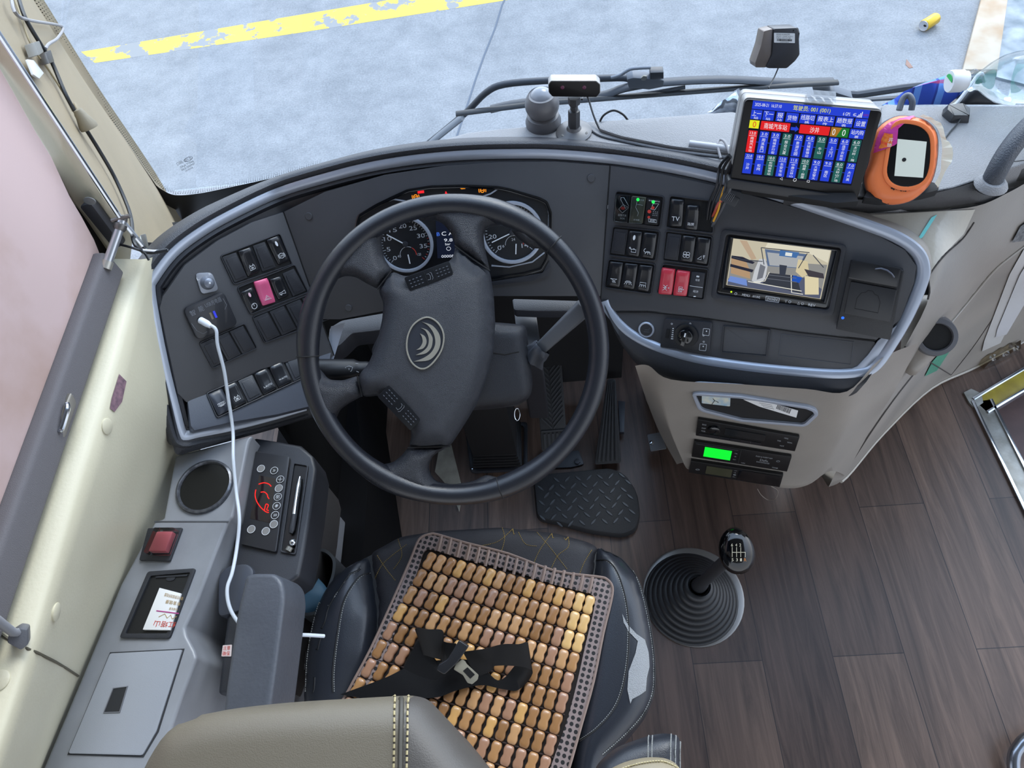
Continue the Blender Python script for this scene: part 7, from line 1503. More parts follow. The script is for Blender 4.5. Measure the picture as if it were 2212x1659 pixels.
# ------------------------------------------------------------------ climate panel console
ZA = 0.70; FA = FL(ZA)
ac = thing('climate_console', 'dark narrow console with climate panel and pen tray beside the side console', 'console', at(600, 1150, Z(ZA-0.1)))
aq = [(548, 945), (600, 953), (650, 962), (676, 985), (683, 1012), (672, 1100), (655, 1200), (645, 1245), (620, 1262), (600, 1400), (560, 1500), (470, 1500), (490, 1330), (500, 1225), (510, 1120), (530, 1010)]
b = MB(); b.prism(FA, FA.qs(aq), -0.07, 0); b.build('console_shell', BLK, ac, bevel=0.006, seg=3)
b = MB(); b.prism(FL(ZA-0.07), [(p[0]-0.012, p[1]+0.015) for p in inset(FA.qs(aq), 0.012)], -0.14, 0); b.build('console_foot', mat('foot grey', (70, 68, 68), 0.5), ac, bevel=0.006)
p4 = [(556, 978), (629, 990), (600, 1196), (522, 1178)]; Q = Quad(FA, p4); b = MB(); b.prism(FA, roundpoly(Q.rect(0, 0, 1, 1), 0.004), 0.0005, 0.007); pn = b.build('climate_panel', mat('climate black', (34, 35, 40), 0.4), ac, bevel=0.0015)
Q = Quad(FA.off(0.007), p4, lift=0.007); F = Q.F
b = MB(); b.prism(F, Quad(F, [(560, 1027), (596, 1034), (583, 1130), (540, 1120)], lift=0).rect(0, 0, 1, 1), -0.001, 0.0004); b.build('display_window', mat('display window', (24, 14, 18), 0.1), ac)
g_ = MB(); A = lambda x, y: F.q(x/2.307, 940+y/2.307)
for l in ([(1290, 245), (1315, 238), (1340, 244), (1352, 256)], [(1276, 272), (1272, 300), (1280, 330), (1300, 360), (1325, 382), (1340, 386)], [(1300, 285), (1318, 284), (1332, 296), (1335, 308), (1342, 318)], [(1318, 375), (1326, 345), (1338, 350), (1330, 372), (1340, 376)]): g_.stroke(F, cat2([A(*p) for p in l], 3, False), 0.0014, 0.0008)
g_.build('red_readout', glow('red readout', (255, 40, 36), 1.6), ac, smooth=False)
for i, (x, y, k) in enumerate(((1302, 168, 0), (1368, 178, 'V'), (1398, 222, 'X'), (1391, 266, 0), (1386, 309, 'F'), (1380, 354, 'S'), (1372, 400, 'W'), (1366, 445, 0), (1254, 470, 0), (1326, 480, 0))):
    c = A(x, y); b = MB(); b.lathe(F.w(c, -0.0005), F.n, [(0.0062, 0), (0.0060, 0.0015), (0.004, 0.0018), (0, 0.0012)], 18); bn = b.build('climate_button', mat('worn button', (128, 126, 124), 0.4) if k == 0 else SATB, ac)
    b = MB(); b.stroke(F.off(0.0012), ell(c, 0.0062, 0.0062, 18), 0.0006, closed=True)
    if k in ('V',):
        for d in (0, .002): b.stroke(F.off(0.0014), [(c[0]-.002+d, c[1]+.002), (c[0]+d, c[1]), (c[0]-.002+d, c[1]-.002)], 0.0005)
    elif k == 'X': b.stroke(F.off(0.0014), [(c[0]-.004, c[1]), (c[0]+.004, c[1])], 0.0005); b.stroke(F.off(0.0014), [(c[0], c[1]-.004), (c[0], c[1]+.004)], 0.0005)
    elif k == 'F':
        for dx, dy in ((-1, 1), (1, 1), (1, -1), (-1, -1)): b.stroke(F.off(0.0014), ell((c[0]+dx*.0015, c[1]+dy*.0015), .0014, .0014, 8), 0.0004, closed=True)
    elif k == 'S':
        for t in range(0, 180, 45): b.stroke(F.off(0.0014), [(c[0]-.003*math.cos(R(t)), c[1]-.003*math.sin(R(t))), (c[0]+.003*math.cos(R(t)), c[1]+.003*math.sin(R(t)))], 0.0005)
    elif k == 'W':
        for d in (-.002, 0, .002): b.stroke(F.off(0.0014), [(c[0]+d, c[1]-.002), (c[0]+d+.001, c[1]), (c[0]+d, c[1]+.002)], 0.0005)
    b.build('button_print', WHITE, bn, smooth=False)
tq = roundpoly(FA.qs([(635, 1001), (668, 1006), (640, 1200), (606, 1194)]), 0.004, 3); frame_ring(FA, FA.qs([(635, 1001), (668, 1006), (640, 1200), (606, 1194)]), 0.004, 0.003, -0.001, 0.004).build('pen_tray_rim', BLK, ac, bevel=0.001)
MB().prism(FA, inset(tq, 0.002), 0.0004, 0.0009).build('pen_tray_floor', mat('tray black', (8, 8, 10), 0.3), ac)
pen = thing('ballpoint_pen', 'silver and black ballpoint pen lying in the narrow tray of the climate console', 'pen', at(640, 1110, Z(ZA+0.005)))
pz = Z(ZA+0.006); b = MB(); b.tube([at(648, 1030, pz), at(645, 1050, pz), at(636, 1112, pz)], [0.002, 0.0045, 0.0045], 12); b.build('silver_barrel', CHROME, pen)
b = MB(); b.tube([at(636, 1112, pz), at(630, 1145, pz), at(628, 1152, pz)], [0.0046, 0.0046, 0.003], 12); b.build('black_grip', BLK, pen)
tag(MB().lathe(at(632, 1172, Z(ZA+0.007)), (0, 0, 1), [(0.006*math.sin(R(a)), -0.006*math.cos(R(a))) for a in range(0, 181, 20)], 16).build('metal_ball', CHROME), 'small shiny steel ball at the lower end of the pen tray', 'ball')

tag(MB().tube([at(627, 1182, pz), at(622, 1190, pz)], 0.005, 10).build('steel_sleeve', STEEL), 'short steel cap behind the steel ball in the pen tray', 'cap')
b = MB(); b.prism(FL(0.33), [(-0.66, 0.12), (-0.435, 0.12), (-0.435, 0.62), (-0.50, 0.95), (-0.66, 0.95)], -0.33, 0); b.build('gap_shade_box', mat('gap shade black', (16, 16, 18), 0.9, spec=0.1), ac, bevel=0.004)  # added black box, stands in for the deep shade beside the seat
# switch recess under the armrest and red warning sticker
b = MB(); b.prism(FL(0.66), roundpoly(FL(0.66).qs([(500, 1262), (520, 1240), (560, 1236), (575, 1250), (560, 1330), (500, 1350)]), 0.01), 0, 0.046); b.build('side_switch_pod', mat('pod grey', (58, 62, 72), 0.4), ac, bevel=0.004)
b = MB(); F = FA.off(0.001); q = Quad(F, [(483, 1394), (497, 1393), (495, 1418), (480, 1418)]); b.prism(F, roundpoly(q.rect(-.1, 0, 1.3, 1), .001), -0.0005, 0.0004); ns = tag(b.build('warning_sticker', mat('sticker white', (220, 206, 204), 0.5)), 'small white sticker with red characters left of the grey armrest', 'sticker')
b = MB(); put_text(b, q.sub(0, .08, 1.1, .45), '注意', 0.0007); put_text(b, q.sub(0, .55, 1.1, .95), '确保', 0.0007); b.build('sticker_text', REDP, ns, smooth=False)
# rubbish bin and bags beside the seat
bn = thing('waste_bin', 'grey plastic waste bin beside the climate console', 'bin', at(690, 1260, Z(0)))
F = FL(0.57); bq = roundpoly(F.qs([(600, 1200), (660, 1182), (705, 1185), (726, 1205), (724, 1240), (690, 1330), (600, 1330)]), 0.02, 4)
MB().ring(F, bq, inset(bq, 0.005), -0.57, 0.0).build('bin_wall', mat('bin grey', (70, 74, 78), 0.45), bn); MB().prism(F, inset(bq, 0.004), -0.2, -0.19).build('bin_fill', mat('bin dark', (14, 15, 18), 0.8), bn)
crumple('white_tissue', [(640, 1205), (668, 1198), (690, 1215), (688, 1235), (660, 1240)], 0.55, 0.02, mat('tissue', (190, 190, 190), 0.9), 'crumpled white tissue in the waste bin', 'tissue', 12, amp=0.006)
crumple('blue_bag', [(636, 1232), (668, 1228), (700, 1262), (716, 1285), (700, 1310), (640, 1345), (610, 1340)], 0.56, 0.02, mat('pale blue bag', (90, 130, 156), 0.45), 'pale blue plastic bag hanging over the waste bin', 'bag', 21, amp=0.014)
# charging cable from the usb plate down to the seat
P = [PL.w(PL.q(432, 692), 0.009), PL.w(PL.q(438, 697), 0.020), PL.w(PL.q(452, 708), 0.030), at(470, 745, PL.off(0.03)), at(484, 800, PL.off(0.03)), at(493, 860, PL.off(0.03)), at(503, 930, PL.off(0.035)), at(504, 990, Z(ZC+0.03)), at(510, 1060, Z(ZC+0.012)), at(517, 1120, Z(ZC+0.008)), at(512, 1180, Z(ZA+0.03)), at(502, 1235, Z(ZA+0.03)), at(491, 1270, Z(ZA+0.03)), at(494, 1305, Z(ZA+0.025)), at(508, 1335, Z(ZA+0.02)), at(530, 1355, Z(ZA+0.015)), at(580, 1366, Z(ZA+0.012)), at(612, 1368, Z(ZA+0.01)), at(640, 1371, Z(ZA)), at(668, 1372, Z(ZA-0.01)), at(700, 1374, Z(ZA-0.03))]
uc = thing('charging_cable', 'long white usb cable hanging from the charger plate past the seat armrest', 'cable', P[8])
MB().tube(catmull(P, 8), 0.0027, 10).build('cable_lead', mat('white lead', (206, 214, 224), 0.4), uc)
b = MB(); b.tube([PL.w(PL.q(430, 691), 0.008), PL.w(PL.q(438, 697), 0.020), PL.w(PL.q(444, 702), 0.025)], [0.0055, 0.0055, 0.0035], 12); b.build('cable_plug', mat('white plug', (226, 234, 246), 0.35), uc)
# ------------------------------------------------------------------ driver's seat
ZS = 0.575
SN = Vector((0.0, -0.06, 1.0)).normalized(); FS_ = Frame(at(1050, 1400, Z(ZS)), SN, (0, 1, 0))
seat = thing('driver_chair', 'black leather driver seat with worn side bolster and beige backed headrest', 'seat', at(1050, 1400, Z(0)))
def dome(h, w): return lambda x, y, d: h*math.sqrt(max(0, 1-(1-min(1, d/w))**2))
outl = [(700, 1262), (770, 1195), (840, 1160), (920, 1143), (1000, 1135), (1080, 1133), (1160, 1139), (1225, 1150), (1290, 1172), (1345, 1200), (1378, 1240), (1398, 1300), (1412, 1380), (1418, 1440), (1416, 1500), (1396, 1550), (1360, 1595), (1310, 1650), (1280, 1760), (760, 1760), (650, 1600), (649, 1500), (653, 1420), (668, 1340), (683, 1295)]
b = MB(); b.prism(FS_, inset(FS_.qs(outl), 0.008), -0.13, -0.01); b.build('seat_base', mat('dark seat base', (20, 21, 24), 0.6), seat, bevel=0.01)
pan = thing  # noqa
mid = [(795, 1205), (800, 1188), (860, 1155), (940, 1142), (1080, 1134), (1200, 1147), (1270, 1166), (1292, 1178), (1285, 1240), (1275, 1330), (1262, 1440), (1240, 1560), (1230, 1760), (820, 1760), (760, 1600), (805, 1420), (812, 1300)]
FABR = mat('black patterned seat fabric', (40, 39, 44), 0.6, bump=(900, 0.3), var=(30, (34, 33, 38)))
b = MB(); b.pillow(FS_.off(-0.014), roundpoly(FS_.qs(mid), 0.01), dome(0.016, 0.03), res=0.012, skirt=-0.05); mido = b.build('seat_centre', FABR, seat, sharp=80)
rb = [(1288, 1174), (1345, 1200), (1378, 1240), (1398, 1300), (1412, 1380), (1418, 1440), (1416, 1500), (1396, 1550), (1360, 1595), (1310, 1650), (1280, 1760), (1225, 1760), (1236, 1570), (1258, 1440), (1272, 1330), (1282, 1240)]
lb = [(700, 1262), (745, 1218), (795, 1196), (806, 1260), (815, 1330), (808, 1420), (780, 1520), (745, 1640), (760, 1760), (700, 1760), (650, 1600), (649, 1500), (653, 1420), (668, 1340), (683, 1295)]
b = MB(); b.pillow(FS_.off(-0.016), roundpoly(FS_.qs(rb), 0.012), dome(0.040, 0.045), res=0.0095, skirt=-0.10); rbo = b.build('right_bolster', LEATH, seat, sharp=80)
b = MB(); b.pillow(FS_.off(-0.016), roundpoly(FS_.qs(lb), 0.012), dome(0.040, 0.05), res=0.0095, skirt=-0.10); lbo = b.build('left_bolster', LEATH, seat, sharp=80)
BR, BL_, BM = bvh_of(rbo), bvh_of(lbo), bvh_of(mido)
STW = mat('pale stitching', (150, 152, 150), 0.7); STG = mat('gold stitching', (150, 124, 62), 0.7)
def stitches(bv, px, name, par, m, r=0.0007, gap=7.0, lift=0.0006, dash_=0.6):
    pts = catmull([(a, c, 0) for a, c in px], 24); b = MB(); acc = 0; cur = [pts[0]]
    L = [0]
    for i in range(1, len(pts)): L.append(L[-1]+(pts[i]-pts[i-1]).length)
    s = 0
    def P(t):
        i = 0
        while i < len(L)-2 and L[i+1] < t: i += 1
        f = (t-L[i])/max(1e-6, L[i+1]-L[i]); v = pts[i].lerp(pts[i+1], min(1, f)); return hit(bv, v.x, v.y, lift)
    while s+gap*dash_ < L[-1]: b.tube([P(s), P(s+gap*dash_)], r, 4); s += gap
    return b.build(name, m, par, smooth=False)
for bv, px, par in ((BR, [(1286, 1210), (1310, 1212), (1332, 1240), (1350, 1300), (1356, 1370), (1350, 1450), (1330, 1520), (1290, 1570), (1250, 1600)], rbo), (BR, [(1293, 1177), (1342, 1203), (1373, 1245), (1393, 1310), (1407, 1390), (1411, 1450), (1407, 1500), (1386, 1545), (1345, 1590), (1300, 1630)], rbo), (BL_, [(800, 1238), (775, 1250), (745, 1300), (730, 1380), (722, 1450), (722, 1495)], lbo), (BL_, [(795, 1201), (750, 1222), (705, 1264), (690, 1300), (676, 1350), (664, 1420), (660, 1495)], lbo)):
    stitches(bv, px, 'stitch_line', par, STW, 0.0006, 5.0)
    line_on(bv, [(a+(3 if par is rbo else -3), c) for a, c in px], 0.0014, mat('seam black', (14, 15, 18), 0.5), 'piping', par, 0.0002, 6)
for px in ([(810, 1250), (830, 1215), (880, 1175)], [(815, 1200), (835, 1230), (855, 1255)], [(860, 1165), (868, 1200), (850, 1230)], [(1035, 1180), (1075, 1170), (1105, 1145), (1112, 1135)], [(1085, 1140), (1090, 1165), (1080, 1200)], [(1150, 1225), (1165, 1190), (1190, 1155), (1200, 1148)], [(1160, 1150), (1190, 1185), (1225, 1230)], [(1225, 1150), (1228, 1180), (1205, 1200), (1190, 1230)], [(1252, 1240), (1262, 1215), (1280, 1185)], [(1120, 1150), (1135, 1175), (1160, 1180)]):
    stitches(BM, px, 'gold_stitching', mido, STG, 0.0006, 4.0, 0.0004)
b = MB(); decal(b, BR, [(1344, 1326), (1356, 1350), (1375, 1370), (1392, 1382), (1400, 1410), (1402, 1440), (1396, 1465), (1394, 1492), (1380, 1502), (1365, 1510), (1361, 1520), (1355, 1490), (1358, 1450), (1372, 1412), (1377, 1385), (1358, 1365), (1347, 1345)], 0.0012, 6)
b.build('torn_foam_patch', mat('grey torn foam', (150, 152, 154), 0.9, bump=(700, 0.8)), rbo, label='pale grey foam showing through a tear')
# backrest top / headrest, close under the lens
HB = FL(0.0); 
hp = [(272, 1690), (290, 1640), (332, 1572), (385, 1540), (455, 1519), (600, 1502), (760, 1492), (850, 1487), (885, 1488), (915, 1500), (950, 1540), (985, 1585), (1030, 1640), (1075, 1700), (1110, 1760), (1130, 1900), (250, 1900), (255, 1760)]
FHd = Frame(at(700, 1560, 0.60), Vector((0.0, 0.06, 1.0)), (0, 1, 0))
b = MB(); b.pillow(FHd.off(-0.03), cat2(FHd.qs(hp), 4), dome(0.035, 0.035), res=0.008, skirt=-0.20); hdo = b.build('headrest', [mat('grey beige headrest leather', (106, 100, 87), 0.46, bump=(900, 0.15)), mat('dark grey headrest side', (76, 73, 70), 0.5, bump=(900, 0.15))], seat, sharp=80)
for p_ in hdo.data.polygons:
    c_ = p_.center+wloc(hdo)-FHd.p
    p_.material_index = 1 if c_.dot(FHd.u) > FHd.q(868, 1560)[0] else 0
BHd = bvh_of(hdo)
for dx, c in ((-14, 1.0), (14, 1.0)):
    stitches(BHd, [(868+dx, 1496), (866+dx, 1540), (866+dx, 1600), (864+dx, 1690)], 'stitch_line', hdo, mat('cream stitching', (178, 166, 128), 0.7), 0.0010, 14, 0.0012, 0.65)
line_on(BHd, [(868, 1490), (867, 1540), (866, 1600), (865, 1690), (864, 1780)], 0.0022, mat('headrest seam', (70, 68, 62), 0.6), 'piping', hdo, 0.001, 6)
stitches(BHd, [(300, 1640), (335, 1582), (385, 1548)], 'stitch_line', hdo, MATS['cream stitching'], 0.0008, 9, 0.0012, 0.65)
# right shoulder of the backrest
Fsh = Frame(at(1390, 1625, 0.78), Vector((0.0, 0.03, 1.0)), (0, 1, 0))
b = MB(); b.pillow(Fsh.off(-0.02), roundpoly(Fsh.qs([(1270, 1760), (1285, 1650), (1330, 1610), (1370, 1595), (1410, 1582), (1440, 1578), (1468, 1584), (1474, 1600), (1475, 1760)]), 0.01), dome(0.022, 0.02), res=0.008, skirt=-0.12); sho = b.build('backrest_shoulder', mat('dark blue black leather', (38, 41, 48), 0.4, bump=(900, 0.15)), seat, sharp=80); BSh = bvh_of(sho)
for x in (1402, 1410, 1450, 1460, 1470): stitches(BSh, [(x, 1584), (x-2, 1620), (x-2, 1656), (x-2, 1700)], 'stitch_line', sho, STW, 0.0007, 3.2, 0.0006, 0.8)
Fsb = Frame(at(1400, 1650, 0.70), Vector((0.0, 0.03, 1.0)), (0, 1, 0))
b = MB(); b.pillow(Fsb.off(-0.012), roundpoly(Fsb.qs([(1280, 1760), (1300, 1668), (1350, 1642), (1400, 1632), (1440, 1634), (1470, 1650), (1478, 1760)]), 0.01), dome(0.018, 0.02), res=0.008, skirt=-0.08); sb2 = b.build('beige_shoulder_cover', mat('beige leather cover', (140, 130, 108), 0.5, bump=(900, 0.15)), seat, sharp=80); BSb = bvh_of(sb2)
stitches(BSb, [(1345, 1662), (1385, 1650), (1430, 1646), (1465, 1660)], 'stitch_line', sb2, MATS['cream stitching'], 0.0009, 6, 0.0008, 0.7)
# left armrest block
FAr = Frame(at(560, 1370, Z(0.80)), Vector((-0.05, -0.10, 1.0)), (0, 1, 0))
b = MB(); b.prism(FAr, roundpoly(FAr.qs([(530, 1243), (548, 1238), (594, 1238), (610, 1256), (614, 1290), (600, 1400), (578, 1560), (480, 1560), (488, 1480), (512, 1320)]), 0.012, 4), -0.075, 0.0); b.build('left_armrest', mat('worn grey armrest', (82, 86, 94), 0.42, bump=(200, 0.25), var=(14, (72, 76, 84))), seat, bevel=0.007, seg=3, label='worn grey folding armrest')

# ------------------------------------------------------------------ bamboo bead mat
FM = FS_.off(0.022)
beadm = thing('beaded_seat_mat', 'brown bamboo tile seat mat with perforated mesh border lying on the driver seat', 'seat mat', FM.w(FM.q(1040, 1380)))
def mesh_mat():
    m = mat('perforated brown border', (122, 104, 98), 0.6); t = m.node_tree; b = t.nodes['Principled BSDF']; N = t.nodes.new; L = t.links.new
    co = N('ShaderNodeTexCoord'); u_ = (Vector(FM.w(FM.q(1300, 1300)))-Vector(FM.w(FM.q(935, 1200))))
    mp = N('ShaderNodeMapping'); mp.inputs['Rotation'].default_value = (0, 0, -math.atan2(u_.y, u_.x)); mp.inputs['Scale'].default_value = (118, 118, 118); L(co.outputs['Object'], mp.inputs[0])
    v = N('ShaderNodeTexVoronoi'); v.inputs['Randomness'].default_value = 0.0; v.inputs['Scale'].default_value = 1.0; v.voronoi_dimensions = '2D'; L(mp.outputs[0], v.inputs['Vector'])
    g = N('ShaderNodeMath'); g.operation = 'LESS_THAN'; g.inputs[1].default_value = 0.34; L(v.outputs['Distance'], g.inputs[0])
    x = N('ShaderNodeMix'); x.data_type = 'RGBA'; L(g.outputs[0], x.inputs['Factor']); x.inputs['A'].default_value = rgb((132, 116, 112)); x.inputs['B'].default_value = rgb((14, 12, 14)); L(x.outputs['Result'], b.inputs['Base Color'])
    return m
o_ = [(930, 1152), (945, 1153), (1010, 1172), (1100, 1195), (1200, 1232), (1290, 1244), (1312, 1250), (1325, 1268), (1322, 1300), (1305, 1370), (1285, 1470), (1260, 1560), (1225, 1680), (1190, 1760), (700, 1760), (720, 1560), (752, 1490), (800, 1400), (850, 1290), (885, 1210), (900, 1172), (912, 1158)]
i_ = [(925, 1188), (940, 1190), (1010, 1210), (1100, 1232), (1200, 1264), (1270, 1282), (1282, 1290), (1284, 1300), (1280, 1330), (1265, 1390), (1245, 1480), (1220, 1570), (1180, 1680), (1150, 1740), (740, 1740), (760, 1590), (790, 1500), (835, 1410), (880, 1300), (905, 1225), (912, 1200), (918, 1190)]
ov, iv = cat2(FM.qs(o_), 3), cat2(FM.qs(i_), 3)
b = MB(); b.ring(FM, ov, iv, -0.006, 0.001); b.build('mesh_border', mesh_mat(), beadm, bevel=0.0008)
b = MB(); b.tube([FM.w(p, 0.0012) for p in inset(ov, 0.0015)], 0.0022, 6, closed=True); b.build('border_rim', mat('brown rim', (134, 114, 104), 0.55), beadm)
b = MB(); b.prism(FM, iv, -0.006, -0.003); b.build('mat_backing', mat('mat backing', (30, 24, 22), 0.9), beadm, smooth=False)
# raised folds along the front border
b = MB(); fa, fb_ = (958, 1158), (1290, 1248)
for k in range(17):
    t = k/16; x = 955+t*325; y0 = 1157+t*90+8*math.sin(t*3.1)*0.6-0*t; y1 = y0+34
    b.tube([FM.w(FM.q(x, y0), 0.001), FM.w(FM.q(x-3, (y0+y1)/2), 0.0035), FM.w(FM.q(x-8, y1), 0.001)], 0.0028, 6)
b.build('border_folds', MATS['brown rim'], beadm)
# tiles
T0, T1, T2, T3 = FM.q(928, 1212), FM.q(1272, 1307), FM.q(1195, 1640), FM.q(760, 1500)
NR, NC = 13, 17
tones = [(150, 108, 68), (168, 124, 80), (184, 140, 96), (196, 150, 90), (158, 118, 92), (212, 172, 112), (140, 100, 62)]
TM = [mat('bamboo %d' % i, c, 0.28, coat=0.25, bump=(60, 0.05)) for i, c in enumerate(tones)]
random.seed(21); inst = []
def px2(i, j):
    """tile row i, column j, in photo pixels measured at the mat corners"""
    t = j/16; x0, y0 = 928+t*344, 1212+t*95
    u = i/9.0; xl = 928-u*178-0*t; 
    dx = (-20.4*(1-t)+-11.0*t); dy = (36.0+ -0.0)*(1-t)+39.8*t
    k = i+0.012*i*i
    return x0+dx*k, y0+dy*k
base_meshes = {}
def tile_mesh(mi):
    if mi in base_meshes: return base_meshes[mi]
    L_, W_ = 0.0286, 0.0158
    pts = []
    for k in range(28):
        a = 2*math.pi*k/28; y = L_/2*math.sin(a); w_ = W_/2*(1-0.26*math.exp(-(y/0.0042)**2)); x = math.copysign(min(1, abs(math.cos(a))**0.55)*w_, math.cos(a)); y = math.copysign(min(1, abs(math.sin(a))**0.6)*L_/2, math.sin(a))
        w_ = W_/2*(1-0.24*math.exp(-(y/0.0042)**2)); x = math.copysign(min(1, abs(math.cos(a))**0.5)*w_, math.cos(a)); pts.append((x, y))
    o = Frame((0, 0, 0), (0, 0, 1), (0, 1, 0)); b = MB(); n = len(pts)
    rings = [(1.0, -0.003), (1.0, 0.001), (0.93, 0.0028), (0.75, 0.0040), (0.4, 0.0046)]
    vs = []; 
    for s_, h in rings: vs += [Vector((x*s_, y*(1-(1-s_)*0.7), h)) for x, y in pts]
    fs = [[r_*n+k, r_*n+(k+1) % n, (r_+1)*n+(k+1) % n, (r_+1)*n+k] for r_ in range(len(rings)-1) for k in range(n)]+[[(len(rings)-1)*n+k for k in range(n)]]
    me = bpy.data.meshes.new('bamboo_tile'); me.from_pydata(vs, [], fs); me.materials.append(TM[mi]); me.polygons.foreach_set('use_smooth', [True]*len(me.polygons)); me.update()
    base_meshes[mi] = me; return me
tiles = []
for i in range(NR):
    for j in range(NC):
        x, y = px2(i, j)
        if y > 1720: continue
        c = FM.w(FM.q(x, y), 0.001); xn, yn = px2(i+1, j); xr, yr = px2(i, j+1)
        ay = (FM.w(FM.q(x, y))-FM.w(FM.q(xn, yn))); 
        hidden = (y > 1487 and x < 885+ (y-1487)*0.95) 
        tiles.append((hidden, -y, c, ay.normalized(), i, j))
vis = [t for t in tiles if not t[0]]; vis.sort(key=lambda t: t[1]); rest = [t for t in tiles if t[0]]
first = vis[:100]; other = vis[100:]+rest
def tone(i, j):
    if j >= 15 and i < 3: return 5
    return random.choice([0, 0, 1, 1, 2, 2, 3, 4, 4, 6])
for t in first:
    me = tile_mesh(tone(t[4], t[5])); o = bpy.data.objects.new('bamboo_tile', me); COL.objects.link(o); o.parent = beadm
    ay = t[3]; az = FM.n; ax_ = ay.cross(az).normalized(); M = Matrix((ax_, ay, az)).transposed().to_4x4(); M.translation = t[2]-beadm.location; o.matrix_local = M
b = MB(); b.v = []; mats = TM
for t in other:
    me = tile_mesh(0); b.cm = tone(t[4], t[5]); ay = t[3]; az = FM.n; ax_ = ay.cross(az).normalized()
    b.add([t[2]+ax_*v.co.x+ay*v.co.y+az*v.co.z for v in me.vertices], [list(p.vertices) for p in me.polygons])
ob = b.build('bamboo_tiles', mats, beadm, sharp=80); ob['kind'] = 'stuff'
b = MB()
for i in range(NR):
    P = [FM.w(FM.q(*[(a+c)/2 for a, c in zip(px2(i-0.0, j-.5), px2(i+1, j-.5))]), 0.0005) for j in range(0, 18)]
    P = [p for p in P]; b.tube(P, 0.0011, 5)
b.build('mat_cords', mat('dark brown cord', (52, 38, 34), 0.8), beadm)

# ------------------------------------------------------------------ seat belt
SB = mat('black seat belt webbing', (9, 9, 11), 0.55, bump=(1500, 0.1), spec=0.3)
belt = thing('seat_belt', 'black seat belt looped over the bead mat with a metal tongue', 'seat belt', FM.w(FM.q(980, 1450), 0.01))
def bp(x, y, h): return at(x, y, FM.off(h))
def webbing(name, spine):
    """spine of (edge-a, edge-b) pairs in photo pixels with heights"""
    A = catmull([bp(*a) for a, c in spine], 6); B = catmull([bp(*c) for a, c in spine], 6); b = MB()
    n = [(B[i]-A[i]).cross(A[min(i+1, len(A)-1)]-A[max(i-1, 0)]).normalized()*0.0007 for i in range(len(A))]
    rows = [[a+k, (a+c)/2+k*1.0, c+k] for a, c, k in zip(A, B, n)]; rows2 = [[a-k, (a+c)/2-k, c-k] for a, c, k in zip(A, B, n)]
    b.grid(rows); b.grid(rows2); m = len(rows)
    for s_ in (0, 2): b.add([r[s_] for r in rows]+[r[s_] for r in rows2], [[i, i+1, m+i+1, m+i] for i in range(m-1)])
    return b.build(name, SB, belt, sharp=80)
webbing('webbing', [((735, 1500, .006), (850, 1520, .006)), ((830, 1465, .012), (905, 1510, .010)), ((885, 1440, .014), (950, 1505, .012)), ((960, 1425, .020), (985, 1492, .012)), ((1030, 1430, .020), (1040, 1480, .012)), ((1075, 1470, .016), (1085, 1488, .010)), ((1110, 1440, .02), (1120, 1490, .008)), ((1140, 1390, .045), (1150, 1455, .012)), ((1120, 1392, .055), (1128, 1440, .030)), ((1085, 1392, .050), (1070, 1438, .030)), ((1045, 1402, .04), (1060, 1450, .020)), ((1000, 1408, .03), (1030, 1462, .014))])
webbing('webbing', [((870, 1448, .012), (935, 1500, .008)), ((888, 1410, .024), (950, 1470, .014)), ((903, 1380, .034), (952, 1440, .016)), ((898, 1357, .050), (915, 1415, .025)), ((925, 1360, .058), (935, 1420, .030)), ((956, 1362, .055), (952, 1425, .028)), ((958, 1385, .04), (965, 1435, .022)), ((985, 1390, .035), (1000, 1440, .02))])
Fbk = Frame(bp(978, 1412, .055), Vector((0.1, -0.3, 1)), (0, 1, 0))
b = MB(); b.prism(Fbk, roundpoly(Fbk.qs([(992, 1382), (1013, 1396), (988, 1432), (960, 1458), (943, 1448), (946, 1436), (966, 1424)]), 0.003), -0.016, 0.0); b.build('buckle_grip', mat('buckle plastic', (26, 27, 31), 0.4), belt, bevel=0.004, seg=3)
b = MB(); Ft = Frame(bp(1005, 1450, .040), Vector((0.1, -0.3, 1)), (0, 1, 0)); oq = [(980, 1446), (985, 1434), (998, 1424), (1005, 1428), (1008, 1434), (1034, 1458), (1032, 1468), (1020, 1478), (1010, 1475), (1000, 1458)]
b.prism(Ft, roundpoly(Ft.qs(oq), 0.0015), -0.001, 0.001); tg_ = b.build('metal_tongue', mat('tongue metal', (196, 190, 172), 0.3, metal=0.7), belt, bevel=0.0004)
pris('tongue_slot', mat('slot black', (10, 10, 12), 0.5), tg_, Ft, Ft.qs([(1000, 1449), (1010, 1441), (1026, 1457), (1016, 1466)]), 0.0008, 0.0014)

# ------------------------------------------------------------------ gear lever
gl = thing('gear_lever', 'gear lever with ribbed black rubber boot and glossy black six speed knob', 'gear lever', at(1495, 1290, Z(0)))
G0_ = at(1492, 1292, Z(0.006)); kc = at(1591, 1190, Z(0.50)); 
MB().lathe(at(1497, 1288, Z(0)), (0, 0, 1), [(0.116, 0.0), (0.116, 0.004), (0.112, 0.006), (0.100, 0.006)], 48).build('boot_ring', mat('boot metal ring', (130, 128, 126), 0.35, metal=0.6), gl)
tip = at(1512, 1262, Z(0.14)); prof = []; rows = []
NB = 9
for i in range(NB*4+1):
    t = i/(NB*4); r_ = 0.108*(1-t)+0.020*t; r_ += 0.0045*math.cos(2*math.pi*i/4)*(1 if i else 0); z = 0.006+0.125*t**1.15+0.003*math.sin(2*math.pi*i/4)
    cx = G0_.x+(tip.x-G0_.x)*t*1.0; cy = G0_.y+(tip.y-G0_.y)*t
    rows.append([Vector((cx+r_*math.cos(a), cy+r_*math.sin(a), z)) for a in [2*math.pi*k/48 for k in range(49)]])
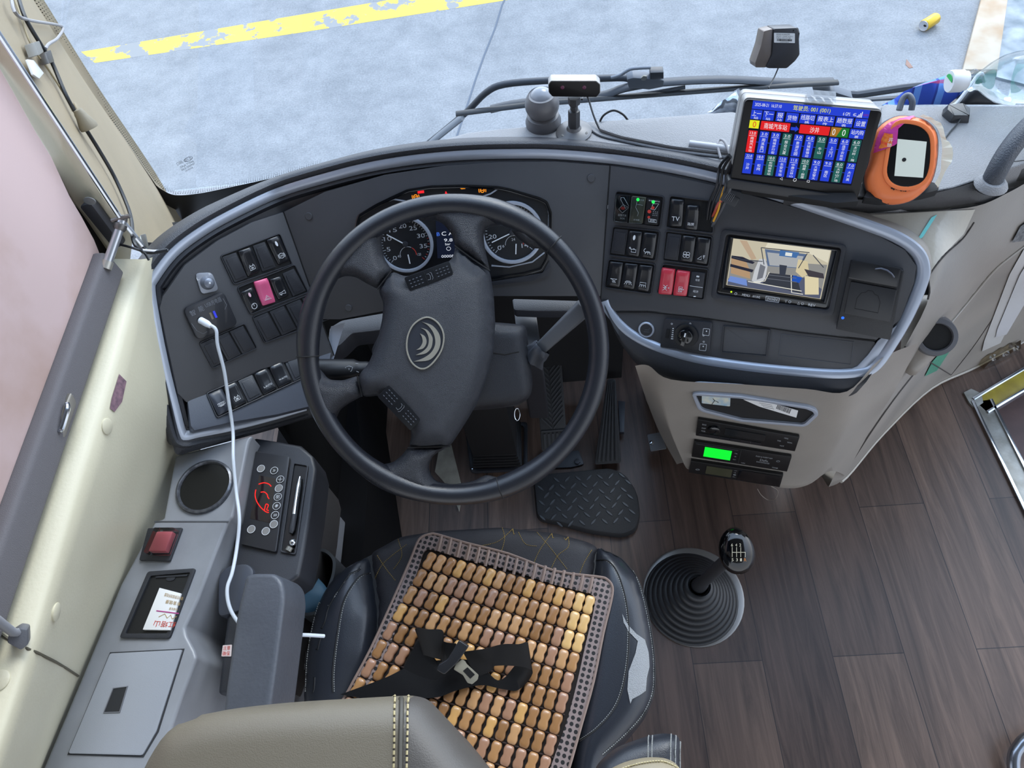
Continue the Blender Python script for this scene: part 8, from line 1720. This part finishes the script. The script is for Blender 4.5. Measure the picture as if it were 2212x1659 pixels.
MB().grid(rows).build('rubber_boot', mat('boot rubber', (26, 27, 30), 0.45, var=(12, (38, 39, 42))), gl, sharp=80)
top_ = Vector((tip.x, tip.y, 0.135)); d_ = (kc-top_); 
b = MB(); b.tube([top_-d_*0.05, top_+d_*0.05, top_+d_*0.12, top_+d_*0.9], [0.017, 0.016, 0.0125, 0.0115], 14); b.build('lever_shaft', mat('shaft sleeve', (42, 44, 48), 0.4), gl)
KN = Vector((0.02, -0.42, 0.90)).normalized(); KF = Frame(kc, KN); rows = []
b = MB(); cR = 0.0285
for i in range(13):
    ph = math.pi*i/12; z = math.cos(ph)*0.024; r_ = math.sin(ph)
    ring_ = []
    for k in range(29):
        a = 2*math.pi*k/28; ex = 0.0305*r_*(1-0.08*math.sin(a)); ey = 0.040*r_; ring_.append(KF.w((ex*math.cos(a), ey*math.sin(a)), max(z, -0.026) if z < 0 else z*0.85))
    rows.append(ring_)
b.grid(rows); kn = b.build('knob', mat('piano black knob', (6, 6, 8), 0.10, coat=0.2), gl, sharp=80); BK = bvh_of(kn)
b = MB(); kt = hit(BK, 1591, 1195, 0.0004); Fk = Frame(kt, plane3(hit(BK, 1575, 1195), hit(BK, 1607, 1195), hit(BK, 1591, 1215)).n); Fk = Fk.off(0.0016)
def kq(x, y): return Fk.q(1340+x/2.537, 1100+y/2.537)
for l in ([(613, 208), (613, 262)], [(637, 208), (637, 262)], [(660, 208), (660, 262)], [(613, 236), (685, 236)], [(685, 236), (685, 262)]): b.stroke(Fk, [kq(*p) for p in l], 0.0008)
for s_, x, y in (('6', 612, 196), ('4', 635, 196), ('5', 615, 277), ('3', 639, 277), ('1', 661, 277), ('2', 657, 196)): put_text(b, Quad(Fk, [kq(x-5, y-8), kq(x+5, y-8), kq(x+5, y+8), kq(x-5, y+8)], local=True), s_, 0.0003)
b.build('shift_pattern', mat('shift print', (216, 206, 180), 0.4), kn, smooth=False)
b = MB(); put_text(b, Quad(Fk, [kq(678, 269), kq(691, 269), kq(691, 285), kq(678, 285)], local=True), 'R', 0.0003); b.build('reverse_letter', mat('orange print', (220, 130, 50), 0.4), kn, smooth=False)
# chrome seat foot peeking in at the right bottom corner
cf = MB(); cf.tube(catmull([at(2192, 1680, Z(0.02)), at(2190, 1640, Z(0.03)), at(2200, 1615, Z(0.035)), at(2230, 1590, Z(0.04)), at(2330, 1560, Z(0.04)), at(2480, 1560, Z(0.03)), at(2500, 1600, Z(0.0))], 6), 0.012, 14); tag(cf.build('chrome_tube', mat('dull chrome', (150, 154, 162), 0.25, metal=0.9)), 'bent chrome tube entering the picture at the lower right corner', 'tube')
# ------------------------------------------------------------------ roof lining of the bus above the driver (unseen, added to block sky reflections)
ROOF = mat('grey roof lining', (128, 126, 120), 0.8)  # grey keeps the reflections in gloss surfaces dark
struct('ceiling', MB().prism(Frame((0, 0, 2.25), (0, 0, -1), (0, 1, 0)), [(-1.9, -3.2), (1.1, -3.2), (1.1, 0.72), (-1.9, 0.72)], -0.03, 0), ROOF, 'grey roof lining above the driver, added unseen to darken reflections', smooth=False)
